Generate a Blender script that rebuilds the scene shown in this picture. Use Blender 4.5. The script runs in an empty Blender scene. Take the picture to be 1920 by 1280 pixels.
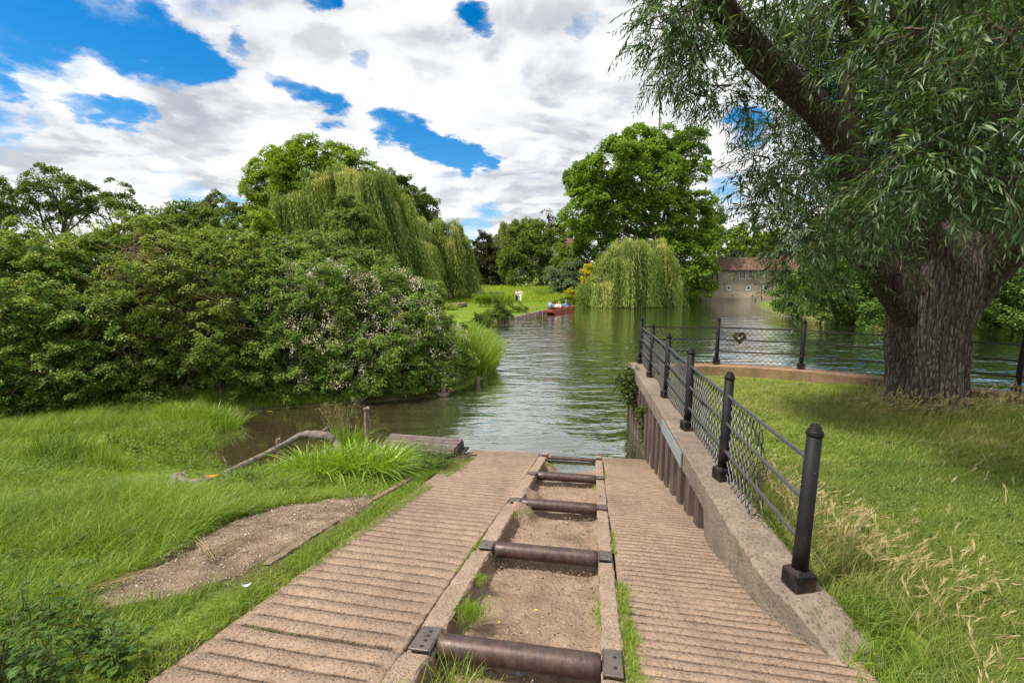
import bpy, math, random
import numpy as np
from mathutils import Vector, Matrix
random.seed(11)
rng = np.random.default_rng(11)
PI = math.pi
SC = bpy.context.scene
COL = SC.collection
R = math.radians

# ------------------------------------------------------------------ camera model (used to survey the place)
CAMZ = 3.3; FPX = 900.0; PITCH = 0.129
CP, SP = math.cos(PITCH), math.sin(PITCH)
def ray(x, y):
    u = (x - 960) / FPX; v = (640 - y) / FPX
    return np.array([u, CP + v * SP, v * CP - SP])
def at_z(x, y, z):
    r = ray(x, y); k = (z - CAMZ) / r[2]
    return np.array([r[0] * k, r[1] * k, z])
def at_y(x, y, Y):
    r = ray(x, y); k = Y / r[1]
    return np.array([r[0] * k, Y, CAMZ + r[2] * k])
HD = R(9.8); SH, CH = math.sin(HD), math.cos(HD); RS = 0.2065; S0 = 8.775
def ramp_z(s): return RS * (S0 - s)
def st(s, t, dz=0.0):
    return np.array([s * SH + t * CH, s * CH - t * SH, ramp_z(s) + dz])
def at_ramp(x, y):
    r = ray(x, y); n = np.array([RS * SH, RS * CH, 1.0])
    k = (RS * S0 - CAMZ) / (n @ r); g = r * k
    return np.array([g[0], g[1], CAMZ + g[2]])

# ------------------------------------------------------------------ tags
def tag(o, label=None, cat=None, group=None, kind=None):
    if label: o['label'] = label
    if cat: o['category'] = cat
    if group: o['group'] = group
    if kind: o['kind'] = kind
    return o
def thing(name, label, cat, loc=(0, 0, 0), rz=0.0, group=None):
    o = bpy.data.objects.new(name, None); COL.objects.link(o)
    o.location = loc; o.rotation_euler = (0, 0, rz); o.empty_display_size = .2
    return tag(o, label, cat, group)
def link(name, me, mat=None, parent=None, loc=None):
    o = bpy.data.objects.new(name, me); COL.objects.link(o)
    if mat is not None and len(me.materials) == 0: me.materials.append(mat)
    if parent is not None:
        o.parent = parent
        if loc is None: # geometry given in world space
            o.matrix_parent_inverse = (Matrix.Translation(parent.location) @ parent.rotation_euler.to_matrix().to_4x4()).inverted() if parent.parent is None else Matrix.Identity(4)
    if loc is not None: o.location = loc
    return o
def child_of_part(name, me, mat, part):
    """sub-part whose geometry is in the same space as its part's geometry"""
    o = bpy.data.objects.new(name, me); COL.objects.link(o)
    if mat is not None and len(me.materials) == 0: me.materials.append(mat)
    o.parent = part
    return o

# ------------------------------------------------------------------ numpy mesh
def np_mesh(name, V, F, attrs=None, smooth=False):
    V = np.asarray(V, dtype=np.float32).reshape(-1, 3); F = np.asarray(F, dtype=np.int32)
    k = F.shape[1]
    me = bpy.data.meshes.new(name)
    me.vertices.add(len(V)); me.vertices.foreach_set('co', V.ravel())
    me.loops.add(F.size); me.loops.foreach_set('vertex_index', F.ravel())
    me.polygons.add(len(F)); me.polygons.foreach_set('loop_start', np.arange(len(F), dtype=np.int32) * k)
    if smooth: me.polygons.foreach_set('use_smooth', np.ones(len(F), dtype=bool))
    for n, a in (attrs or {}).items():
        at = me.attributes.new(n, 'FLOAT', 'POINT'); at.data.foreach_set('value', np.asarray(a, dtype=np.float32).ravel())
    me.update(calc_edges=True)
    return me
class MB:
    def __init__(s): s.v = []; s.f = []
    def add(s, vs, fs):
        b = len(s.v); s.v += [tuple(map(float, p)) for p in vs]; s.f += [tuple(i + b for i in f) for f in fs]
        return s
    def hexa(s, p):  # 8 corners: bottom 4 ccw, top 4 ccw
        return s.add(p, [(3, 2, 1, 0), (4, 5, 6, 7), (0, 1, 5, 4), (1, 2, 6, 5), (2, 3, 7, 6), (3, 0, 4, 7)])
    def box(s, c, d, rz=0.0, taper=1.0):
        hx, hy, hz = d[0] / 2, d[1] / 2, d[2] / 2; co, si = math.cos(rz), math.sin(rz); P = []
        for z, k in ((-hz, 1.0), (hz, taper)):
            for x, y in ((-hx, -hy), (hx, -hy), (hx, hy), (-hx, hy)):
                x *= k; y *= k
                P.append((c[0] + x * co - y * si, c[1] + x * si + y * co, c[2] + z))
        return s.hexa(P)
    def tube(s, pts, rad, n=8, caps=True, jit=0.0):
        pts = [Vector(tuple(map(float, p))) for p in pts]
        if not hasattr(rad, '__len__'): rad = [rad] * len(pts)
        V = []; prev = None
        for i, p in enumerate(pts):
            t = (pts[min(i + 1, len(pts) - 1)] - pts[max(i - 1, 0)])
            t = t.normalized() if t.length > 1e-9 else Vector((0, 0, 1))
            if prev is None:
                a = Vector((1, 0, 0)) if abs(t.x) < .8 else Vector((0, 1, 0))
                u = t.cross(a).normalized()
            else:
                u = prev - t * prev.dot(t); u = u.normalized() if u.length > 1e-6 else t.orthogonal().normalized()
            prev = u; w = t.cross(u)
            for k in range(n):
                a = 2 * PI * k / n; rr = rad[i] * (1 + (random.uniform(-jit, jit) if jit else 0))
                V.append(p + u * (math.cos(a) * rr) + w * (math.sin(a) * rr))
        F = []
        for i in range(len(pts) - 1):
            for k in range(n):
                F.append((i * n + k, i * n + (k + 1) % n, (i + 1) * n + (k + 1) % n, (i + 1) * n + k))
        if caps:
            F.append(tuple(range(n - 1, -1, -1))); F.append(tuple((len(pts) - 1) * n + k for k in range(n)))
        return s.add(V, F)
    def lathe(s, c, prof, n=12):  # prof: (r, z)
        V = []; F = []
        for r, z in prof:
            for k in range(n):
                a = 2 * PI * k / n; V.append((c[0] + r * math.cos(a), c[1] + r * math.sin(a), c[2] + z))
        for i in range(len(prof) - 1):
            for k in range(n):
                F.append((i * n + k, i * n + (k + 1) % n, (i + 1) * n + (k + 1) % n, (i + 1) * n + k))
        F.append(tuple(range(n - 1, -1, -1))); F.append(tuple((len(prof) - 1) * n + k for k in range(n)))
        return s.add(V, F)
    def prism(s, poly, z0, z1):
        n = len(poly)
        V = [(p[0], p[1], z0) for p in poly] + [(p[0], p[1], z1) for p in poly]
        F = [tuple(range(n - 1, -1, -1)), tuple(range(n, 2 * n))] + [(i, (i + 1) % n, n + (i + 1) % n, n + i) for i in range(n)]
        return s.add(V, F)
    def mesh(s, name, smooth=False):
        me = bpy.data.meshes.new(name); me.from_pydata(s.v, [], s.f); me.update()
        if smooth: me.polygons.foreach_set('use_smooth', np.ones(len(me.polygons), dtype=bool))
        return me
    def build(s, name, mat, parent=None, smooth=False):
        return link(name, s.mesh(name, smooth), mat, parent)
def bevel(o, w=.008, seg=2):
    m = o.modifiers.new('bevel', 'BEVEL'); m.width = w; m.segments = seg; m.limit_method = 'ANGLE'; m.angle_limit = R(40)
    return o

# ------------------------------------------------------------------ value noise
_T = np.random.default_rng(5).random((256, 256))
def vnoise(x, y):
    x = np.asarray(x, float); y = np.asarray(y, float)
    xi = np.floor(x).astype(int); yi = np.floor(y).astype(int); fx = x - xi; fy = y - yi
    fx = fx * fx * (3 - 2 * fx); fy = fy * fy * (3 - 2 * fy)
    a = _T[xi & 255, yi & 255]; b = _T[(xi + 1) & 255, yi & 255]; c = _T[xi & 255, (yi + 1) & 255]; d = _T[(xi + 1) & 255, (yi + 1) & 255]
    return a + (b - a) * fx + (c - a) * fy + (a - b - c + d) * fx * fy
def fbm(x, y, o=4):
    s = 0; a = .5; t = 0
    for i in range(o):
        s = s + a * vnoise(x * 2 ** i + 17 * i, y * 2 ** i + 31 * i); t += a; a *= .5
    return s / t
def ss(a, b, x):
    t = np.clip((np.asarray(x, float) - a) / (b - a), 0, 1); return t * t * (3 - 2 * t)
def poly_sd(px, py, poly):
    """signed distance, positive inside"""
    px = np.asarray(px, float); py = np.asarray(py, float)
    d = np.full(px.shape, 1e18); ins = np.zeros(px.shape, bool); n = len(poly)
    for i in range(n):
        ax, ay = poly[i]; bx, by = poly[(i + 1) % n]; ex, ey = bx - ax, by - ay
        wx, wy = px - ax, py - ay
        t = np.clip((wx * ex + wy * ey) / (ex * ex + ey * ey + 1e-12), 0, 1)
        d = np.minimum(d, (wx - t * ex) ** 2 + (wy - t * ey) ** 2)
        c = (ay > py) != (by > py)
        with np.errstate(divide='ignore', invalid='ignore'):
            xi = ex * (py - ay) / (ey if ey != 0 else 1e-12) + ax
        ins ^= c & (px < xi)
    return np.where(ins, 1, -1) * np.sqrt(d)

# ------------------------------------------------------------------ materials
def new_mat(name):
    m = bpy.data.materials.new(name); m.use_nodes = True; nt = m.node_tree; nt.nodes.clear()
    out = nt.nodes.new('ShaderNodeOutputMaterial'); return m, nt, out
def N(nt, typ, ins=None, **props):
    n = nt.nodes.new('ShaderNode' + typ)
    for k, v in props.items(): setattr(n, k, v)
    for k, v in (ins or {}).items():
        s = n.inputs[k]
        if isinstance(v, bpy.types.NodeSocket): nt.links.new(v, s)
        else:
            if s.type == 'RGBA' and len(v) == 3: v = (*v, 1)
            s.default_value = v
    return n
def ramp(nt, fac, stops, interp='LINEAR'):
    n = nt.nodes.new('ShaderNodeValToRGB'); n.color_ramp.interpolation = interp
    e = n.color_ramp.elements
    while len(e) < len(stops): e.new(.5)
    for i, (p, c) in enumerate(stops):
        e[i].position = p; e[i].color = (*c, 1) if len(c) == 3 else c
    nt.links.new(fac, n.inputs[0]); return n.outputs[0]
def objco(nt, scale=(1, 1, 1)):
    t = nt.nodes.new('ShaderNodeTexCoord')
    if scale == (1, 1, 1): return t.outputs['Object']
    return N(nt, 'Mapping', {'Vector': t.outputs['Object'], 'Scale': scale}).outputs[0]
def noise(nt, co, scale, detail=6, rough=.55, dist=0.0):
    return N(nt, 'TexNoise', {'Vector': co, 'Scale': scale, 'Detail': detail, 'Roughness': rough, 'Distortion': dist}).outputs[0]
def mixc(nt, fac, a, b, mode='MIX'):
    n = N(nt, 'Mix', data_type='RGBA', blend_type=mode)
    for s, v in ((n.inputs[0], fac), (n.inputs[6], a), (n.inputs[7], b)):
        if isinstance(v, bpy.types.NodeSocket): nt.links.new(v, s)
        elif s.type == 'RGBA': s.default_value = (*v, 1) if len(v) == 3 else v
        else: s.default_value = v
    return n.outputs[2]
def math_(nt, op, a, b=0.0, c=0.0, clamp=False):
    n = N(nt, 'Math', operation=op, use_clamp=clamp)
    for s, v in zip(n.inputs, (a, b, c)):
        if isinstance(v, bpy.types.NodeSocket): nt.links.new(v, s)
        else: s.default_value = v
    return n.outputs[0]
def maprange(nt, v, a, b, c=0.0, d=1.0, smooth=False):
    return N(nt, 'MapRange', {0: v, 1: a, 2: b, 3: c, 4: d}, interpolation_type='SMOOTHSTEP' if smooth else 'LINEAR').outputs[0]
def finish(nt, out, color, rough=.7, height=None, bump=.3, dist=.02, metallic=0.0, spec=.5):
    p = N(nt, 'BsdfPrincipled', {'Metallic': metallic, 'Specular IOR Level': spec})
    for k, v in (('Base Color', color), ('Roughness', rough)):
        if isinstance(v, bpy.types.NodeSocket): nt.links.new(v, p.inputs[k])
        else: p.inputs[k].default_value = (*v, 1) if k == 'Base Color' else v
    if height is not None:
        b = N(nt, 'Bump', {'Height': height, 'Strength': bump, 'Distance': dist}); nt.links.new(b.outputs[0], p.inputs['Normal'])
    nt.links.new(p.outputs[0], out.inputs[0]); return p
def attr(nt, name):
    return N(nt, 'Attribute', attribute_name=name).outputs['Fac']
def leaf_mat(name, stops, trans=.35, rough=.45, spec=.4, tint=(1.35, 1.25, .55)):
    m, nt, out = new_mat(name)
    c = ramp(nt, attr(nt, 'rnd'), stops)
    p = N(nt, 'BsdfPrincipled', {'Base Color': c, 'Roughness': rough, 'Specular IOR Level': spec})
    ct = mixc(nt, 1.0, c, tint, 'MULTIPLY')
    t = N(nt, 'BsdfTranslucent', {'Color': ct})
    mx = N(nt, 'MixShader', {0: trans, 1: p.outputs[0], 2: t.outputs[0]})
    nt.links.new(mx.outputs[0], out.inputs[0]); return m
def simple(name, col, rough=.6, metallic=0.0, var=.25, scale=6.0, bump=.15, dist=.01, spec=.5):
    m, nt, out = new_mat(name); co = objco(nt)
    n = noise(nt, co, scale, 8, .6)
    c = mixc(nt, n, tuple(x * (1 - var) for x in col), tuple(min(1, x * (1 + var)) for x in col))
    finish(nt, out, c, rough, n, bump, dist, metallic, spec); return m
SUN_E = 5.0; SUN_ANG = 6.0; SKY_S = .12; CLOUD_B = .79; EXPO = 0.42
M = {}
def make_materials():
    # exposed-aggregate concrete of the slipway
    def concrete(name, base, dark, peb, stain=.5, ps=70.0, moss=0.0):
        m, nt, out = new_mat(name); co = objco(nt)
        vor = N(nt, 'TexVoronoi', {'Vector': co, 'Scale': ps})
        big = noise(nt, co, 1.3, 6, .6); mid = noise(nt, co, 9, 6, .6); fine = noise(nt, co, 130, 3, .6)
        c = mixc(nt, maprange(nt, mid, .35, .7), base, tuple(x * .72 for x in base))
        c = mixc(nt, maprange(nt, big, .42, .68, 0, stain), c, dark)
        pc = N(nt, 'SeparateColor', {0: vor.outputs['Color']}).outputs[0]
        stone = ramp(nt, pc, [(0, dark), (.35, base), (.6, peb[0]), (.82, peb[1]), (1, peb[2])])
        pm = math_(nt, 'MULTIPLY', maprange(nt, vor.outputs['Distance'], .55, .25), maprange(nt, fine, .35, .6))
        c = mixc(nt, math_(nt, 'MULTIPLY', pm, .9), c, stone)
        c = mixc(nt, maprange(nt, fine, .5, .75, 0, .45), c, tuple(x * .4 for x in base))
        if name == 'ramp_concrete':
            wetm = math_(nt, 'MULTIPLY', attr(nt, 'wet'), maprange(nt, noise(nt, co, 2.2, 6, .6), .3, .6))
            c = mixc(nt, math_(nt, 'MULTIPLY', wetm, .6), c, (.115, .098, .068))
            stn = noise(nt, N(nt, 'Mapping', {'Vector': co, 'Rotation': (0, 0, HD), 'Scale': (3.2, .5, 1)}).outputs[0], 1.0, 7, .62)
            c = mixc(nt, maprange(nt, stn, .5, .72, 0, .5), c, (.15, .11, .088))
            c = mixc(nt, attr(nt, 'dirt_shade'), c, (.018, .013, .010))  # groove soil painted near black to deepen the shade in the recesses
        if moss:
            mm = math_(nt, 'MULTIPLY', maprange(nt, noise(nt, co, 4.2, 8, .65), .55, .68), moss)
            c = mixc(nt, mm, c, (.06, .085, .02))
        hgt = math_(nt, 'ADD', math_(nt, 'MULTIPLY', pm, .6), math_(nt, 'ADD', math_(nt, 'MULTIPLY', fine, .5), mid))
        finish(nt, out, c, .85, hgt, .8, .014, spec=.25); return m
    M['ramp'] = concrete('ramp_concrete', (.345, .245, .178), (.19, .142, .112), ((.50, .29, .15), (.66, .55, .45), (.14, .085, .06)), .6, 52, .10)
    M['kerb'] = concrete('kerb_concrete', (.37, .27, .205), (.20, .15, .115), ((.44, .28, .17), (.5, .42, .33), (.24, .14, .09)), .6, 60, .15)
    M['coping'] = concrete('coping_concrete', (.26, .208, .162), (.105, .086, .07), ((.30, .24, .18), (.36, .31, .25), (.17, .135, .105)), .85, 38, .35)
    M['coping_far'] = concrete('coping_concrete_weathered', (.36, .22, .13), (.13, .10, .06), ((.36, .24, .14), (.42, .32, .22), (.18, .12, .08)), .7, 55, .55)
    M['strip'] = concrete('edging_concrete', (.25, .175, .125), (.12, .09, .06), ((.32, .22, .14), (.40, .32, .24), (.17, .11, .08)), .6, 60, .45)
    # trough earth
    m, nt, out = new_mat('trough_earth'); co = objco(nt)
    a = noise(nt, co, 3, 8, .65); b = noise(nt, co, 28, 8, .7); v = N(nt, 'TexVoronoi', {'Vector': co, 'Scale': 38.0}).outputs['Distance']
    c = ramp(nt, a, [(.3, (.16, .112, .078)), (.5, (.255, .18, .128)), (.72, (.34, .255, .19))])
    c = mixc(nt, maprange(nt, b, .5, .7, 0, .5), c, (.13, .088, .06))
    finish(nt, out, c, .95, math_(nt, 'ADD', b, math_(nt, 'MULTIPLY', v, .5)), .7, .03, spec=.2); M['earth'] = m
    # shelly grit
    m, nt, out = new_mat('shell_grit'); co = objco(nt)
    a = noise(nt, co, 4, 8, .65); v = N(nt, 'TexVoronoi', {'Vector': co, 'Scale': 46.0}); pc = N(nt, 'SeparateColor', {0: v.outputs['Color']}).outputs[0]
    c = ramp(nt, a, [(.3, (.08, .054, .036)), (.5, (.165, .115, .078)), (.68, (.27, .205, .145))])
    sh = math_(nt, 'MULTIPLY', maprange(nt, v.outputs['Distance'], .5, .2), maprange(nt, pc, .5, .7))
    c = mixc(nt, sh, c, (.40, .34, .27))
    finish(nt, out, c, .9, math_(nt, 'ADD', a, sh), .8, .03, spec=.2); M['grit'] = m
    # rusty roller steel: burnished band + rust
    m, nt, out = new_mat('rusty_steel'); co = objco(nt)
    band = noise(nt, N(nt, 'Mapping', {'Vector': co, 'Scale': (26, 1.2, 1.2)}).outputs[0], 1.0, 5, .6)
    a = noise(nt, co, 16, 8, .7); f = noise(nt, co, 90, 4, .6)
    c = ramp(nt, a, [(.3, (.038, .024, .022)), (.5, (.068, .042, .037)), (.66, (.11, .063, .048)), (.8, (.17, .088, .05))])
    c = mixc(nt, maprange(nt, band, .5, .72, 0, .38), c, (.14, .105, .105))
    c = mixc(nt, maprange(nt, f, .6, .75, 0, .6), c, (.05, .028, .02))
    finish(nt, out, c, maprange(nt, a, .3, .8, .32, .62), f, .25, .004, metallic=.35, spec=.5); M['rust'] = m
    m, nt, out = new_mat('steel_plate'); co = objco(nt); a = noise(nt, co, 12, 8, .7)
    c = ramp(nt, a, [(.3, (.08, .062, .057)), (.55, (.14, .115, .106)), (.72, (.17, .105, .075))])
    finish(nt, out, c, .5, a, .3, .004, metallic=.3); M['plate'] = m
    M['hole'] = simple('bolt_hole', (.012, .01, .01), .9)
    # sheet pile
    m, nt, out = new_mat('sheet_pile_steel'); co = objco(nt, (6, 6, .8)); a = noise(nt, co, 1.4, 8, .65); b = noise(nt, objco(nt), 14, 6, .7)
    c = ramp(nt, a, [(.3, (.035, .023, .02)), (.5, (.075, .048, .040)), (.66, (.13, .092, .078)), (.76, (.32, .275, .23))])
    c = mixc(nt, maprange(nt, b, .5, .7, 0, .5), c, (.06, .035, .028))
    finish(nt, out, c, .75, b, .4, .008, metallic=.1); M['pile'] = m
    # black paint
    m, nt, out = new_mat('black_iron_paint'); co = objco(nt); a = noise(nt, co, 7, 8, .7); b = noise(nt, co, 60, 4, .6)
    c = ramp(nt, a, [(.3, (.007, .007, .008)), (.55, (.011, .011, .013)), (.75, (.022, .017, .016))])
    c = mixc(nt, maprange(nt, b, .66, .72, 0, .6), c, (.12, .075, .05))
    gz = N(nt, 'SeparateXYZ', {0: co}).outputs[2]
    c = mixc(nt, math_(nt, 'MULTIPLY', maprange(nt, gz, .4, .05, .0, .75), maprange(nt, a, .42, .62)), c, (.062, .034, .023))
    finish(nt, out, c, maprange(nt, a, .3, .7, .5, .7), b, .2, .004, spec=.18); M['iron'] = m
    m, nt, out = new_mat('rail_iron'); co = objco(nt); a = noise(nt, co, 30, 8, .7)
    c = ramp(nt, a, [(.3, (.05, .05, .06)), (.55, (.085, .085, .10)), (.75, (.13, .11, .10))])
    finish(nt, out, c, .42, a, .3, .003, metallic=.25); M['rail'] = m
    M['rail_brown'] = simple('rail_iron_brown', (.05, .036, .034), .5, .2, .4, 20)
    M['wire'] = simple('plastic_coated_wire', (.013, .014, .015), .45, 0, .2, 20)
    M['galv'] = simple('galvanised_plate', (.36, .41, .40), .42, .55, .22, 9)
    # timber
    def timber(name, a_, b_, c_, sc=(2, 30, 30), gr=.6):
        m, nt, out = new_mat(name); co = objco(nt, sc); n1 = noise(nt, co, 1.6, 8, .65, .4); n2 = noise(nt, objco(nt), 5, 5, .6)
        c = ramp(nt, n1, [(.28, a_), (.5, b_), (.72, c_)])
        c = mixc(nt, maprange(nt, n2, .5, .75, 0, gr), c, tuple(x * .5 for x in a_))
        finish(nt, out, c, .8, n1, .5, .006, spec=.3); return m
    M['deck'] = timber('deck_timber', (.075, .054, .048), (.125, .093, .085), (.175, .138, .125))
    M['deck2'] = timber('deck_timber_worn', (.10, .076, .07), (.16, .125, .115), (.215, .175, .16))
    M['deck_dark'] = timber('deck_frame_timber', (.03, .022, .017), (.055, .04, .03), (.08, .06, .05))
    M['post_wood'] = timber('post_timber', (.10, .066, .046), (.20, .145, .11), (.33, .27, .23), (30, 30, 2))
    M['drift'] = timber('driftwood', (.06, .05, .042), (.15, .125, .108), (.27, .235, .205), (9, 9, 9))
    M['old_fence'] = timber('old_fence_timber', (.10, .085, .07), (.17, .145, .125), (.24, .21, .18), (20, 20, 3))
    M['dark_fence'] = timber('dark_fence_timber', (.045, .03, .018), (.075, .05, .03), (.10, .075, .045), (20, 20, 3))
    M['log'] = timber('log_wood', (.10, .075, .055), (.21, .165, .13), (.32, .26, .21), (3, 20, 20))
    M['edge_block'] = timber('edging_timber', (.11, .085, .06), (.21, .165, .13), (.30, .24, .20), (12, 12, 4))
    # bark
    def bark(name, a_, b_, c_, zs=.35, sc=7.0, bump=1.0, dist=.05):
        m, nt, out = new_mat(name); co = objco(nt, (1, 1, zs))
        w = noise(nt, co, 2.0, 4, .6)
        cw = N(nt, 'VectorMath', {0: co, 1: N(nt, 'VectorMath', {0: N(nt, 'TexNoise', {'Vector': co, 'Scale': 2.6, 'Detail': 3.0}).outputs['Color'], 3: .35}, operation='SCALE').outputs[0]}, operation='ADD').outputs[0]
        v = N(nt, 'TexVoronoi', {'Vector': cw, 'Scale': sc}, feature='DISTANCE_TO_EDGE').outputs['Distance']
        f = noise(nt, co, sc * 5, 6, .65)
        h = math_(nt, 'ADD', maprange(nt, v, 0, .28), math_(nt, 'MULTIPLY', f, .5))
        c = ramp(nt, math_(nt, 'ADD', math_(nt, 'MULTIPLY', maprange(nt, v, 0, .25), .55), math_(nt, 'MULTIPLY', f, .55)), [(.15, a_), (.5, b_), (.85, c_)])
        c = mixc(nt, maprange(nt, w, .5, .7, 0, .35), c, tuple((x + y) * .5 for x, y in zip(a_, (.05, .05, .03))))
        finish(nt, out, c, .9, h, bump, dist, spec=.2); return m
    M['bark'] = bark('willow_bark', (.034, .026, .021), (.118, .095, .081), (.20, .168, .146), .26, 19.0, .8, .025)
    M['bark_limb_shaded'] = bark('willow_limb_bark_shaded', (.02, .014, .011), (.056, .04, .031), (.095, .072, .058), .25, 16.0, .6, .02)  # darker copy of the trunk bark, canopy shade put into the colour
    M['bark_far'] = bark('tree_bark', (.04, .03, .022), (.10, .08, .06), (.17, .14, .115), .4, 3.0, .7, .08)
    M['bark_pale'] = bark('plane_bark', (.10, .085, .06), (.20, .175, .135), (.30, .27, .22), .5, 2.0, .5, .06)
    M['twig'] = simple('twig_bark', (.075, .05, .03), .8, 0, .3, 12)
    M['cane'] = simple('dead_cane', (.17, .105, .07), .8, 0, .45, 9)
    # leaves
    L = lambda name, stops, trans=.35, rough=.5, spec=.2, tint=(1.35, 1.3, .5): leaf_mat(name, stops, trans, rough, spec, tint)
    M['willow_near'] = L('silver_willow_leaf', [(0, (.022, .048, .016)), (.45, (.065, .122, .042)), (.8, (.145, .22, .095)), (1, (.30, .39, .225))], .36, .4, .38, (1.35, 1.4, .45))
    M['bramble'] = L('bramble_leaf', [(0, (.04, .08, .015)), (.4, (.105, .185, .032)), (.75, (.20, .29, .058)), (.93, (.32, .38, .11)), (1, (.32, .25, .12))], .36, .5, .22)
    M['bramble_light'] = L('bramble_leaf_light', [(0, (.06, .10, .022)), (.4, (.12, .185, .04)), (.8, (.20, .27, .08)), (1, (.30, .34, .16))], .36, .5, .2)
    M['bramble_mid'] = L('bramble_leaf_olive', [(0, (.05, .085, .016)), (.4, (.125, .19, .034)), (.75, (.23, .295, .06)), (.93, (.34, .37, .12)), (1, (.36, .26, .13))], .36, .5, .22)
    M['bloom'] = L('bramble_blossom', [(0, (.36, .31, .17)), (.35, (.54, .47, .33)), (.7, (.70, .63, .51)), (1, (.84, .79, .71))], .2, .6, .2, (1, 1, 1))
    M['ash'] = L('ash_leaf', [(0, (.05, .075, .018)), (.5, (.10, .145, .032)), (1, (.18, .23, .06))], .35)
    M['lime'] = L('lime_leaf', [(0, (.07, .12, .012)), (.5, (.17, .265, .025)), (1, (.31, .41, .05))], .4)
    M['plane'] = L('plane_leaf', [(0, (.055, .11, .014)), (.5, (.15, .25, .03)), (1, (.29, .40, .06))], .38)
    M['weep'] = L('weeping_willow_leaf', [(0, (.065, .11, .03)), (.4, (.17, .245, .055)), (.75, (.31, .38, .10)), (1, (.50, .50, .19))], .42)
    M['weep_far'] = L('weeping_willow_far_leaf', [(0, (.075, .11, .03)), (.5, (.18, .23, .055)), (1, (.31, .34, .11))], .38)
    M['shrub'] = L('shrub_leaf', [(0, (.045, .08, .016)), (.5, (.105, .165, .032)), (1, (.19, .26, .065))], .35)
    M['yew'] = L('yew_leaf', [(0, (.03, .033, .009)), (.5, (.055, .06, .014)), (1, (.10, .10, .025))], .2)
    M['maple'] = L('maple_leaf', [(0, (.05, .085, .015)), (.5, (.125, .185, .03)), (1, (.27, .30, .055))], .36)
    M['copper'] = L('copper_leaf', [(0, (.02, .012, .010)), (.5, (.05, .026, .02)), (1, (.10, .05, .035))], .3, tint=(1.5, .7, .6))
    M['greyleaf'] = L('grey_green_leaf', [(0, (.055, .085, .04)), (.5, (.12, .175, .092)), (1, (.22, .28, .165))], .3)
    M['yellow'] = L('golden_leaf', [(0, (.18, .22, .01)), (.5, (.42, .40, .015)), (1, (.62, .55, .03))], .4, tint=(1.2, 1.1, .4))
    M['bankshrub'] = L('bank_shrub_leaf', [(0, (.035, .07, .013)), (.5, (.09, .165, .03)), (.85, (.17, .26, .06)), (1, (.28, .36, .11))], .33)
    M['ivy'] = L('ivy_leaf', [(0, (.02, .035, .010)), (.5, (.055, .085, .02)), (.85, (.10, .14, .03)), (1, (.20, .12, .06))], .25)
    M['nettle'] = L('nettle_leaf', [(0, (.025, .055, .008)), (.5, (.06, .125, .016)), (1, (.13, .20, .04))], .35)
    M['grass'] = L('grass_blade', [(0, (.07, .125, .016)), (.45, (.18, .275, .032)), (.75, (.30, .38, .062)), (.92, (.36, .39, .13)), (1, (.46, .40, .22))], .4, .5, .3)
    M['grass_dry'] = L('lawn_blade', [(0, (.075, .12, .018)), (.4, (.165, .222, .036)), (.65, (.27, .31, .072)), (.85, (.36, .345, .14)), (1, (.46, .385, .22))], .4, .5, .3)
    M['grass_far'] = L('meadow_blade', [(0, (.12, .20, .016)), (.5, (.25, .36, .028)), (.8, (.38, .42, .065)), (1, (.46, .40, .15))], .35, .6, .2)
    M['barley'] = L('wild_barley', [(0, (.14, .17, .035)), (.4, (.30, .29, .10)), (.75, (.46, .39, .20)), (1, (.58, .50, .32))], .35, .6, .2, (1.1, 1.05, .7))
    M['sedge'] = L('sedge_blade', [(0, (.07, .14, .012)), (.5, (.18, .31, .025)), (.85, (.32, .44, .05)), (1, (.46, .48, .11))], .35, .4, .45)
    M['seedhead'] = L('sedge_seed_head', [(0, (.14, .10, .03)), (.5, (.26, .20, .08)), (1, (.36, .30, .15))], .2, .7, .2, (1, 1, 1))
    M['straw'] = L('dry_straw', [(0, (.22, .16, .08)), (1, (.42, .33, .18))], .15, .7, .2, (1, 1, 1))
    M['leaf_yellow'] = simple('yellow_dead_leaf', (.62, .42, .03), .6, 0, .2, 30)
    M['leaf_orange'] = simple('orange_dead_leaf', (.42, .17, .015), .6, 0, .35, 25)
    M['litter_white'] = simple('white_scrap', (.42, .44, .46), .5, 0, .2, 40)
    M['chip'] = simple('shell_chip', (.46, .40, .33), .7, 0, .35, 30)
    M['stone'] = simple('mortar_lump', (.24, .165, .115), .9, 0, .4, 14, .8, .03)
    # terrain
    m, nt, out = new_mat('ground_soil'); co = objco(nt)
    g = attr(nt, 'green'); bd = attr(nt, 'bed'); mud = attr(nt, 'mud')
    a = noise(nt, co, .35, 8, .6); b = noise(nt, co, 6, 8, .65); c3 = noise(nt, co, 40, 5, .7)
    green = ramp(nt, a, [(.3, (.10, .16, .022)), (.5, (.155, .225, .028)), (.7, (.22, .275, .045))])
    green = mixc(nt, maprange(nt, b, .4, .7, 0, .4), green, (.09, .135, .018))
    soil = ramp(nt, b, [(.3, (.04, .028, .018)), (.6, (.085, .06, .038)), (.8, (.13, .095, .06))])
    c = mixc(nt, g, soil, green); c = mixc(nt, mud, c, soil)
    bedc = ramp(nt, b, [(.3, (.10, .07, .035)), (.7, (.20, .14, .075))])
    c = mixc(nt, bd, c, bedc)
    finish(nt, out, c, .95, math_(nt, 'ADD', b, c3), .6, .04, spec=.15); M['ground'] = m
    # water: wind-rippled, murky
    m, nt, out = new_mat('river_water'); co = objco(nt)
    w1 = noise(nt, N(nt, 'Mapping', {'Vector': co, 'Scale': (.32, .85, 1), 'Rotation': (0, 0, R(-12))}).outputs[0], 1.0, 2, .45, .8)
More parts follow.
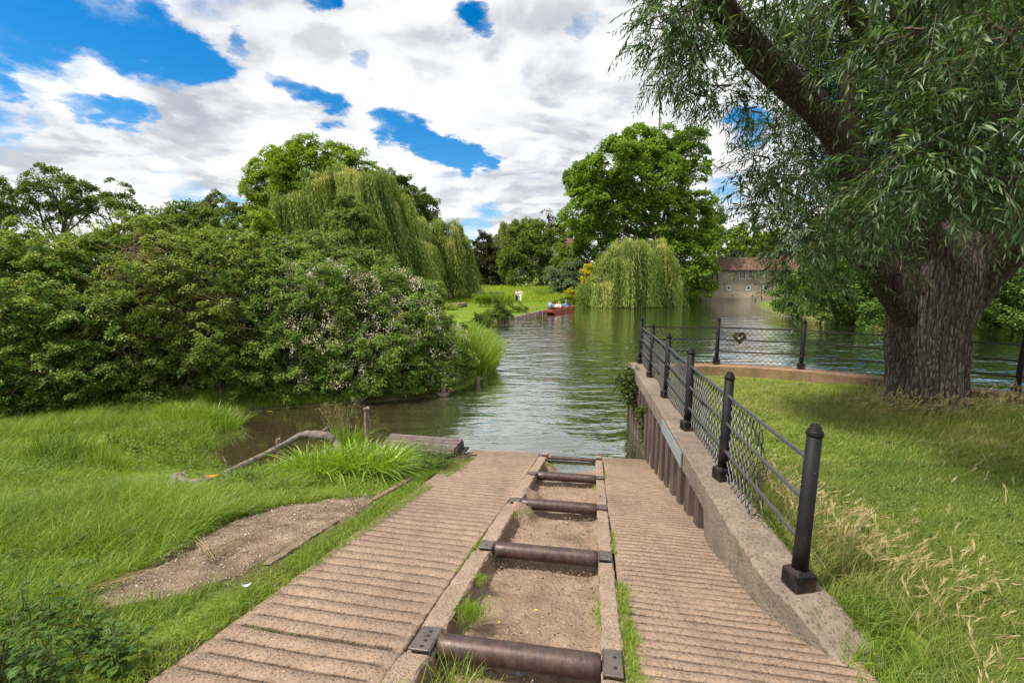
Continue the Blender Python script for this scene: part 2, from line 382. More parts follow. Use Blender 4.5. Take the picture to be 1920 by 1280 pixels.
    w2 = noise(nt, N(nt, 'Mapping', {'Vector': co, 'Scale': (1.1, 2.4, 1), 'Rotation': (0, 0, R(14))}).outputs[0], 1.0, 3, .5, .5)
    w3 = noise(nt, N(nt, 'Mapping', {'Vector': co, 'Scale': (4.5, 8, 1), 'Rotation': (0, 0, R(4))}).outputs[0], 1.0, 2, .5)
    gust = maprange(nt, noise(nt, N(nt, 'Mapping', {'Vector': co, 'Scale': (.10, .05, 1)}).outputs[0], 1.0, 3, .5), .38, .62, .45, 1.0)
    calm = math_(nt, 'MULTIPLY', gust, attr(nt, 'wind'))
    h = math_(nt, 'ADD', math_(nt, 'MULTIPLY', w1, .125), math_(nt, 'ADD', math_(nt, 'MULTIPLY', w2, .05), math_(nt, 'MULTIPLY', w3, .0125)))
    h = math_(nt, 'MULTIPLY', h, calm)
    bmp = N(nt, 'Bump', {'Height': h, 'Strength': 1.0, 'Distance': 1.0})
    murk = N(nt, 'BsdfDiffuse', {'Color': mixc(nt, attr(nt, 'silt'), (.045, .058, .022), (.07, .052, .03))})
    clear = N(nt, 'BsdfTransparent', {'Color': (.62, .55, .38, 1)})
    body = N(nt, 'MixShader', {0: attr(nt, 'clear'), 1: murk.outputs[0], 2: clear.outputs[0]})
    gl = N(nt, 'BsdfGlossy', {'Color': (1, 1, 1, 1), 'Roughness': .02, 'Normal': bmp.outputs[0]})
    fr = N(nt, 'Fresnel', {'IOR': 1.6, 'Normal': bmp.outputs[0]})
    sheen = math_(nt, 'MULTIPLY_ADD', fr.outputs[0], 1.9, .09, True)
    mx = N(nt, 'MixShader', {0: sheen, 1: body.outputs[0], 2: gl.outputs[0]})
    nt.links.new(mx.outputs[0], out.inputs[0]); M['water'] = m
    # building
    def bricks(name, c1, c2, mortar, sc, grime):
        m, nt, out = new_mat(name); co = N(nt, 'TexCoord').outputs['Object']
        x = N(nt, 'SeparateXYZ', {0: co}); cc = N(nt, 'CombineXYZ', {0: math_(nt, 'ADD', x.outputs[0], x.outputs[1]), 1: x.outputs[2], 2: 0.0}).outputs[0]
        b = N(nt, 'TexBrick', {'Vector': cc, 'Color1': (*c1, 1), 'Color2': (*c2, 1), 'Mortar': (*mortar, 1), 'Scale': sc, 'Mortar Size': .012, 'Bias': .1, 'Brick Width': .5, 'Row Height': .17})
        n = noise(nt, co, .9, 8, .6); n2 = noise(nt, co, 5, 6, .65)
        c = mixc(nt, maprange(nt, n, .42, .62, 0, .75), b.outputs[0], grime)
        c = mixc(nt, maprange(nt, n2, .5, .75, 0, .5), c, tuple(v * .55 for v in c1))
        finish(nt, out, c, .9, b.outputs[1], -.3, .02, spec=.2); return m
    M['brick'] = bricks('stock_brick', (.38, .32, .245), (.29, .24, .185), (.34, .30, .25), 2.2, (.18, .16, .135))
    M['brick_base'] = bricks('river_wall_brick', (.42, .355, .265), (.36, .30, .22), (.32, .29, .23), 2.2, (.24, .20, .15))
    M['chimney'] = bricks('red_brick', (.36, .12, .065), (.28, .09, .05), (.3, .25, .2), 2.2, (.20, .08, .05))
    m, nt, out = new_mat('clay_tiles'); co = objco(nt)
    b = N(nt, 'TexBrick', {'Vector': N(nt, 'CombineXYZ', {0: N(nt, 'SeparateXYZ', {0: co}).outputs[0], 1: N(nt, 'SeparateXYZ', {0: co}).outputs[2], 2: 0.0}).outputs[0], 'Color1': (.15, .08, .058, 1), 'Color2': (.095, .055, .045, 1), 'Mortar': (.05, .025, .02, 1), 'Scale': 3.0, 'Mortar Size': .02, 'Brick Width': .55, 'Row Height': .4})
    n = noise(nt, co, 1.1, 8, .65)
    c = mixc(nt, maprange(nt, n, .5, .68, 0, .75), b.outputs[0], (.17, .115, .07))
    finish(nt, out, c, .9, b.outputs[1], -.4, .02, spec=.2); M['tiles'] = m
    M['slate'] = simple('roof_slate', (.10, .10, .115), .7, 0, .3, 2)
    M['render_wall'] = simple('painted_render', (.62, .58, .52), .8, 0, .12, 2)
    M['white'] = simple('white_paint', (.40, .41, .42), .5, 0, .08, 8)
    M['pipe'] = simple('black_downpipe', (.02, .018, .018), .5, 0, .2, 8)
    m, nt, out = new_mat('window_glass'); n = noise(nt, objco(nt), .8, 2)
    finish(nt, out, (.03, .035, .045), .06, n, .05, .02); M['glass'] = m
    M['concrete_ledge'] = simple('concrete_ledge', (.25, .215, .165), .85, 0, .3, 3)
    M['void'] = simple('dark_opening', (.008, .008, .008), .9)
    # people and boat
    M['skin'] = simple('skin', (.50, .30, .21), .55, 0, .06, 30, .05)
    for n_, c_ in dict(hair_dark=(.018, .013, .012), hair_grey=(.22, .20, .19), hair_brown=(.12, .055, .03), cream=(.64, .58, .52), white_cloth=(.78, .77, .76), black_cloth=(.014, .014, .018), navy=(.022, .022, .035),
                       pale_blue=(.24, .31, .56), blue=(.05, .19, .45), pink=(.62, .50, .48), cap_blue=(.20, .26, .40), grey_cloth=(.24, .24, .25), teal=(.05, .16, .28)).items():
        M[n_] = simple('cloth_' + n_, c_, .8, 0, .12, 25, .1)
    M['hull'] = timber('varnished_hull', (.14, .034, .013), (.23, .062, .024), (.32, .10, .04), (30, 2, 30), .3)
    M['hull_red'] = simple('red_hull_trim', (.24, .05, .02), .4, 0, .2, 6)
    M['pole_wood'] = simple('pole_wood', (.38, .19, .07), .5, 0, .2, 10)
    M['duck_body'] = simple('duck_plumage', (.15, .115, .085), .8, 0, .55, 30)
    M['duck_head'] = simple('duck_head', (.07, .055, .04), .7, 0, .4, 30)
    M['bill'] = simple('duck_bill', (.30, .18, .04), .5, 0, .1, 30)
    M['wreath'] = L('dry_wreath', [(0, (.05, .04, .014)), (.5, (.11, .09, .03)), (1, (.20, .15, .06))], .2)
    M['paint_red'] = simple('red_cushion', (.36, .04, .025), .7, 0, .1, 10)
WAVE = .17
make_materials()
# ------------------------------------------------------------------ river outline (world metres, water level z = 0)
COP = [(1.80, 2.24), (1.72, 2.40), (1.66, 2.55), (1.62, 2.85), (1.66, 3.25), (1.77, 4.1), (1.94, 5.3), (2.15, 6.72), (2.42, 8.6), (2.70, 10.85)]   # river/ramp side edge of the coping
BACK = [(2.70, 10.98), (4.66, 10.90), (5.5, 10.66), (6.32, 10.27), (7.0, 9.75), (7.62, 9.12), (8.2, 8.45), (8.66, 7.84), (9.35, 6.6), (9.9, 5.2), (10.6, 2.5), (12, -3), (15, -10)]
RIVER = [(2.62, 10.7)] + [(x - .10, y - .12) for x, y in BACK[1:]] + [
    (60, -30), (70, -5), (46, 12), (34, 22), (29.5, 27), (27, 32), (25.6, 38), (25.5, 44), (28.5, 55), (33, 64), (41, 73.5), (41, 76), (24, 76), (23.5, 66), (21, 62), (14, 63), (8.9, 63), (6.3, 56), (2.6, 46),
    (.4, 39.5), (-1.3, 35), (-2.1, 31), (-1.9, 26), (-.75, 22), (-.45, 18.3), (-.95, 15.7), (-1.9, 13.5), (-3.2, 12.9), (-4.5, 12.45), (-6.0, 12.0), (-6.9, 11.4), (-6.6, 10.2), (-5.9, 9.2), (-5.5, 8.35), (-4.7, 7.95), (-3.9, 8.25),
    (-3.3, 8.75), (-2.5, 8.85), (-1.6, 8.9), (-.85, 8.8), (2.36, 8.35), (2.45, 9.0)]
def coping_x(y): return np.interp(y, [p[1] for p in COP], [p[0] for p in COP])
_ipx = [p[1] for p in reversed(BACK)]; _ipy = [p[0] for p in reversed(BACK)]
LAWN = [(x + .12, y) for x, y in COP] + [(x, y - .15) for x, y in BACK]
LAWN = [(x - (0.2 if i >= len(COP) + 2 else 0), y) for i, (x, y) in enumerate(LAWN)] + [(15, -20), (1.45, -20), (1.55, 1.0), (1.72, 1.8), (1.82, 2.15)]
def offset_line(pts, d):
    out = []
    for i, p in enumerate(pts):
        a = pts[max(i - 1, 0)]; b = pts[min(i + 1, len(pts) - 1)]; tx, ty = b[0] - a[0], b[1] - a[1]; l = math.hypot(tx, ty)
        out.append((p[0] + ty / l * d, p[1] - tx / l * d))
    return out
COPPOLY = COP + offset_line(COP, .33)[::-1]
def to_st(x, y): return x * SH + y * CH, x * CH - y * SH
def left_edge(s): return np.interp(s, [0, 2, 4, 7.7, 9], [-1.98, -1.98, -2.09, -2.27, -2.3])
MUD_PX = [(150, 1138), (300, 1050), (430, 985), (520, 955), (640, 940), (705, 930), (700, 955), (600, 1008), (480, 1072), (360, 1120), (210, 1150)]
MUD = [tuple(at_ramp(*p)[:2]) for p in MUD_PX]
def land_z(x, y, sd):
    """height of dry land; sd = distance from the river (positive on land)"""
    s, t = to_st(x, y); rz = ramp_z(s)
    near = np.clip(rz + .02 - .07 * ss(left_edge(s) - .25, left_edge(s) - .02, t), .28, 1.78)
    near = near + .10 * (fbm(x * .5, y * .5) - .5) * ss(-2.1, -3.0, t) - .10 * ss(-3.2, -7, x) * ss(9, 4, y)
    far = .34 + 1.45 * ss(62, 86, y) + .06 * (fbm(x * .2, y * .2) - .5)
    L = np.where(y < 14, near, near + (far - near) * ss(14, 22, y))
    slope = np.where(y > 20, 1.6, .30)
    L = np.minimum(L, .02 + slope * np.maximum(sd, 0))
    return L
def lawn_z(x, y):
    s, t = to_st(x, y)
    return np.maximum(1.36 - .19 * ss(2.6, 7.5, y) + .05 * (fbm(x * .7 + 9, y * .7) - .5), np.minimum(ramp_z(s) + .02, 1.8)) + .10 * ss(6.2, 7.4, x) * ss(5, 6.8, y)
def ground_z(x, y):
    x = np.asarray(x, float); y = np.asarray(y, float)
    sd = -poly_sd(x, y, RIVER)
    z = land_z(x, y, sd)
    bed = -np.minimum(1.3, .06 + .55 * np.maximum(-sd, 0))
    inlet = ss(-2.6, -3.6, x) * ss(14, 12.5, y)
    bed = bed * (1 - inlet) + inlet * -np.minimum(.42, .03 + .16 * np.maximum(-sd, 0))
    z = np.where(sd > 0, z, bed)
    lw = poly_sd(x, y, LAWN)
    z = np.where(lw > 0, lawn_z(x, y), z)
    cp = poly_sd(x, y, COPPOLY)
    z = np.where((cp > -.14) & (y > 2.15) & (y < 10.5), np.minimum(z, 1.33 - .17 * ss(2.62, 2.2, y)), z)
    s, t = to_st(x, y)
    onramp = (t > left_edge(s) + .24) & (lw < 0) & (y < 12) & (x < 2.8)
    z = np.where(onramp, ramp_z(s) - .34, z)
    rb = ss(70, 62, y) * ss(20, 24, x) * ss(12, 18, y) * (sd > 0)          # right far bank
    z = z + rb * (.9 * ss(1.0, 7, sd))
    z = z + 3.0 * ss(150, 420, np.hypot(x, y)) * (sd > 0)
    return z
GZ = lambda x, y: float(ground_z(np.array([x]), np.array([y]))[0])

def build_ground():
    tx = np.linspace(-math.asinh(900 / 4.0), math.asinh(900 / 4.0), 461); gx = 4.0 * np.sinh(tx)
    ty = np.linspace(-math.asinh(120 / 5.0), math.asinh(1200 / 5.0), 431); gy = 6.5 + 5.0 * np.sinh(ty)
    X, Y = np.meshgrid(gx, gy); x, y = X.ravel(), Y.ravel()
    z = ground_z(x, y)
    sd = -poly_sd(x, y, RIVER); lw = poly_sd(x, y, LAWN)
    md = ss(-.25, .15, poly_sd(x, y, MUD) + .35 * (fbm(x * 3, y * 3) - .5))
    s, t = to_st(x, y)
    on = (t > left_edge(s) - .15) & (lw < 0) & (y < 9.5) & (x < 2.9)
    md = np.maximum(md, on * 1.0)
    md = np.maximum(md, ss(.35, .05, sd) * (sd > 0) * (y < 14) * (lw < 0))
    # bare earth under the thickets
    md = np.maximum(md, ss(0, 1.5, poly_sd(x, y, [(-30, 11.2), (-12, 10.6), (-7.5, 11.5), (-2, 14), (-2, 22), (-30, 22)])) * .9)
    g = 1.0 - .35 * ss(.45, .65, fbm(x * .08 + 3, y * .08))
    nx, ny = len(gx), len(gy); i = np.arange((ny - 1) * (nx - 1)); r, c = i // (nx - 1), i % (nx - 1); a = r * nx + c
    F = np.stack([a, a + 1, a + nx + 1, a + nx], 1)
    me = np_mesh('ground', np.stack([x, y, z], 1), F, dict(green=g, mud=np.clip(md, 0, 1), bed=(z < -.01) * 1.0), True)
    return tag(link('ground', me, M['ground']), kind='structure')
build_ground()

def build_water():
    tx = np.linspace(-math.asinh(80 / 6.0), math.asinh(80 / 6.0), 160); gx = 8 + 6.0 * np.sinh(tx)
    ty = np.linspace(-math.asinh(60 / 6.0), math.asinh(90 / 6.0), 180); gy = 9 + 6.0 * np.sinh(ty)
    X, Y = np.meshgrid(gx, gy); x, y = X.ravel(), Y.ravel()
    shel = ss(-1.9, -3.4, x) * ss(14.5, 13, y)                        # sheltered shallow inlet
    s, t = to_st(x, y); edge = ss(9.6, 8.9, s) * (x > -1.5)
    wind = 1 - .82 * shel - .45 * edge * (1 - shel)
    wind = wind * (1 - .35 * ss(20, 70, y))
    clear = np.clip(.35 * shel + .45 * edge, .06, .62)
    nx, ny = len(gx), len(gy); i = np.arange((ny - 1) * (nx - 1)); r, c = i // (nx - 1), i % (nx - 1); a = r * nx + c
    F = np.stack([a, a + 1, a + nx + 1, a + nx], 1)
    me = np_mesh('river_water', np.stack([x, y, np.zeros_like(x)], 1), F, dict(wind=wind, clear=clear, silt=np.clip(shel * 1.0 + ss(-1.2, -2.4, x) * ss(15.5, 13, y) * .35, 0, 1)), True)
    return tag(link('river_water', me, M['water']), kind='structure')
build_water()

# ------------------------------------------------------------------ slipway of grooved concrete
def ridged_panel(name, tl, tr, s0, s1, pitch, seed, joint=None):
    """tl, tr: functions of s giving the lateral edges; transverse grooves cut every pitch"""
    rg = np.random.default_rng(seed)
    ss_, hh, gg = [], [], []
    s = s0
    while s < s1:
        w = pitch * rg.uniform(.9, 1.1); g = rg.uniform(.010, .015); d = rg.uniform(.018, .028)
        if joint and abs(s - joint) < pitch * .5: g, d = .03, .035
        # plateau, sharp drop on the upstream lip, groove floor
        for q, dz, gr in ((.002, -d, 1), (g * .8, -d * .9, 1), (g, -.003, .5), (g + .004, .002, .05), (w * .55, .003, 0), (w - .003, .001, .05), (w - .0005, -.003, .6)):
            ss_.append(s + q); hh.append(dz); gg.append(gr)
        s += w
    ss_ = np.array(ss_); hh = np.array(hh); nt_ = 56
    u = np.linspace(0, 1, nt_)
    Sg, U = np.meshgrid(ss_, u, indexing='ij'); Hg = np.repeat(hh[:, None], nt_, 1)
    tl_, tr_ = tl(Sg), tr(Sg); T = tl_ + (tr_ - tl_) * U
    wob = .012 * (fbm(T * 1.3 + seed, Sg * .9) - .5) * 2
    Sg2 = Sg + wob + .008 * (vnoise(T * 7, Sg * 9 + seed) - .5) - .035 * U * (tr_ - tl_)   # lines run a touch askew
    marg = np.minimum(U, 1 - U) * (tr_ - tl_)
    depth = np.where(Hg < -.004, Hg * ss(.03, .09, marg + .03 * (vnoise(Sg * 11, T * 0 + seed) - .5)), Hg)
    wear = np.clip(2.4 * fbm(T * 1.9 + 5, Sg * 1.9 + seed) - .15, .4, 1.3)
    z = ramp_z(Sg2) + depth * wear + .006 * (fbm(T * 6, Sg * 6) - .5) + .02 * (fbm(T * .8, Sg * .8 + 4) - .5)
    x = Sg2 * SH + T * CH; y = Sg2 * CH - T * SH
    n = len(ss_); V = np.stack([x, y, z], -1).reshape(-1, 3)
    # skirt
    WET = ss(7.6, 8.7, Sg2).ravel()
    DG = np.clip(np.repeat(np.array(gg)[:, None], nt_, 1) * ss(.03, .09, marg + .03 * (vnoise(Sg * 11, T * 0 + seed) - .5)) * np.clip((.5 + .9 * vnoise(T * 6, Sg * 8 + seed)) * np.clip(wear * 1.2, .25, 1.1), 0, 1), 0, 1).ravel()
    i = np.arange((n - 1) * (nt_ - 1)); r, c = i // (nt_ - 1), i % (nt_ - 1); a = r * nt_ + c
    F = np.stack([a, a + nt_, a + nt_ + 1, a + 1], 1)[:, ::-1]
    b0 = len(V); ring = np.concatenate([np.arange(n) * nt_, (n - 1) * nt_ + np.arange(1, nt_), (np.arange(n - 2, -1, -1)) * nt_ + nt_ - 1, np.arange(nt_ - 2, 0, -1)])
    low = V[ring].copy(); low[:, 2] -= .22; k = len(ring); j = np.arange(k)
    F2 = np.stack([ring, ring[(j + 1) % k], b0 + (j + 1) % k, b0 + j], 1)
    me = np_mesh(name, np.concatenate([V, low]), np.concatenate([F, F2]), dict(dirt_shade=np.concatenate([DG, DG[ring]]), wet=np.concatenate([WET, WET[ring]])))
    return tag(link(name, me, M['ramp']), kind='structure')
ridged_panel('slipway_paving', left_edge, lambda s: np.full_like(s, -.955) + .012 * np.sin(s * 1.3), .2, 9.9, .130, 3, 2.21)
ridged_panel('slipway_paving', lambda s: np.full_like(s, .20) + .012 * np.sin(s * 1.7 + 1), lambda s: np.interp(s, [0, 2.5, 3.3, 4.9, 7.5, 9.1, 10], [1.36, 1.34, 1.33, 1.25, 1.19, 1.1, 1.06]) + .10, .2, 9.9, .086, 8)

def build_trough():
    sg = np.linspace(.3, 9.9, 300); tg = np.linspace(-.84, .11, 40); S_, T_ = np.meshgrid(sg, tg, indexing='ij')
    base = -.115 + .05 * (fbm(S_ * 1.6, T_ * 2.5 + 3) - .5) + .03 * (fbm(S_ * 7, T_ * 7) - .5) + .014 * (fbm(S_ * 26, T_ * 26) - .5)
    edge = np.minimum(T_ + .84, .11 - T_)
    base += .05 * ss(.12, 0, edge)
    for rs in (2.27, 3.745, 5.24, 6.85):                              # scoured hollow on the uphill side, dark gap under each roller
        base -= .055 * np.exp(-((S_ - (rs - .05)) / .10) ** 2)
    for s_, t_, r_, h_ in ((5.0, -.76, .16, .15), (5.75, -.76, .15, .13), (5.72, .06, .12, .11), (8.0, -.78, .17, .14), (1.9, -.3, .2, .06), (1.85, -.62, .16, .07)):
        base += h_ * np.exp(-(((S_ - s_) / (r_ * 1.3)) ** 2 + ((T_ - t_) / r_) ** 2) ** 1.5)
    z = ramp_z(S_) + base; z -= .05 * ss(7.3, 8.0, S_)
    V = np.stack([S_ * SH + T_ * CH, S_ * CH - T_ * SH, z], -1).reshape(-1, 3)
    nt_ = len(tg); i = np.arange((len(sg) - 1) * (nt_ - 1)); r, c = i // (nt_ - 1), i % (nt_ - 1); a = r * nt_ + c
    me = np_mesh('slipway_trough', V, np.stack([a, a + 1, a + nt_ + 1, a + nt_], 1)[:, ::1], None, True)
    me.flip_normals() if False else None
    tag(link('slipway_trough', me, M['earth']), kind='structure')
build_trough()
ROLL_S = [2.27, 3.745, 5.24, 6.85, 8.5]
def kerb(name, t0, t1, label, skip):
    """kerb beam beside the trough, in lengths, as one rough bar with cracked joints"""
    rg = np.random.default_rng(int(abs(t0) * 100)); me_v, me_f = [], []
    cuts = [.3, 2.02] + [r + d for r in ROLL_S[1:] for d in (-.16,)] + [9.8]
    cuts = sorted(set([.3] + [c for r in ROLL_S for c in (r - .13, r + .13)] + [9.7]))
    mb = MB()
    for a, b in zip(cuts[:-1], cuts[1:]):
        under = any(abs((a + b) / 2 - r) < .05 for r in ROLL_S)       # plate seat
        n = max(2, int((b - a) / .06)); tt = [t0, t0 + .012, (t0 + t1) / 2, t1 - .012, t1]
        V = []
        for i in range(n + 1):
            s = a + .004 + (b - a - .008) * i / n
            e = .010 if i in (0, n) else 0
            for k, t in enumerate(tt):
                dz = (.022 if not under else -.004) - (.012 if k in (0, 4) else 0) - e + rg.uniform(-.005, .005)
                V.append(st(s, t + rg.uniform(-.006, .006), dz))
            V.append(st(s, t1, -.30)); V.append(st(s, t0, -.30))
        F = []; m = 7
        for i in range(n):
            for k in range(m):
                F.append((i * m + k, i * m + (k + 1) % m, (i + 1) * m + (k + 1) % m, (i + 1) * m + k))
        F.append(tuple(range(m - 1, -1, -1))); F.append(tuple(n * m + k for k in range(m)))
        mb.add(V, F)
    return tag(mb.build(name, M['kerb']), kind='structure')
kerb('slipway_kerb', -.945, -.80, '', None)
kerb('slipway_kerb', .075, .19, '', None)
# thin edging strip along the outer side of the left panel
mb = MB(); rg = np.random.default_rng(4)
V = []; n = 90
for i in range(n + 1):
    s = 2.9 + 3.0 * i / n; tc = float(np.interp(s, [2.4, 3.6, 4.77, 6], [-2.28, -2.37, -2.40, -2.42])); w = .042
    for t, dz in ((tc - w, .0), (tc - w + .01, .036), (tc + w - .01, .036), (tc + w, .0)):
        V.append(st(s, t + rg.uniform(-.006, .006), dz + rg.uniform(-.006, .006)))
mb.add(V, [(i * 4 + k, i * 4 + k + 1, i * 4 + k + 5, i * 4 + k + 4) for i in range(n) for k in range(3)])
tag(mb.build('slipway_edging', M['strip']), kind='structure')
# shelly grit patch
def build_grit():
    P = np.array(MUD); n = 140
    x0, y0 = P.min(0) - .2; x1, y1 = P.max(0) + .2
    X, Y = np.meshgrid(np.linspace(x0, x1, n), np.linspace(y0, y1, n)); x, y = X.ravel(), Y.ravel()
    sd = poly_sd(x, y, MUD) + .25 * (fbm(x * 4, y * 4) - .5)
    z = ground_z(x, y) - .03 + .05 * ss(-.05, .14, sd) + .028 * (fbm(x * 9, y * 9) - .5) * ss(0, .1, sd) + .012 * (fbm(x * 30, y * 30) - .5)
    i = np.arange((n - 1) ** 2); r, c = i // (n - 1), i % (n - 1); a = r * n + c
    me = np_mesh('shell_grit_path', np.stack([x, y, z], 1), np.stack([a, a + 1, a + n + 1, a + n], 1), None, True)
    tag(link('shell_grit_path', me, M['grit']), kind='structure')
build_grit()
# ------------------------------------------------------------------ punt rollers across the trough
ROLL_LAB = ['rusty brown steel roller nearest the viewer across the slipway trough', 'second rusty roller from the viewer, with a yellow leaf under its left end',
            'middle one of the five rusty rollers across the trough', 'fourth rusty roller from the viewer, beside the last dry mortar lumps', 'thin rusty roller at the water, spanning the flooded end of the trough']
def roller(i, s):
    c = st(s, -.36, -.02)
    root = thing('boat_roller', ROLL_LAB[i], 'roller', c, 0, 'steel rollers of the slipway')
    rad = .064 if i < 4 else .034
    a, b = st(s, -.795, -.015), st(s, .07, -.015); mb = MB()
    pr = [(0, .86), (.012, 1)] + [(.1 * k, 1) for k in range(1, 10)] + [(.988, 1), (1, .86)]
    mb.tube([a + (b - a) * q for q, _ in pr], [rad * k for _, k in pr], 24)
    mb.build('roller_tube', M['rust'], root, True)
    for side, t0, t1 in ((-1, -.925, -.812), (1, .085, .178)):
        pl = MB(); L0, L1 = (s - .115, s + .115) if i == 0 else (s - .09, s + .09)
        if i == 4: L0, L1 = s - .07, s + .07
        pl.hexa([st(L0, t0, .012), st(L0, t1, .012), st(L1, t1, .012), st(L1, t0, .012), st(L0, t0, .026), st(L0, t1, .026), st(L1, t1, .026), st(L1, t0, .026)])
        tin = t1 if side < 0 else t0                                    # folded cheek down the inner face
        ti2 = tin + (.008 if side < 0 else -.008)
        lo, hi = min(tin, ti2), max(tin, ti2)
        pl.hexa([st(L0, lo, -.11), st(L0, hi, -.11), st(L1, hi, -.11), st(L1, lo, -.11), st(L0, lo, .024), st(L0, hi, .024), st(L1, hi, .024), st(L1, lo, .024)])
        p = bevel(pl.build('mounting_plate', M['plate'] if i < 4 else M['rust'], root), .003, 1)
        if i < 4:
            hs = (-.085, -.03, .015, .06) if i == 0 and side < 0 else ((-.03,) if i else (-.05, .04))
            for q in hs:
                h = MB(); ctr = st(s + q, (t0 + t1) / 2 + .008, .0245); nrm = Vector((RS * SH, RS * CH, 1)).normalized()
                h.tube([Vector(ctr), Vector(ctr) + nrm * .003], .011, 12)
                o = child_of_part('bolt_hole', h.mesh('bolt_hole'), M['hole'], p)
for i, s in enumerate(ROLL_S): roller(i, s)

# ------------------------------------------------------------------ retaining wall along the slipway
def resample(pts, step):
    out = [pts[0]]
    for a, b in zip(pts[:-1], pts[1:]):
        n = max(1, int(math.hypot(b[0] - a[0], b[1] - a[1]) / step))
        for i in range(1, n + 1): out.append((a[0] + (b[0] - a[0]) * i / n, a[1] + (b[1] - a[1]) * i / n))
    return out
def beam_mesh(name, line, width, zt, zb, seed, side=1):
    rg = np.random.default_rng(seed); L = resample(line, .05); I = offset_line(L, width * side); V = []; cols = 7
    for i, (o, n_) in enumerate(zip(L, I)):
        zt_ = zt(o) if callable(zt) else zt; zb_ = zb(o) if callable(zb) else zb
        e = rg.uniform(0, .012) * (rg.random() < .5)
        prof = [(0, zb_), (0, (zt_ + zb_) / 2), (0, zt_ - .02 - e), (.02 / width + e, zt_), (.5, zt_ + .002), (1 - .03 / width, zt_), (1, zt_ - .02), (1, zb_)]
        for q, z in prof:
            V.append((o[0] + (n_[0] - o[0]) * q + rg.uniform(-.004, .004), o[1] + (n_[1] - o[1]) * q + rg.uniform(-.004, .004), z + rg.uniform(-.004, .004)))
    m = 8; F = []
    for i in range(len(L) - 1):
        for k in range(m): F.append((i * m + k, (i + 1) * m + k, (i + 1) * m + (k + 1) % m, i * m + (k + 1) % m))
    F.append(tuple(range(m))); F.append(tuple((len(L) - 1) * m + k for k in range(m - 1, -1, -1)))
    mb = MB(); mb.add(V, F); return mb.mesh(name)
wall = thing('retaining_wall', 'grey concrete coping beam on rusty sheet piles beside the slipway', 'retaining wall', (2.2, 7, 0))
link('coping_beam', beam_mesh('coping_beam', COP, .32, lambda p: 1.4 - .17 * float(ss(2.62, 2.2, p[1])), lambda p: 1.17 if p[1] > 4.2 else .95, 2), M['coping'], wall)
# sheet piles: U-shaped steel profiles
PIL = resample(COP, .01)
acc = 0; last = None; prev = PIL[0]; k = 0
for p in PIL:
    acc += math.hypot(p[0] - prev[0], p[1] - prev[1]); prev = p
    if p[1] < 3.72: acc = 0; continue
    if acc < (.44 if k else .05): continue
    acc = 0; k += 1
    j = PIL.index(p); q = PIL[min(j + 5, len(PIL) - 1)]; a = math.atan2(q[1] - p[1], q[0] - p[0])
    ux, uy = math.cos(a), math.sin(a); nx, ny = -uy, ux                 # nx,ny points to the ramp / river
    prof = [(-.215, -.25), (-.14, -.25), (-.105, -.035), (.105, -.035), (.14, -.25), (.215, -.25)]
    th = .016; poly = [(x, y + .0) for x, y in prof] + [(x, y - th) for x, y in reversed(prof)]
    P = [(p[0] + x * ux + y * nx, p[1] + x * uy + y * ny) for x, y in poly]
    zlo = min(-1.2, float(ramp_z(to_st(*p)[0])) - .5)
    mb = MB(); n = len(P)
    V = [(x, y, zlo) for x, y in P] + [(x, y, 1.19) for x, y in P]; h = n // 2
    F = [(i, (i + 1) % n, n + (i + 1) % n, n + i) for i in range(n)]
    mb.add(V, F); mb.build('sheet_pile', M['pile'], wall)
# galvanised repair plate on the coping face
pts = [p for p in resample(COP, .05) if 5.15 < p[1] < 6.55]; mb = MB(); V = []
for x, y in pts: V += [(x - .022, y, 1.19), (x - .022, y, 1.36), (x - .010, y, 1.36), (x - .010, y, 1.19)]
mb.add(V, [(i * 4 + k, i * 4 + (k + 1) % 4, i * 4 + 4 + (k + 1) % 4, i * 4 + 4 + k) for i in range(len(pts) - 1) for k in range(4)] + [(3, 2, 1, 0), tuple((len(pts) - 1) * 4 + k for k in range(4))])
mb.build('repair_plate', M['galv'], wall)
wall2 = thing('retaining_wall', 'low curved concrete kerb wall under the far railing, edging the lawn by the willow', 'retaining wall', (6, 10.4, 0))
inner = BACK[:11]
link('coping_beam', beam_mesh('coping_beam', inner, .40, 1.395, 1.0, 5), M['coping_far'], wall2)
o2 = offset_line(resample(inner, .25), .06); mb = MB()
mb.add([(x, y, z) for x, y in o2 for z in (-1.6, 1.02)], [(2 * i, 2 * i + 2, 2 * i + 3, 2 * i + 1) for i in range(len(o2) - 1)])
mb.build('pile_face', M['pile'], wall2)

# ------------------------------------------------------------------ iron railings
POSTS_SIDE = [(2.92, 10.78), (2.71, 9.22), (2.49, 7.59), (2.23, 5.92), (2.01, 4.39), (1.78, 2.77)]
POSTS_BACK = [(4.62, 10.71), (6.17, 10.10), (7.40, 9.02), (8.38, 7.80), (9.1, 6.35), (9.66, 4.85)]
def post_meshes():
    base = MB(); base.box((0, 0, .055), (.135, .135, .11)); base.add([(-.0675, -.0675, .11), (.0675, -.0675, .11), (.0675, .0675, .11), (-.0675, .0675, .11), (-.04, -.04, .135), (.04, -.04, .135), (.04, .04, .135), (-.04, .04, .135)], [(0, 1, 5, 4), (1, 2, 6, 5), (2, 3, 7, 6), (3, 0, 4, 7), (4, 5, 6, 7)])
    shaft = MB(); shaft.lathe((0, 0, 0), [(.047, .12), (.044, .3), (.042, .985)], 20)
    cap = MB(); cap.lathe((0, 0, 0), [(.046, .98), (.048, .99), (.046, 1.003), (.038, 1.012), (.037, 1.018), (.033, 1.024), (.032, 1.031), (.026, 1.038), (.025, 1.043), (.015, 1.051), (.004, 1.054)], 20)
    return base.mesh('base_block'), shaft.mesh('post', True), cap.mesh('cap')
MB_BASE, MB_SHAFT, MB_CAP = post_meshes()
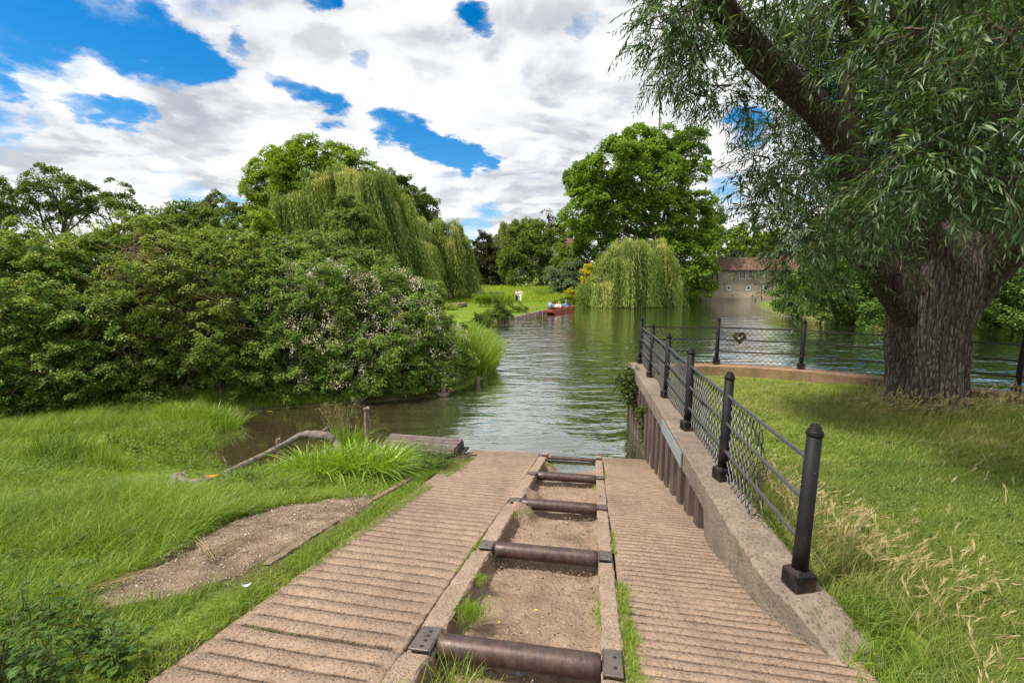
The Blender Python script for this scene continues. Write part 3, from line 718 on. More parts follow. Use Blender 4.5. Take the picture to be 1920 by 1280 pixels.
for me, m in ((MB_BASE, 'iron'), (MB_SHAFT, 'iron'), (MB_CAP, 'iron')): me.materials.append(M[m])
def add_post(root, x, y, rz, tilt=(0, 0), k=1.0):
    p = bpy.data.objects.new('post', MB_SHAFT); COL.objects.link(p); p.parent = root
    p.location = Vector((x, y, 1.398)) - Vector(root.location); p.rotation_euler = (tilt[0], tilt[1], rz); p.scale = (k, k, 1)
    for nm, me in (('base_block', MB_BASE), ('cap', MB_CAP)):
        c = bpy.data.objects.new(nm, me); COL.objects.link(c); c.parent = p
    bevel(p.children[0], .006, 2)
def bar(mb, a, b, w=.03, h=.012, sag=0.0):
    a, b = Vector(a), Vector(b); d = (b - a).normalized(); n = d.cross(Vector((0, 0, 1))).normalized(); up = n.cross(d); K = 6
    V = []
    for i in range(K + 1):
        q = i / K; p = a.lerp(b, q) - up * (sag * 4 * q * (1 - q))
        for sx, sy in ((-1, -1), (1, -1), (1, 1), (-1, 1)): V.append(p + n * (sx * h / 2) + up * (sy * w / 2))
    F = [(i * 4 + k, i * 4 + (k + 1) % 4, i * 4 + 4 + (k + 1) % 4, i * 4 + 4 + k) for i in range(K) for k in range(4)] + [(3, 2, 1, 0), tuple(K * 4 + k for k in range(4))]
    return mb.add(V, F)
def wire_fence(name, parent, path, z0, z1, cell, rad, off, seed, torn_end=None):
    """chain link: interlocking zig-zag wires, each one bent wire standing upright"""
    rg = np.random.default_rng(seed); L = [0]
    for a, b in zip(path[:-1], path[1:]): L.append(L[-1] + math.hypot(b[0] - a[0], b[1] - a[1]))
    tot = L[-1]; xs = np.array([p[0] for p in path]); ys = np.array([p[1] for p in path]); L = np.array(L)
    def pt(s, z):
        s_ = min(max(s, 0), tot); x = np.interp(s_, L, xs); y = np.interp(s_, L, ys); i = min(np.searchsorted(L, s_, side='right') - 1, len(L) - 2)
        dx, dy = xs[i + 1] - xs[i], ys[i + 1] - ys[i]; l = math.hypot(dx, dy); w = off + .028 * (vnoise(s * 1.9 + seed, z * 3.1) - .5) * 2
        return (x + dy / l * w + (s - s_) * dx / l, y - dx / l * w + (s - s_) * dy / l, z + .02 * math.sin(s * 2.1 + seed))
    mb = MB(); ncol = int(tot / cell); nz = int((z1 - z0) / cell)
    for c in range(ncol + 1):
        s0 = c * cell; z_top = nz
        wob = 0
        if torn_end and s0 > tot - torn_end: wob = (s0 - tot + torn_end) / torn_end
        P = []
        for k in range(nz + 1):
            zz = z0 + k * cell + (wob * .03 * math.sin(k * 1.7 + c))
            s = s0 + (cell if (k + c) % 2 == 0 else 0) * (1 + .25 * wob) + wob * .05 * math.sin(k * .9 + c * .7)
            p = pt(s, zz); e = .0035 if (k + c) % 2 else -.0035
            P.append((p[0] + e, p[1], p[2]))
        if rg.random() < (.25 if not wob else .7):                     # loose twisted end
            q = P[-1]; P.append((q[0] + rg.uniform(-.02, .03), q[1] + rg.uniform(-.03, .03), q[2] + rg.uniform(.005, .03)))
        mb.tube(P, rad, 4, False)
    return mb.build(name, M['wire'], parent)
rl = thing('iron_railing', 'black iron railing with torn chain-link mesh running down beside the slipway', 'railing', (2.3, 6.8, 1.4))
for i, (x, y) in enumerate(POSTS_SIDE): add_post(rl, x, y, R(8), (R([0, .3, .4, -.2, .3, .4][i]), R([0, .5, .3, .5, .9, 1.4][i])), [.92, .95, 1, 1, 1, 1][i])
for h in (.30, .565, .83):
    for a, b in zip(POSTS_SIDE[:-1], POSTS_SIDE[1:]):
        mb = MB(); bar(mb, (a[0], a[1], 1.4 + h), (b[0], b[1], 1.4 + h), .026, .016, .004)
        bevel(mb.build('rail', M['rail'], rl), .003, 1)
side_path = [(x + .0, y) for x, y in POSTS_SIDE[:5]] + [(1.88, 3.55)]
wire_fence('chain_link_mesh', rl, side_path, 1.43, 2.24, .048, .0044, -.035, 3, .35)
rl2 = thing('iron_railing', 'brown-black iron railing with chain-link mesh curving along the water behind the willow', 'railing', (6.5, 9.8, 1.4))
for i, (x, y) in enumerate(POSTS_BACK): add_post(rl2, x, y, R([-5, -18, -35, -52, -62, -66][i]), (0, R([.4, .5, .6, 1.2, .5, 0][i])), .95)
allb = [POSTS_SIDE[0]] + POSTS_BACK
for h in (.30, .565, .83):
    for a, b in zip(allb[:-1], allb[1:]):
        mb = MB(); bar(mb, (a[0], a[1], 1.4 + h), (b[0], b[1], 1.4 + h), .026 if h < .8 else .03, .018, .006); mb.build('rail', M['rail_brown'], rl2)
wire_fence('chain_link_mesh', rl2, allb, 1.43, 2.23, .056, .0046, .03, 9)

# heart wreaths hung on the far railing
def heart(t): # unit heart outline
    x = 16 * math.sin(t) ** 3; y = 13 * math.cos(t) - 5 * math.cos(2 * t) - 2 * math.cos(3 * t) - math.cos(4 * t); return x / 17, y / 17
def bundle(mb, path, rad, n, seed, rr, closed=True):
    rg = random.Random(seed)
    for k in range(n):
        ph = rg.uniform(0, 6.28); a = rg.uniform(.2, 1) * rad; P = []
        m = len(path)
        for i in range(m + (1 if closed else 0)):
            p = path[i % m]; an = ph + i * .5
            P.append((p[0] + math.cos(an) * a, p[1] + math.sin(an) * a * .8 + rg.uniform(-.004, .004), p[2] + math.sin(an) * a + rg.uniform(-.004, .004)))
        mb.tube(P, rr, 4, False)
c = Vector(at_y(1386, 632, 10.55)); mb = MB()
path = []
for i in range(36):
    x, y = heart(2 * PI * i / 36); path.append((c.x + x * .125, c.y - .02, c.z + y * .115))
bundle(mb, path, .034, 30, 2, .0045)
wr = MB(); rg = random.Random(3)
wreath_rnd = []
for k in range(420):
    p = Vector(rg.choice(path)) + Vector((rg.gauss(0, .017), rg.gauss(0, .018), rg.gauss(0, .017))); d = Vector((rg.gauss(0, 1), rg.gauss(0, .6), rg.gauss(0, 1))).normalized() * rg.uniform(.02, .045); s_ = d.cross(Vector((0, 1, .3))).normalized() * .007
    wr.add([p, p + d * .5 + s_, p + d, p + d * .5 - s_], [(0, 1, 2, 3)]); wreath_rnd += [rg.random()] * 4
o = thing('heart_wreath', 'dried moss wreath with a heart-shaped opening hung on the far railing mesh', 'wreath', c)
mb.build('twig_ring', M['twig'], o)
me = wr.mesh('dried_leaves'); at_ = me.attributes.new('rnd', 'FLOAT', 'POINT'); at_.data.foreach_set('value', np.array(wreath_rnd, dtype=np.float32)); link('dried_leaves', me, M['wreath'], o)
c = Vector(at_y(1320, 644, 10.62)); mb = MB(); path = []
for i in range(32):
    x, y = heart(2 * PI * i / 32); path.append((c.x + x * .088, c.y - .02, c.z + y * .082))
bundle(mb, path, .007, 6, 8, .003)
tag(mb.build('heart_wreath', M['twig']), 'thin bare twig heart hung on the mesh left of the moss wreath', 'wreath')

# ------------------------------------------------------------------ timber landing, posts, driftwood
deck = thing('landing_stage', 'low brown timber landing stage with plank top at the water left of the slipway', 'landing stage', (-1.6, 8.4, .2))
d0 = [at_z(x, y, .37) for x, y in ((733, 812), (867, 822), (845, 850), (712, 836))]
A, B, C, D = [np.array(p) for p in d0]
npl = 7
for k in range(npl):
    g = .07; q0, q1 = (k + g) / npl, (k + 1 - g) / npl; rgk = random.Random(k)
    a0, a1 = A + (D - A) * q0, A + (D - A) * q1; b0, b1 = B + (C - B) * q0, B + (C - B) * q1
    dz = rgk.uniform(-.004, .004); b0 = b0 + (b0 - a0) * rgk.uniform(-.01, .012); b1 = b1 + (b1 - a1) * rgk.uniform(-.01, .012)
    mb = MB(); up = np.array([0, 0, 1])
    mb.hexa([a1 - up * .035, b1 - up * .035, b0 - up * .035, a0 - up * .035, a1 + up * dz, b1 + up * dz, b0 + up * dz, a0 + up * dz])
    bevel(mb.build('plank', M['deck'] if k % 3 else M['deck2'], deck), .005, 1)
mb = MB()
for p, q in ((A, B), (D, C), (A, D), (B, C)):
    d = (q - p); p2, q2 = p + d * .02, q - d * .02; n = np.cross(d / np.linalg.norm(d), [0, 0, 1]) * .03
    mb.hexa([p2 - n - [0, 0, .17], q2 - n - [0, 0, .17], q2 + n - [0, 0, .17], p2 + n - [0, 0, .17], p2 - n - [0, 0, .037], q2 - n - [0, 0, .037], q2 + n - [0, 0, .037], p2 + n - [0, 0, .037]])
for p in (A, B, C, D):
    q = (A + B + C + D) / 4; p = p + (q - p) * .06; mb.box((p[0], p[1], -.15), (.09, .09, .66))
mb.build('frame', M['deck_dark'], deck)
s0 = [at_z(x, y, .20) for x, y in ((862, 838), (880, 836), (858, 860), (842, 856))]
mb = MB(); P = [np.array(p) for p in (s0[3], s0[2], s0[1], s0[0])]
mb.hexa([p - [0, 0, .05] for p in P] + P)
m_ = (P[0] + P[1] + P[2] + P[3]) / 4; mb.box((m_[0], m_[1], .0), (.10, .10, .28))
tag(bevel(mb.build('step_board', M['deck']), .006, 1), 'single lower plank step beside the landing stage by the water', 'step')

def wood_post(px, pyb, pyt, zb, r, label, jag=0.02, notch=False):
    b = at_z(px, pyb, zb); t = at_y(px, pyt, b[1]); h = t[2] - b[2]
    root = thing('mooring_post', label, 'post', (b[0], b[1], b[2]))
    mb = MB(); n = 12; V = []; F = []; rg = random.Random(px)
    rows = 8
    for i in range(rows + 1):
        z = b[2] - .4 + (h + .4) * i / rows
        for k in range(n):
            a = 2 * PI * k / n; rr = r * (1 + .06 * math.sin(3 * a + i)) * rg.uniform(.96, 1.04)
            V.append((b[0] + rr * math.cos(a), b[1] + rr * math.sin(a), z + (rg.uniform(-jag, jag) if i == rows else 0)))
    F = [(i * n + k, i * n + (k + 1) % n, (i + 1) * n + (k + 1) % n, (i + 1) * n + k) for i in range(rows) for k in range(n)]
    V.append((b[0], b[1], t[2] - .01)); F += [(rows * n + k, rows * n + (k + 1) % n, len(V) - 1) for k in range(n)]
    mb.add(V, F); mb.build('shaft', M['post_wood'], root)
    if notch:
        m2 = MB(); m2.lathe((b[0], b[1], t[2] - .055), [(r * 1.12, 0), (r * 1.12, .03)], 14); m2.build('iron_band', M['plate'], root)
    return root
wood_post(690, 836, 764, .05, .055, 'tall brown timber mooring post standing behind the landing stage', .012, True)
wood_post(832, 741, 712, 0, .07, 'pale split post in the water in front of the bramble bush', .04)
wood_post(895, 720, 706, 0, .09, 'short pale stump standing in the water by the reeds', .015)
wood_post(522, 836, 822, 0, .045, 'small dark stump just showing above the muddy inlet', .015)

def branch(pts, name, mat, parent, jit=.12, n=10, sub=4):
    P = []; Rr = []
    pts = [(np.array(p[:3], float), p[3]) for p in pts]
    for i in range(len(pts) - 1):
        p0 = pts[max(i - 1, 0)][0]; p1 = pts[i][0]; p2 = pts[i + 1][0]; p3 = pts[min(i + 2, len(pts) - 1)][0]
        for k in range(sub):
            t = k / sub; P.append(.5 * ((2 * p1) + (-p0 + p2) * t + (2 * p0 - 5 * p1 + 4 * p2 - p3) * t * t + (-p0 + 3 * p1 - 3 * p2 + p3) * t ** 3)); Rr.append(pts[i][1] * (1 - t) + pts[i + 1][1] * t)
    P.append(pts[-1][0]); Rr.append(pts[-1][1])
    mb = MB(); mb.tube(P, Rr, n, True, jit)
    return mb.build(name, mat, parent, True)
dw = thing('driftwood_branch', 'long grey bleached fallen branch lying along the muddy inlet edge', 'branch', tuple(at_z(500, 855, .1)))
def pz(x, y, z, r):
    p = at_z(x, y, z)
    for _ in range(6):
        zz = max(z, GZ(p[0], p[1]) + .07 + r * .5); p = at_z(x, y, zz)
    return (p[0], p[1], p[2], r)
branch([pz(322, 912, 0.60, 0.039), pz(330, 893, 0.65, 0.058), pz(348, 903, 0.60, 0.047), pz(395, 900, 0.52, 0.043), pz(438, 880, 0.46, 0.047), pz(500, 850, 0.44, 0.051), pz(545, 826, 0.52, 0.047), pz(566, 816, 0.55, 0.066), pz(590, 815, 0.55, 0.078), pz(616, 820, 0.52, 0.078), pz(632, 834, 0.40, 0.066), pz(640, 850, 0.25, 0.047)], 'trunk', M['drift'], dw, .2)
branch([pz(638, 842, 0.35, 0.055), pz(600, 850, 0.40, 0.039), pz(556, 860, 0.38, 0.043), pz(505, 880, 0.40, 0.039), pz(470, 893, 0.36, 0.027)], 'side_limb', M['drift'], dw)
for tw_ in ([(440, 880, .4, .02), (425, 868, .55, .014), (418, 856, .62, .006)], [(500, 850, .36, .02), (515, 838, .5, .012), (519, 828, .6, .006)], [(395, 900, .45, .018), (380, 890, .55, .012), (372, 888, .6, .005)], [(556, 860, .32, .02), (540, 866, .42, .012), (530, 862, .5, .006)], [(600, 815, .5, .03), (612, 803, .6, .018), (625, 800, .62, .007)]):
    branch([pz(*q) for q in tw_], 'twig', M['drift'], dw, .15, 6, 3)
branch([pz(335, 893, .56, .03), pz(343, 886, .62, .02), pz(352, 893, .6, .012)], 'stub', M['drift'], dw)
# ------------------------------------------------------------------ leaves
def unit(v): return v / np.maximum(np.linalg.norm(v, axis=-1, keepdims=True), 1e-9)
def rand_dir(rg, n): return unit(rg.normal(size=(n, 3)))
def leaf_geo(pos, axis, nrm, L, W, fold=.25):
    """rhombic leaf folded along its midrib: 4 points, 2 triangles"""
    axis = unit(axis); side = unit(np.cross(axis, nrm)); nn = np.cross(side, axis)
    L = np.asarray(L)[:, None]; W = np.asarray(W)[:, None]
    m = pos + axis * L * .45 + nn * W * fold
    V = np.stack([pos, m - side * W * .5, pos + axis * L - nn * L * .06, m + side * W * .5], 1)
    n = len(pos); b = (np.arange(n) * 4)[:, None]
    F = np.concatenate([b + [[0, 2, 1]], b + [[0, 3, 2]]], 1).reshape(-1, 3)
    return V.reshape(-1, 3), F
DENS = 2.6
class Geo:
    def __init__(s): s.V = []; s.F = []; s.A = []; s.n = 0
    def add(s, V, F, a):
        s.V.append(V); s.F.append(F + s.n); s.A.append(a); s.n += len(V)
    def leaves(s, pos, axis, nrm, L, W, rnd, fold=.25):
        V, F = leaf_geo(pos, axis, nrm, L, W, fold); s.add(V, F, np.repeat(np.clip(rnd, 0, 1), 4))
    def mesh(s, name): return np_mesh(name, np.concatenate(s.V), np.concatenate(s.F), dict(rnd=np.concatenate(s.A)))
def pb(px, py, rpx, Y, sq=1.0):
    c = at_y(px, py, Y); r = rpx / FPX * Y
    return (c[0], c[1], c[2], r, sq)
def crown_geo(geo, blobs, cl_per_m2, leaves_per, L, Wr, cl_r, rg, shell=(.55, 1.06), up=.55, zmin=None, top_light=.0, gap=.0, drop=.25):
    """blobs (x,y,z,r,squash). Leaf clusters sit in the outer shell of every blob."""
    for (bx, by, bz, r, sq) in blobs:
        n = max(4, int(cl_per_m2 * DENS * 4 * PI * r * r))
        d = rand_dir(rg, n); d[:, 2] += .15; d = unit(d)
        lump = .88 + .3 * (vnoise(d[:, 0] * 2.3 + bx, d[:, 1] * 2.3 + d[:, 2] * 1.7 + by) - .4)
        q = rg.uniform(shell[0], shell[1], n) * lump
        c = np.array([bx, by, bz]) + d * (q * r)[:, None] * [1, 1, sq]
        keep = np.ones(n, bool)
        if gap: keep &= vnoise(c[:, 0] * 1.4 / max(r, .4) + 7, c[:, 2] * 1.4 / max(r, .4) + c[:, 1]) > gap
        if zmin is not None: keep &= c[:, 2] > zmin + .1
        c = c[keep]; d = d[keep]; n = len(c)
        if n == 0: continue
        crn = rg.random(n)
        m = leaves_per; N_ = n * m
        cc = np.repeat(c, m, 0); dd = np.repeat(d, m, 0)
        off = rg.normal(size=(N_, 3)) * cl_r * [1, 1, .62]
        p = cc + off
        if zmin is not None: p[:, 2] = np.maximum(p[:, 2], zmin + .02 + .06 * rg.random(N_))
        ax = unit(off * .9 / cl_r + dd * .7 + rg.normal(size=(N_, 3)) * .55 + [0, 0, -drop])
        nr = unit(dd * .7 + rg.normal(size=(N_, 3)) * .5 + [0, 0, up])
        rn = .5 + (np.repeat(crn, m) - .5) * .5 + rg.normal(size=N_) * .17 + top_light * (dd[:, 2])
        ll = L * rg.uniform(.65, 1.25, N_)
        geo.leaves(p, ax, nr, ll, ll * Wr * rg.uniform(.8, 1.2, N_), rn)
def crown_geo2(geo, blobs, tr, L, Wr, rg, cover=1.2, lai=1.1, flat=.62, shell=(.72, 1.04), zmin=None, drop=.3, cull=.62, tone=.5, lump=.4, gap=0.0):
    """foliage as domed sprays: each tuft is a flattened cap of leaves with dark space beneath it"""
    Bc = np.array([b[:3] for b in blobs]); Br = np.array([b[3] for b in blobs])
    for bi, (bx, by, bz, r, sq) in enumerate(blobs):
        t0 = min(tr, r * .62)
        n = max(5, int(cover * 4 * r * r / (t0 * t0)))
        d = rand_dir(rg, n); d[:, 2] += .12; d = unit(d)
        lp_ = 1 + lump * (vnoise(d[:, 0] * 2.1 + bx, d[:, 1] * 2.1 + d[:, 2] * 1.9 + by) - .5)
        c = np.array([bx, by, bz]) + d * (rg.uniform(*shell, n) * lp_ * r)[:, None] * [1, 1, sq]
        D = np.linalg.norm(c[:, None, :] - Bc[None], axis=2) / Br[None]; D[:, bi] = 9
        keep = D.min(1) > cull
        if gap: keep &= vnoise(c[:, 0] * 1.1 / max(r, .4) + 7 + bi, c[:, 2] * 1.3 / max(r, .4) + c[:, 1] * .7) > gap
        if zmin is not None: keep &= c[:, 2] > zmin + .05
        c, d = c[keep], d[keep]; n = len(c)
        if n == 0: continue
        tk = t0 * rg.uniform(.55, 1.45, n); m = max(6, int(lai * 6.3 * t0 * t0 / (.5 * L * L * Wr)))
        I = np.repeat(np.arange(n), m); N_ = len(I)
        e = rand_dir(rg, N_); e[:, 2] = np.where(e[:, 2] < -.25, -e[:, 2], e[:, 2])
        e = unit(e + d[I] * .55)
        off = e * (tk[I] * rg.uniform(.45, 1.08, N_))[:, None] * [1, 1, flat]
        tilt = rg.normal(size=(n, 2)) * .45
        off[:, 2] += (off[:, :2] * tilt[I]).sum(1)
        p = c[I] + off
        if zmin is not None: p[:, 2] = np.maximum(p[:, 2], zmin + .02 + .08 * rg.random(N_))
        ax = unit(e * [1, 1, .3] + rg.normal(size=(N_, 3)) * .5 + [0, 0, -drop])
        nr = unit(e * .55 + rg.normal(size=(N_, 3)) * .38 + [0, 0, .6])
        rn = tone + (rg.random(n) - .5)[I] * .42 + rg.normal(size=N_) * .15
        ll = L * rg.uniform(.65, 1.25, N_)
        geo.leaves(p, ax, nr, ll, ll * Wr * rg.uniform(.8, 1.2, N_), rn)
def tree(name, label, cat, base, blobs, leafm, barkm, trunk_r=.3, group=None, cl=.9, lp=9, L=.3, Wr=.6, clr=.45, seed=1, split=.35, up=.55, gap=.0, shell=(.55, 1.06), trunk_top=None, limbs=True, zmin=None, drop=.25, flare=1.4, twigs=0, cover=1.0, lai=1.0):
    rg = np.random.default_rng(seed); rp = random.Random(seed)
    root = thing(name, label, cat, base, 0, group)
    g = Geo(); crown_geo2(g, blobs, clr * 1.65, L, Wr, rg, cover, lai, .82, (.72, 1.06), zmin, drop, .6, .5, .45, gap)
    link('crown', g.mesh('crown'), leafm, root)
    mb = MB(); B = np.array(base, float); cen = np.average(np.array([b[:3] for b in blobs]), 0, [b[3] for b in blobs])
    top = np.array(trunk_top) if trunk_top is not None else B + (cen - B) * [.6, .6, split * 2]
    mid = (B + top) / 2 + [rp.uniform(-.1, .1) * trunk_r * 4, 0, 0]
    mb.tube([B - [0, 0, .3], B + [0, 0, trunk_r], mid, top], [trunk_r * flare, trunk_r * 1.1, trunk_r * .9, trunk_r * .72], 10, True, .06)
    if limbs:
        for b in blobs:
            c = np.array(b[:3]); q = rp.uniform(.55, 1.0); s = mid + (top - mid) * q
            m1 = s + (c - s) * .5 + np.array([0, 0, -.1 * np.linalg.norm(c - s)]) + rg.normal(size=3) * .06 * np.linalg.norm(c - s)
            r0 = min(trunk_r * .55, .10 + b[3] * .07)
            mb.tube([s, m1, c], [r0, r0 * .7, r0 * .35], 6, False)
            for k in range(5 + twigs):
                d = rand_dir(rg, 1)[0]; d[2] = abs(d[2]) * .7 + .1; e = c + d * b[3] * rp.uniform(.7, 1.0)
                st_ = m1 + (c - m1) * rp.uniform(.3, 1)
                mb.tube([st_, (st_ + e) / 2 + rg.normal(size=3) * .07 * b[3], e], [r0 * .3, r0 * .2, r0 * .07], 4, False)
    mb.build('trunk', barkm, root, True)
    return root
def on_ground(px, Y):
    x = at_y(px, 560, Y)[0]; return (x, Y, GZ(x, Y))
def weeping(name, label, base, crowns, leafm, seed, nstr, group, zlow, lean=(.2, 0), seg=.34, w=.075, Lr=(.5, 1.0), trunk_r=.5):
    """crowns: (x,y,z,r,sq, drop length). Strands spring from the upper half of each dome and hang."""
    rg = np.random.default_rng(seed); g = Geo()
    tot = sum(c[3] ** 2 for c in crowns); root = thing(name, label, 'weeping willow', base, 0, group)
    mb = MB(); B = np.array(base, float)
    cen = np.average(np.array([c[:3] for c in crowns]), 0); top = B + (cen - B) * [.35, .35, .55]
    mb.tube([B - [0, 0, .4], B + [0, 0, trunk_r], (B + top) / 2, top], [trunk_r * 1.4, trunk_r * 1.1, trunk_r, trunk_r * .75], 10, True, .06)
    for (x, y, z, r, sq, dl) in crowns:
        c = np.array([x, y, z]); m1 = top + (c - top) * .5 + [0, 0, .1 * r]
        mb.tube([top, m1, c + [0, 0, r * sq * .6]], [trunk_r * .5, trunk_r * .3, trunk_r * .12], 6, False)
        ns = int(nstr * r * r / tot)
        # arching feeder branches
        nf = max(8, ns // 36)
        d = rand_dir(rg, nf); d[:, 2] = np.abs(d[:, 2]) * .9 + .12; d = unit(d)
        tips = c + d * r * rg.uniform(.55, 1.05, (nf, 1)) * [1, 1, sq]
        for e in tips[::2]:
            mb.tube([c, (c + e) / 2 + [0, 0, .12 * r], e], [.09, .06, .025], 4, False)
        # strands hang from arcs near the tips, so they gather into curtains
        k = rg.integers(0, nf, ns); out = d[k] * [1, 1, 0]
        p0 = tips[k] + rg.normal(size=(ns, 3)) * .27 * [1, 1, .8]
        ln = dl * rg.uniform(Lr[0], Lr[1], ns) * (.5 + .8 * rg.random(nf)[k])
        tone = .62 * rg.random(nf)[k] + .25 * rg.random(ns)
        ln = np.minimum(ln, np.maximum(p0[:, 2] - (zlow + .35 * rg.random(ns)), .5))
        nseg = int(max(4, dl / seg))
        t = (np.arange(nseg) + .5) / nseg
        T = np.tile(t, ns); I = np.repeat(np.arange(ns), nseg)
        S = ln[I] * T; a = np.minimum(S / (.28 * r + .3), 1.6)
        sway = rg.normal(size=(ns, 2)) * .10
        P = p0[I] + out[I] * (.22 * r * (1 - np.exp(-2.2 * a)))[:, None]
        P[:, 2] += .10 * r * np.sin(np.minimum(a * 2.2, PI)) - S * (1 - np.exp(-2.5 * a) * .4)
        P[:, 0] += (lean[0] + sway[I, 0]) * S * (.4 + .6 * T); P[:, 1] += (lean[1] + sway[I, 1]) * S * (.4 + .6 * T)
        keep = S < ln[I]; jit = rg.normal(size=P.shape) * .07
        ax = np.stack([lean[0] + sway[I, 0] + rg.normal(size=len(P)) * .3, lean[1] + sway[I, 1] + rg.normal(size=len(P)) * .3, -np.ones(len(P))], 1)
        nr = unit(out[I] + rg.normal(size=P.shape) * .5 + [0, 0, .45])
        rn = tone[I] + .28 * np.exp(-S / (.35 * r + .3)) + rg.normal(size=len(P)) * .1
        g.leaves(P + jit, ax, nr, seg * rg.uniform(1.0, 1.7, len(P)), w * rg.uniform(.7, 1.4, len(P)), rn, .15)
    mb.build('trunk', M['bark_far'], root, True)
    link('crown', g.mesh('crown'), leafm, root)
    return root

# ------------------------------------------------------------------ trees behind the meadow (surveyed crown by crown)
def blobs(Y, L, k=1.12, spread=.5, seed=0):
    rg = random.Random(seed); out = []
    for e in L:
        px, py, r = e[:3]; Yo = Y + rg.uniform(-1, 1) * spread * r / FPX * Y * 2
        out.append(pb(px, py, r * k, Yo, .92))
    return out
G1 = 'trees beyond the meadow'; G2 = 'trees behind the bramble thicket'
T = tree
T('ash_tree', 'sparse ash tree cut by the left edge of the picture', 'tree', on_ground(5, 45), blobs(45, [(5, 372, 24), (26, 400, 18), (-15, 405, 30), (-15, 365, 24)]), M['ash'], M['bark_far'], .22, G2, .5, 9, .24, .6, .36, 21, twigs=4, cover=.75, lai=.8, gap=.2)
T('ash_tree', 'taller spreading ash tree with dark open crown behind the left thicket', 'tree', on_ground(115, 48), blobs(48, [(92, 338, 22), (66, 372, 22), (112, 366, 28), (152, 372, 24), (128, 400, 26), (180, 390, 18), (85, 402, 24)]), M['ash'], M['bark_far'], .28, G2, .62, 9, .24, .6, .36, 22, twigs=4, cover=.75, lai=.8, gap=.2)
T('ash_tree', 'slim ash with ragged right side just right of the tallest ash', 'tree', on_ground(215, 47), blobs(47, [(215, 362, 20), (200, 392, 24), (236, 388, 22), (250, 405, 12), (268, 402, 8)]), M['ash'], M['bark_far'], .18, G2, .5, 9, .24, .6, .36, 23, twigs=4, cover=.75, lai=.8, gap=.2)
T('shrubby_tree', 'rounded mid-green small tree behind the centre of the thicket', 'tree', on_ground(345, 32), blobs(32, [(350, 412, 25), (325, 432, 30), (390, 428, 32), (298, 440, 22), (430, 445, 22), (360, 450, 40)]), M['shrub'], M['bark_far'], .15, G2, 1.3, 10, .17, .6, .28, 24)
T('ash_tree', 'flat-topped umbrella ash with bare stems left of the big willow', 'tree', on_ground(410, 58), blobs(58, [(388, 394, 13), (410, 386, 17), (432, 396, 15), (445, 402, 10), (372, 400, 8)], 1.1), M['ash'], M['bark_far'], .2, G2, .8, 9, .24, .6, .4, 25, trunk_top=tuple(at_y(410, 405, 58)), twigs=4)
T('lime_tree', 'low bright yellow-green tree against the left side of the big willow', 'tree', on_ground(490, 50), blobs(50, [(478, 430, 24), (500, 448, 24), (462, 452, 22), (495, 415, 16), (488, 470, 30)]), M['lime'], M['bark_far'], .22, G1, .95, 9, .26, .7, .45, 26)
T('lime_tree', 'tall bright green lime tree rising behind the big weeping willow', 'tree', on_ground(560, 92), blobs(92, [(540, 305, 32), (512, 325, 30), (575, 308, 34), (605, 315, 24), (505, 362, 36), (545, 350, 45), (628, 298, 20), (668, 312, 20), (690, 318, 12), (505, 405, 30), (530, 400, 45), (600, 350, 50), (650, 335, 30), (560, 430, 60)]), M['lime'], M['bark_far'], .55, G1, .75, 9, .42, .7, .75, 27)
T('poplar_tree', 'dark green tree showing behind the right shoulder of the big willow', 'tree', on_ground(765, 90), blobs(90, [(752, 362, 20), (775, 380, 24), (792, 398, 20), (760, 400, 40), (735, 350, 20), (790, 430, 30)]), M['ash'], M['bark_far'], .4, G1, .8, 9, .36, .65, .65, 28)
WG = 'weeping willows round the river'
def wc(Y, L, dl, dY=2.5, seed=0):
    rg = random.Random(seed)
    return [(*at_y(px, py, Y + rg.uniform(-dY, dY)), r / FPX * Y, sq, d_ / FPX * Y) for px, py, r, sq, d_ in L]
weeping('weeping_willow', 'largest weeping willow, wide curtain of yellow-green strands blown to the right', on_ground(690, 62),
        wc(62, [(562, 392, 42, .8, 130), (543, 372, 26, .8, 150), (605, 355, 46, .85, 120), (650, 345, 46, .85, 170), (700, 350, 48, .9, 180), (735, 400, 46, .9, 150), (770, 432, 44, .8, 125), (805, 458, 34, .8, 100), (700, 430, 55, .8, 120), (760, 470, 45, .8, 100), (640, 430, 60, .8, 100)], 0, 4.5, 4), M['weep'], 31, 7000, WG, 1.2, (.22, 0), .36, .10, trunk_r=.6)
weeping('weeping_willow', 'second weeping willow adjoining the largest one on its right, leaning curtains', on_ground(845, 66),
        wc(66, [(835, 432, 26, .9, 120), (858, 455, 24, .8, 100), (815, 450, 24, .8, 100), (868, 490, 20, .7, 70), (845, 478, 30, .8, 80)], 0, 3, 5), M['weep'], 32, 2400, WG, 1.0, (.2, 0), .36, .085, trunk_r=.4)
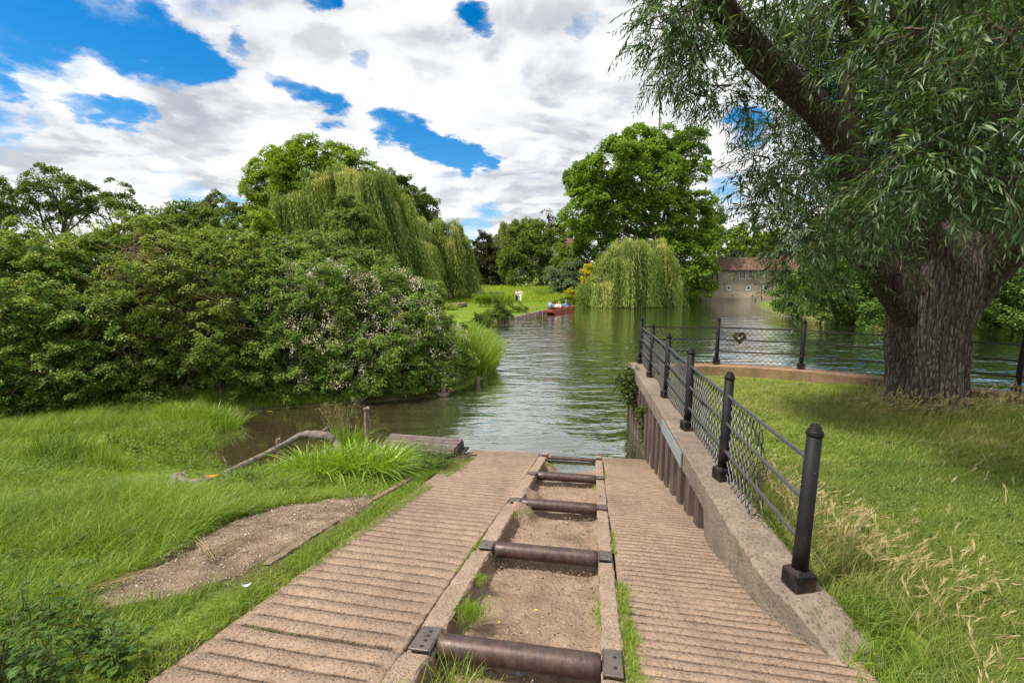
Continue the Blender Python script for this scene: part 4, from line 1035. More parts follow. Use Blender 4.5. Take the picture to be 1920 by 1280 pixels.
# ragged whip branches out of the top of the big willow
T('shrubby_tree', 'leafy darker small tree standing in front of the big weeping willow', 'tree', on_ground(650, 40), blobs(40, [(645, 400, 22), (628, 435, 26), (668, 430, 32), (645, 470, 36), (690, 470, 26), (612, 475, 24), (690, 435, 16), (655, 382, 12), (720, 500, 22)], 1.05), M['bramble_light'], M['bark_far'], .16, G1, 1.0, 9, .19, .6, .34, 33, gap=.2, twigs=3)
T('yew_tree', 'dark brownish-green yew in the gap right of the weeping willows', 'tree', on_ground(905, 98), blobs(98, [(905, 455, 13), (898, 475, 20), (915, 480, 20), (900, 500, 26), (922, 505, 24), (890, 520, 28), (920, 528, 28), (905, 535, 26)], 1.1), M['yew'], M['bark_far'], .4, G1, .8, 9, .40, .5, .55, 34)
weeping('weeping_willow', 'distant olive weeping willow behind the autumn-tinted tree', on_ground(960, 105), wc(105, [(960, 432, 30, .75, 75), (985, 425, 24, .8, 75), (938, 448, 20, .8, 80), (1005, 432, 24, .8, 70), (965, 465, 32, .8, 60), (930, 470, 16, .8, 60)], 0, 4, 6), M['weep_far'], 35, 2200, WG, 2.2, (.02, 0), .5, .13, trunk_r=.5)
T('maple_tree', 'yellowish-green tree with visible leaning trunk behind the two walkers', 'tree', on_ground(1018, 88), blobs(88, [(985, 455, 26), (1010, 450, 26), (998, 485, 34), (968, 490, 24), (1030, 478, 28), (985, 515, 30), (1038, 500, 24), (1010, 512, 24), (962, 512, 20)], 1.1), M['maple'], M['bark_pale'], .4, G1, .8, 9, .36, .6, .6, 36)
T('copper_beech', 'thin dark copper-leaved treetop poking above the distant willow', 'tree', on_ground(1025, 94), blobs(94, [(1027, 402, 8), (1018, 415, 8), (1034, 418, 8), (1022, 428, 9), (1038, 432, 9), (1028, 445, 14)], 1.1), M['copper'], M['bark_far'], .3, G1, .45, 8, .40, .6, .5, 37, twigs=5, gap=.3, cover=.4, lai=.6)
T('lime_tree', 'pale green treetops seen above the half-hidden house', 'tree', on_ground(1062, 125), blobs(125, [(1065, 438, 18), (1045, 434, 13), (1080, 428, 16), (1090, 445, 20), (1072, 425, 10)]), M['lime'], M['bark_far'], .4, G1, .7, 9, .5, .7, .8, 38)
T('shrubby_tree', 'olive green tree between the hidden house and the meadow', 'tree', on_ground(1075, 80), blobs(80, [(1068, 488, 24), (1088, 480, 22), (1052, 505, 18), (1080, 505, 26), (1098, 500, 24)]), M['maple'], M['bark_far'], .2, G1, .85, 9, .34, .6, .55, 39)
T('willow_shrub', 'silvery grey-green bush at the far edge of the meadow', 'bush', on_ground(1060, 74), blobs(74, [(1058, 520, 20), (1045, 530, 16), (1078, 518, 20), (1065, 540, 22), (1040, 545, 12), (1085, 538, 18)]), M['greyleaf'], M['bark_far'], .15, G1, 1.2, 9, .30, .5, .45, 40)
T('plane_tree', 'huge bright green plane tree towering over the small weeping willow', 'tree', on_ground(1250, 78), blobs(78, [(1197, 282, 36), (1245, 278, 34), (1155, 305, 34), (1118, 325, 28), (1085, 338, 20), (1285, 292, 28), (1072, 345, 10), (1210, 335, 52), (1140, 372, 44), (1250, 345, 30), (1308, 325, 16), (1100, 400, 36), (1165, 415, 52), (1230, 420, 52), (1300, 420, 36), (1300, 478, 42), (1285, 525, 30), (1115, 445, 34), (1318, 525, 20), (1255, 490, 44), (1318, 375, 14), (1325, 455, 18), (1300, 265, 16), (1170, 275, 18), (1270, 385, 22)], 1.1, .8, 2) + blobs(72.6, [(1322, 482, 16), (1328, 508, 14), (1330, 530, 12), (1318, 548, 12), (1300, 556, 10), (1305, 520, 18)], 1.1, .15, 3), M['plane'], M['bark_pale'], .7, G1, .68, 9, .40, .8, .62, 41, gap=.10, cover=1.25)
weeping('weeping_willow', 'small dense dome-shaped weeping willow trailing into the river', on_ground(1190, 63.5),
        wc(60, [(1190, 488, 52, .9, 125), (1150, 508, 44, .85, 100), (1232, 505, 44, .95, 105), (1120, 535, 34, .8, 70), (1215, 470, 36, .8, 110), (1258, 530, 24, .9, 70), (1172, 470, 30, .8, 110), (1100, 552, 18, .8, 40)], 0, 3, 7), M['weep'], 42, 4200, WG, .08, (0, 0), .32, .085, (.7, 1.25), trunk_r=.4)
T('golden_shrub', 'bright golden-yellow bush at the waterside left of the dome willow', 'bush', on_ground(1078, 61), blobs(60.5, [(1070, 552, 8), (1080, 558, 10), (1090, 566, 9), (1076, 566, 8), (1100, 570, 8)], 1.1, .3), M['yellow'], M['bark_far'], .06, None, 3.2, 10, .18, .8, .25, 43)
T('golden_shrub', 'small patch of golden foliage peeking above the dome willow left shoulder', 'bush', on_ground(1106, 67), blobs(67, [(1106, 505, 7), (1112, 512, 8), (1098, 520, 10), (1110, 530, 12)], 1.1, .3), M['yellow'], M['bark_far'], .08, None, 2.4, 9, .22, .8, .3, 44)
T('lime_tree', 'pale green tree just right of the plane tree above the mill roof', 'tree', on_ground(1340, 100), blobs(100, [(1335, 398, 16), (1342, 420, 14), (1330, 440, 20), (1345, 450, 10)]), M['shrub'], M['bark_far'], .4, G1, .7, 9, .45, .65, .7, 45)
T('lime_tree', 'light green tree rising behind the tiled mill roof', 'tree', on_ground(1395, 98), blobs(98, [(1378, 452, 18), (1402, 455, 24), (1365, 470, 14), (1425, 465, 20), (1390, 475, 20), (1450, 455, 22)]), M['lime'], M['bark_far'], .4, G1, .7, 9, .45, .7, .7, 46)
for i, (px, pts) in enumerate([(1600, [(1580, 440, 50), (1620, 460, 50), (1560, 480, 40), (1620, 420, 40)]), (1760, [(1720, 440, 60), (1780, 430, 60), (1690, 480, 40), (1760, 480, 60)]), (1930, [(1880, 440, 60), (1940, 430, 70), (1900, 490, 50), (1840, 470, 40), (1980, 480, 60)])]):
    T('riverside_tree', ['shaded tree behind the right bank bushes, left of the willow trunk', 'shaded tree on the far bank hidden behind the big willow trunk', 'shaded tree on the far bank at the right picture edge'][i], 'tree', on_ground(px, 62), blobs(62, pts), M['bankshrub'], M['bark_far'], .4, 'trees on the right bank', .6, 9, .36, .65, .6, 50 + i)
BG = 'bushes on the right bank'
T('riverside_bush', 'bright green bush at the water beside the mill wall', 'bush', on_ground(1490, 46), blobs(43, [(1478, 562, 20), (1500, 552, 26), (1465, 578, 12), (1492, 580, 18), (1520, 570, 24), (1505, 530, 20)], 1.1, .4), M['bankshrub'], M['bark_far'], .1, BG, 1.7, 9, .22, .65, .34, 54)
T('riverside_bush', 'large dark green bush overhanging the water left of the willow trunk', 'bush', on_ground(1575, 40), blobs(36.3, [(1545, 555, 30), (1580, 545, 36), (1590, 598, 16), (1620, 600, 16), (1615, 560, 32), (1565, 585, 24), (1600, 588, 22), (1545, 520, 30), (1600, 515, 34), (1635, 540, 34), (1650, 575, 26), (1535, 580, 16)], 1.1, .4), M['bankshrub'], M['bark_far'], .12, BG, 1.7, 9, .2, .65, .32, 55)
T('riverside_bush', 'low leafy bush touching the water just left of the willow trunk', 'bush', on_ground(1660, 36), blobs(32.5, [(1630, 592, 16), (1655, 588, 24), (1685, 585, 30), (1640, 600, 12), (1710, 590, 26)], 1.1, .4), M['bankshrub'], M['bark_far'], .08, BG, 2.2, 9, .17, .65, .28, 56)
T('riverside_bush', 'dark bush on the far bank seen right of the willow trunk', 'bush', on_ground(1890, 31), blobs(28.8, [(1860, 560, 40), (1900, 560, 44), (1930, 590, 44), (1875, 600, 30), (1860, 616, 18), (1905, 616, 24), (1850, 530, 36), (1940, 540, 50), (1985, 590, 50), (1800, 570, 40)], 1.1, .4), M['bankshrub'], M['bark_far'], .12, BG, 1.9, 9, .18, .65, .3, 57)

# ------------------------------------------------------------------ bramble thickets on the left
def thicket(name, label, bl, leafm, base, seed, cl, lp=11, L=.068, Wr=.74, clr=.12, tr=.18, ncane=90, bloom=None, cane_zone=None, mat2=None):
    rg = np.random.default_rng(seed); rp = random.Random(seed); root = thing(name, label, 'bush', base, 0, 'bramble thickets on the left bank')
    g = Geo(); zg = base[2]
    zmin = -.02 if seed > 60 else zg
    crown_geo2(g, bl, tr, L, Wr, rg, 1.25, 1.0, .85, (.70, 1.12), zg, .3, .64, .56, .9, .24)
    crown_geo(g, [(x, y, z, r * .72, s) for x, y, z, r, s in bl], cl * .14, 6, L * 2.0, .75, clr * 1.3, rg, (.6, 1.0), .4, zg, -.05)  # inner leaves
    # pointed shoots sticking out of the outline
    for (x, y, z, r, s) in bl:
        n = int(9 * r * r) + 3; d = rand_dir(rg, n); d[:, 2] = np.abs(d[:, 2]); d[:, 1] -= .3; d = unit(d)
        for k in range(n):
            p = np.array([x, y, z]) + d[k] * r * [1, 1, s] * .95; ln = rp.uniform(.18, .5); m = 12; t = np.linspace(0, 1, m)
            ax = unit(d[k] + rg.normal(size=3) * .4 + [0, 0, .35]); P = p + ax * (t * ln)[:, None] + np.array([0, 0, -1]) * (t * t * ln * .35)[:, None]
            dirs = unit(ax + rg.normal(size=(m, 3)) * .8); keep = P[:, 2] > zg + .05
            if keep.sum() > 1: g.leaves(P[keep], dirs[keep], unit(rg.normal(size=(m, 3)) * .4 + [0, 0, 1])[keep], L * rg.uniform(.6, 1.0, m)[keep], L * .65 * rg.uniform(.7, 1.1, m)[keep], np.full(m, rp.uniform(.5, .95))[keep])
    link('foliage', g.mesh('foliage'), leafm, root)
    mb = MB()
    for k in range(ncane):
        b = bl[rp.randrange(len(bl))]; x, y, z, r, s = b
        a = np.array([x + rp.uniform(-.8, .8) * r, y + rp.uniform(-.9, .2) * r, zg]); d = rand_dir(rg, 1)[0]; d[2] = abs(d[2]); e = np.array([x, y, z]) + d * r * [1, 1, s] * rp.uniform(.6, 1.0)
        m1 = (a + e) / 2 + rg.normal(size=3) * .2 * r + [0, 0, .25 * r]
        mb.tube([a, m1, e, e + (e - m1) * .25 + [0, 0, -.2 * r]], [.012, .010, .007, .003], 4, False)
    if cane_zone:
        for k in range(520):                                            # dead, bare tangled canes
            x, y, z, r = cane_zone[rp.randrange(len(cane_zone))]
            d = rand_dir(rg, 1)[0]; d[1] = -abs(d[1]); p = np.array([x, y, z]) + d * r * rp.uniform(.8, 1.08); ax = unit(np.array([rp.gauss(0, 1), rp.gauss(0, .35), rp.gauss(-.2, .9)])); ln = rp.uniform(.3, 1.1)
            mb.tube([p, p + ax * ln * .5 + rg.normal(size=3) * .05, p + ax * ln + [0, 0, -.15 * ln]], [.0075, .006, .003], 4, False)
    mb.build('canes', M['cane'], root, True)
    if bloom:
        gb = Geo(); frac, zones = bloom
        for (x, y, z, r, s) in zones:
            n = int(frac * r * r); d = rand_dir(rg, n); d[:, 2] = np.abs(d[:, 2]) * 1.0; d[:, 1] = -np.abs(d[:, 1]) * .9 + .15; d = unit(d); c = np.array([x, y, z]) + d * r * [1, 1, s] * rg.uniform(.98, 1.14, (n, 1))
            m = 11; cc = np.repeat(c, m, 0); off = rg.normal(size=cc.shape) * .042
            gb.leaves(cc + off, unit(off + rg.normal(size=off.shape) * .03 + 1e-6), unit(rg.normal(size=off.shape) * .4 + [0, -.4, .8]), rg.uniform(.024, .05, len(cc)), rg.uniform(.02, .042, len(cc)), np.repeat(rg.random(n), m) * .6 + rg.random(len(cc)) * .4)
        link('blossoms', gb.mesh('blossoms'), M['bloom'], root)
    return root
def TB(L, k=1.05, sq=.95):
    return [pb(px, py, r * k, Y, sq) for px, py, r, Y in L]
thicket('bramble_thicket', 'dark dense bramble thicket at the left edge of the picture',
        TB([(-60, 580, 125, 12.5), (60, 560, 100, 12.6), (20, 660, 120, 11.6), (130, 620, 95, 11.9), (-40, 710, 90, 11.2), (90, 715, 85, 11.2), (180, 700, 80, 11.7), (160, 545, 72, 13.2), (30, 510, 66, 13.8), (-120, 545, 115, 14), (190, 750, 45, 11.6)]), M['bramble'], (-9.5, 12.2, .25), 61, 11, ncane=140)
thicket('bramble_thicket', 'tallest bramble thicket with a tangle of dead brown canes in its middle',
        TB([(230, 505, 80, 13.8), (330, 518, 90, 13.7), (420, 540, 85, 13.8), (290, 600, 95, 12.9), (380, 640, 90, 12.9), (250, 690, 75, 12.2), (340, 710, 65, 12.6), (440, 490, 46, 15), (180, 492, 56, 14.4), (300, 478, 50, 14.6), (430, 690, 60, 12.9), (260, 470, 36, 15), (380, 475, 40, 15.0), (300, 745, 45, 12.2)]), M['bramble_mid'], (-7.0, 13.6, .25), 62, 10, ncane=260,
        cane_zone=[(*at_y(300, 540, 12.9)[:3], 1.15), (*at_y(380, 560, 12.9)[:3], .95), (*at_y(260, 640, 12.2)[:3], .8), (*at_y(300, 500, 13.0)[:3], .9), (*at_y(420, 600, 12.9), .8)])
thicket('bramble_thicket', 'bramble bush covered in pale pink blossom, overhanging the water',
        TB([(560, 560, 75, 14.2), (640, 580, 75, 14.2), (510, 610, 80, 13.9), (600, 650, 80, 13.6), (690, 640, 70, 14), (760, 620, 60, 14.6), (500, 700, 60, 13.1), (580, 715, 50, 13.1), (660, 710, 55, 13.2), (740, 690, 55, 13.6), (800, 665, 50, 14.4), (820, 710, 32, 14.0), (700, 580, 45, 15), (780, 570, 40, 15.6), (840, 640, 30, 15.2), (620, 530, 35, 15), (740, 545, 35, 15.5), (850, 680, 28, 14.8), (470, 740, 36, 12.9), (545, 745, 30, 12.8), (620, 738, 30, 13), (700, 732, 28, 13.1), (780, 728, 28, 13.5)]), M['bramble'], (-3.8, 14.6, .12), 63, 10.5, ncane=120,
        bloom=(120, TB([(640, 580, 76, 14.2), (690, 640, 72, 14), (760, 620, 62, 14.6), (800, 665, 52, 14.4), (780, 570, 42, 15.6), (840, 640, 32, 15.2), (700, 580, 48, 15), (740, 690, 50, 13.6), (740, 545, 36, 15.5), (560, 560, 60, 14.2), (600, 640, 66, 13.6), (510, 610, 80, 13.9), (600, 650, 82, 13.6), (580, 715, 50, 13.1), (660, 710, 55, 13.2), (820, 710, 34, 14.0), (620, 530, 38, 15)])))
thicket('bramble_thicket', 'paler bramble mound behind the blossom-covered bush',
        TB([(510, 520, 55, 17), (560, 500, 50, 17.5), (620, 510, 45, 17.5), (680, 520, 45, 17.8), (460, 500, 50, 17), (730, 535, 30, 18), (590, 540, 70, 17.5)]), M['bramble_light'], (-7, 18, .3), 64, 7, L=.10, clr=.16, ncane=30, bloom=(14, TB([(560, 500, 52, 17.5), (620, 510, 48, 17.5), (680, 520, 46, 17.8), (510, 520, 55, 17)])))
# ------------------------------------------------------------------ the big pollard willow on the lawn
def bark_tube(pts, n_round, step, seed, ridges=9, amp=.05, flare=None, oval=1.0):
    """thick limb with deep twisting bark ridges; pts: (x,y,z,r)"""
    P = []; Rr = []; pts = [(np.array(p[:3], float), float(p[3])) for p in pts]
    for i in range(len(pts) - 1):
        p0 = pts[max(i - 1, 0)][0]; p1 = pts[i][0]; p2 = pts[i + 1][0]; p3 = pts[min(i + 2, len(pts) - 1)][0]
        n = max(2, int(np.linalg.norm(p2 - p1) / step))
        for k in range(n):
            t = k / n; P.append(.5 * ((2 * p1) + (-p0 + p2) * t + (2 * p0 - 5 * p1 + 4 * p2 - p3) * t * t + (-p0 + 3 * p1 - 3 * p2 + p3) * t ** 3)); u = t * t * (3 - 2 * t); Rr.append(pts[i][1] * (1 - u) + pts[i + 1][1] * u)
    P.append(pts[-1][0]); Rr.append(pts[-1][1]); P = np.array(P); Rr = np.array(Rr); m = len(P)
    Tn = np.gradient(P, axis=0); Tn = unit(Tn); U = np.zeros_like(P); u = np.cross(Tn[0], [0, 1, 0.01]); u /= np.linalg.norm(u)
    for i in range(m):
        u = u - Tn[i] * (u @ Tn[i]); u /= np.linalg.norm(u); U[i] = u
    W = np.cross(Tn, U); a = np.linspace(0, 2 * PI, n_round, endpoint=False); s = np.concatenate([[0], np.cumsum(np.linalg.norm(np.diff(P, axis=0), axis=1))])
    A, S_ = np.meshgrid(a, s); rr = np.repeat(Rr[:, None], n_round, 1)
    cx, cy = np.cos(A), np.sin(A)
    per = 4096.0
    def n3(f, fz, sd):  # angular-periodic noise
        return .5 * (vnoise(cx * f + sd, S_ * fz + cy * f + sd) + vnoise(cy * f + 2 * sd, S_ * fz * .9 - cx * f + 40 + sd))
    lobes = .05 * np.sin(3 * A + S_ * .6 + seed) + .03 * np.sin(5 * A - S_ * .8 + 2 * seed)
    tw = A + .35 * (n3(1.5, .8, seed + 3) - .5)
    ph = tw * ridges + 3.6 * (n3(2.4, 1.7, seed) - .5) * 1.9
    ridge = np.abs(np.sin(ph)) ** .65
    ph2 = np.round(ridges * 2.2) * tw + 4.2 * (n3(4, 3.2, seed + 11) - .5) * 2.2
    ridge2 = np.abs(np.sin(ph2)) ** .7
    fine = n3(9, 5, seed + 5)
    d = amp * (.62 * ridge + .38 * ridge2 - .55) + amp * 1.0 * (fine - .5)
    r = rr * (1 + lobes * .8) + d * np.clip(rr / .5, .25, 1.1)
    if flare is not None: r *= flare(A, S_)
    V = P[:, None, :] + U[:, None, :] * (cx * r * oval)[..., None] + W[:, None, :] * (cy * r)[..., None]
    V = V.reshape(-1, 3); i = np.arange((m - 1) * n_round); q, c = i // n_round, i % n_round; b = q * n_round; c2 = (c + 1) % n_round
    F = np.stack([b + c, b + c2, b + n_round + c2, b + n_round + c], 1)
    return V, F
TB_ = np.array([6.86, 7.76, 1.2]); TB_[2] = GZ(6.86, 7.76)
willow = thing('pollard_willow', 'massive old willow with deeply furrowed trunk on the lawn at right', 'tree', tuple(TB_))
def tp(px, py, Y): return at_y(px, py, Y - .26)
def groove(A, S_):
    # deep fluted seam up the front right of the trunk, root flare at the foot
    seam = 1 - .13 * np.exp(-((((A - 4.95 - .10 * np.sin(S_ * 2.2) + PI) % (2 * PI)) - PI) / .11) ** 2) * ss(0, .4, S_) - .07 * np.exp(-((((A - 4.0 + .12 * S_ + PI) % (2 * PI)) - PI) / .16) ** 2)
    return seam * (1 + .16 * ss(.55, 0, S_) * (1 + .35 * np.sin(5 * A)))
trunk_pts = [(*(TB_ - [0, 0, .35]), .70), (*(TB_ + [.0, 0, .1]), .70), (7.10, 8.02, 1.85), (7.08, 8.02, 2.5)]
trunk_pts = [(x, y, z, r) for (x, y, z), r in [(TB_ + [0, 0, -.35], .57), (TB_ + [0, 0, .05], .53), (tp(1740, 690, 8.02), .50), (tp(1742, 620, 8.02), .515), (tp(1750, 560, 8.02), .58), (tp(1755, 505, 8.02), .60), (tp(1758, 455, 8.02), .52), (tp(1762, 420, 8.02), .3)]]
V, F = bark_tube(trunk_pts, 380, .018, 3, 25, .07, groove)
link('trunk', np_mesh('trunk', V, F, None, True), M['bark'], willow)
def limb(L, seed, nr=120, amp=.03, ridges=13, mat='bark_limb_shaded'):
    pts = [(*tp(px, py, Y), r) for px, py, Y, r in L]
    V, F = bark_tube(pts, nr, .03, seed, ridges, amp); return link('limb', np_mesh('limb', V, F, None, True), M[mat], willow)
limb([(1718, 610, 8.0, .24), (1682, 545, 7.9, .27), (1642, 490, 7.8, .23), (1616, 420, 7.6, .20), (1602, 350, 7.4, .19), (1582, 280, 7.2, .185), (1530, 205, 7.0, .18), (1470, 150, 6.8, .18), (1410, 90, 6.6, .17), (1360, 25, 6.4, .15), (1325, -60, 6.2, .12)], 5, 110)
limb([(1742, 520, 7.9, .30), (1728, 420, 7.7, .22), (1722, 330, 7.4, .18), (1718, 230, 7.1, .16), (1712, 150, 6.9, .15), (1700, 60, 6.7, .15), (1690, -60, 6.5, .12)], 6, 100)
limb([(1716, 200, 7.0, .13), (1690, 140, 6.9, .12), (1650, 90, 6.7, .105), (1610, 40, 6.5, .10), (1575, -30, 6.3, .08)], 7, 60)
limb([(1772, 530, 8.0, .38), (1785, 420, 8.1, .34), (1792, 300, 8.1, .34), (1795, 180, 8.1, .35), (1800, 60, 8.1, .34), (1805, -80, 8.1, .32), (1830, -260, 8, .28)], 8, 120, .05)
limb([(1792, 580, 7.95, .30), (1848, 505, 7.7, .31), (1925, 432, 7.3, .29), (2010, 350, 7.0, .30), (2100, 260, 6.8, .24)], 9, 110)
limb([(1600, 330, 7.4, .13), (1598, 250, 7.5, .11), (1590, 170, 7.5, .09), (1580, 80, 7.5, .07)], 12, 50)
limb([(1690, 560, 7.7, .10), (1684, 535, 7.6, .055), (1684, 515, 7.55, .035)], 13, 30, .01)
# foliage: twigs with alternate lance-shaped leaves
NB = [(1250, 40, 55, 6.5), (1300, 95, 62, 6.2), (1262, 130, 42, 6.5), (1345, 165, 48, 7.0), (1405, 190, 34, 7.2), (1320, 30, 62, 6.9), (1430, 40, 62, 7.4), (1290, 20, 50, 6.0), (1310, 185, 26, 6.4), (1225, 70, 22, 6.8),
      (1480, 85, 70, 7.9), (1565, 55, 80, 7.7), (1545, 170, 62, 8.1), (1465, 225, 40, 7.9), (1640, 110, 75, 7.8), (1640, 220, 66, 8.1), (1530, 40, 40, 5.6), (1600, 150, 34, 5.2), (1700, 70, 70, 4.3), (1420, 215, 22, 6.2),
      (1430, 300, 40, 6.6), (1405, 350, 28, 7), (1470, 340, 52, 6.2), (1422, 385, 36, 6.6), (1402, 435, 20, 7), (1480, 430, 62, 6.2), (1555, 380, 66, 7.9), (1545, 450, 55, 7.7), (1530, 400, 34, 6.0), (1468, 475, 28, 6.6), (1505, 510, 38, 6.2), (1610, 410, 60, 6.6), (1590, 480, 36, 6.4), (1640, 390, 40, 5.2), (1610, 310, 66, 8.2), (1530, 290, 42, 8.0), (1640, 330, 40, 5.4), (1385, 320, 16, 7),
      (1700, 270, 75, 4.3), (1680, 340, 46, 4.7), (1780, 290, 85, 4.0), (1865, 200, 95, 3.8), (1890, 330, 85, 3.8), (1800, 295, 50, 4.2), (1885, 290, 46, 4.0), (1780, 150, 95, 4.2), (1880, 60, 95, 3.8), (1740, 335, 22, 4.4), (1690, 395, 14, 4.8), (1850, 340, 16, 4.1), (1640, 385, 26, 5.2), (1692, 492, 12, 6.5)]
NBK = [(1700, 150, 130, 9), (1830, 240, 150, 9.5), (1610, 240, 100, 9), (1800, 60, 150, 9), (1510, 290, 70, 9), (1890, 380, 110, 9.5), (1670, 380, 80, 9), (1560, 90, 90, 9), (1920, 120, 140, 9.5), (1760, 400, 90, 9.4)]
NOV = [(1750, -300, 200, 4.4), (1920, -300, 200, 4.2), (1600, -240, 150, 5.0), (2130, -60, 150, 4.2), (1450, -110, 130, 6), (1650, -160, 160, 6), (1850, -160, 180, 6), (2050, -60, 180, 6), (2080, 150, 150, 6), (1300, -80, 80, 6.3), (2050, 330, 110, 6.4), (1750, -330, 260, 8), (2050, -300, 260, 8), (2150, 60, 200, 9)]  # unseen crown masses above the frame, added to shade trunk and inner foliage
def sprays(geo, tw, L, dens, seed, leaf=.118, per=22, twl=(.45, .95), tone=0.0):
    rg = np.random.default_rng(seed)
    for px, py, rpx, Y in L:
        c = at_y(px, py, Y); r = rpx / FPX * Y * .86; n = max(6, int(dens * r * r))
        d = rand_dir(rg, n); p = c + d * r * (rg.uniform(.05, 1.0, n) ** .55)[:, None] * [1, 1, .95]
        ax = unit(d * .75 + rg.normal(size=(n, 3)) * .55 + [0, 0, -.25]); ln = rg.uniform(*twl, n)
        t = np.linspace(.06, 1, per); T_ = np.tile(t, n); I = np.repeat(np.arange(n), per)
        P = p[I] + ax[I] * (T_ * ln[I])[:, None]; P[:, 2] -= .26 * ln[I] * T_ ** 2
        tan = unit(ax[I] + np.array([0, 0, -.52]) * T_[:, None]); sd = unit(np.cross(tan, rg.normal(size=(n, 3))[I]))
        sg = np.where(np.arange(len(P)) % 2 == 0, 1.0, -1.0)[:, None]
        la = unit(tan * .8 + sd * sg * .62 + rg.normal(size=P.shape) * .22 + [0, 0, -.25])
        nr = unit(rg.normal(size=P.shape) * .45 + [0, -.15, .8])
        ll = leaf * rg.uniform(.65, 1.2, len(P)) * (.7 + .5 * np.sin(PI * np.clip(T_, .05, .95)))
        rn = .38 + tone + .3 * (rg.random(n) - .5)[I] + rg.normal(size=len(P)) * .2 + (rg.random(len(P)) < .08) * .35
        geo.leaves(P, la, nr, ll, ll * .175 * rg.uniform(.8, 1.3, len(P)), rn, .3)
        for k in range(0, n, 2):
            q = [p[k] + ax[k] * ln[k] * u - np.array([0, 0, .26 * ln[k] * u * u]) for u in (0, .5, 1)]
            tw.tube(q, [.0034, .0026, .0014], 3, False)
        m = max(1, n // 9)                                              # supporting branchlets towards the middle of the spray
        for k in range(m):
            tw.tube([c + rg.normal(size=3) * r * .2, (c + p[k]) / 2 + rg.normal(size=3) * .05, p[k]], [.013, .009, .004], 4, False)
g = Geo(); tw = MB()
sprays(g, tw, NB, 480, 71, .102, 17, (.26, .58))
sprays(g, tw, NBK, 190, 72, .14, 20, (.5, 1.1), -.1)
sprays(g, tw, NOV, 80, 73, .17, 18, (.6, 1.2))
link('crown', g.mesh('crown'), M['willow_near'], willow)
link('branches', tw.mesh('branches'), M['twig'], willow)
# ------------------------------------------------------------------ blades
def blades(geo, P, h, lean, w, rnd, rg, seg=3, droop=.35):
    """curved tapering blade: P (n,3), h (n), lean (n,2) horizontal reach as a fraction of the height"""
    n = len(P); az = rg.uniform(0, 2 * PI, n); wd = np.stack([np.cos(az), np.sin(az), np.zeros(n)], 1)
    V = []
    lm = np.linalg.norm(lean, axis=1)
    for k in range(seg + 1):
        t = k / seg; c = P.copy(); c[:, :2] += lean * (h * t ** 1.7)[:, None]; c[:, 2] += h * (t - droop * np.clip(lm, 0, 1.6) * t ** 2.4)
        if k == seg: V.append(c[:, None, :])
        else:
            ww = (w * (1 - .75 * (t ** 1.5)))[:, None] * .5; V.append(np.stack([c - wd * ww, c + wd * ww], 1))
    V = np.concatenate(V, 1); m = V.shape[1]; b = (np.arange(n) * m)[:, None]; f = []
    for k in range(seg - 1):
        f += [b + [[2 * k, 2 * k + 1, 2 * k + 3]], b + [[2 * k, 2 * k + 3, 2 * k + 2]]]
    f.append(b + [[2 * seg - 2, 2 * seg - 1, 2 * seg]])
    F = np.concatenate(f, 1).reshape(-1, 3)
    geo.add(V.reshape(-1, 3), F, np.repeat(np.clip(rnd, 0, 1), m))
def stuff(name, geo, mat): return tag(link(name, geo.mesh(name), mat), kind='stuff')
def sample(n, x0, x1, y0, y1, rg, near=0):
    x = rg.uniform(x0, x1, n); y = rg.uniform(y0, y1, n); return x, y
DRIFT = [tuple(at_z(px, py, .4)[:2]) for px, py in ((318, 915), (330, 885), (400, 890), (540, 815), (620, 808), (640, 850), (560, 875), (470, 905), (400, 912))]
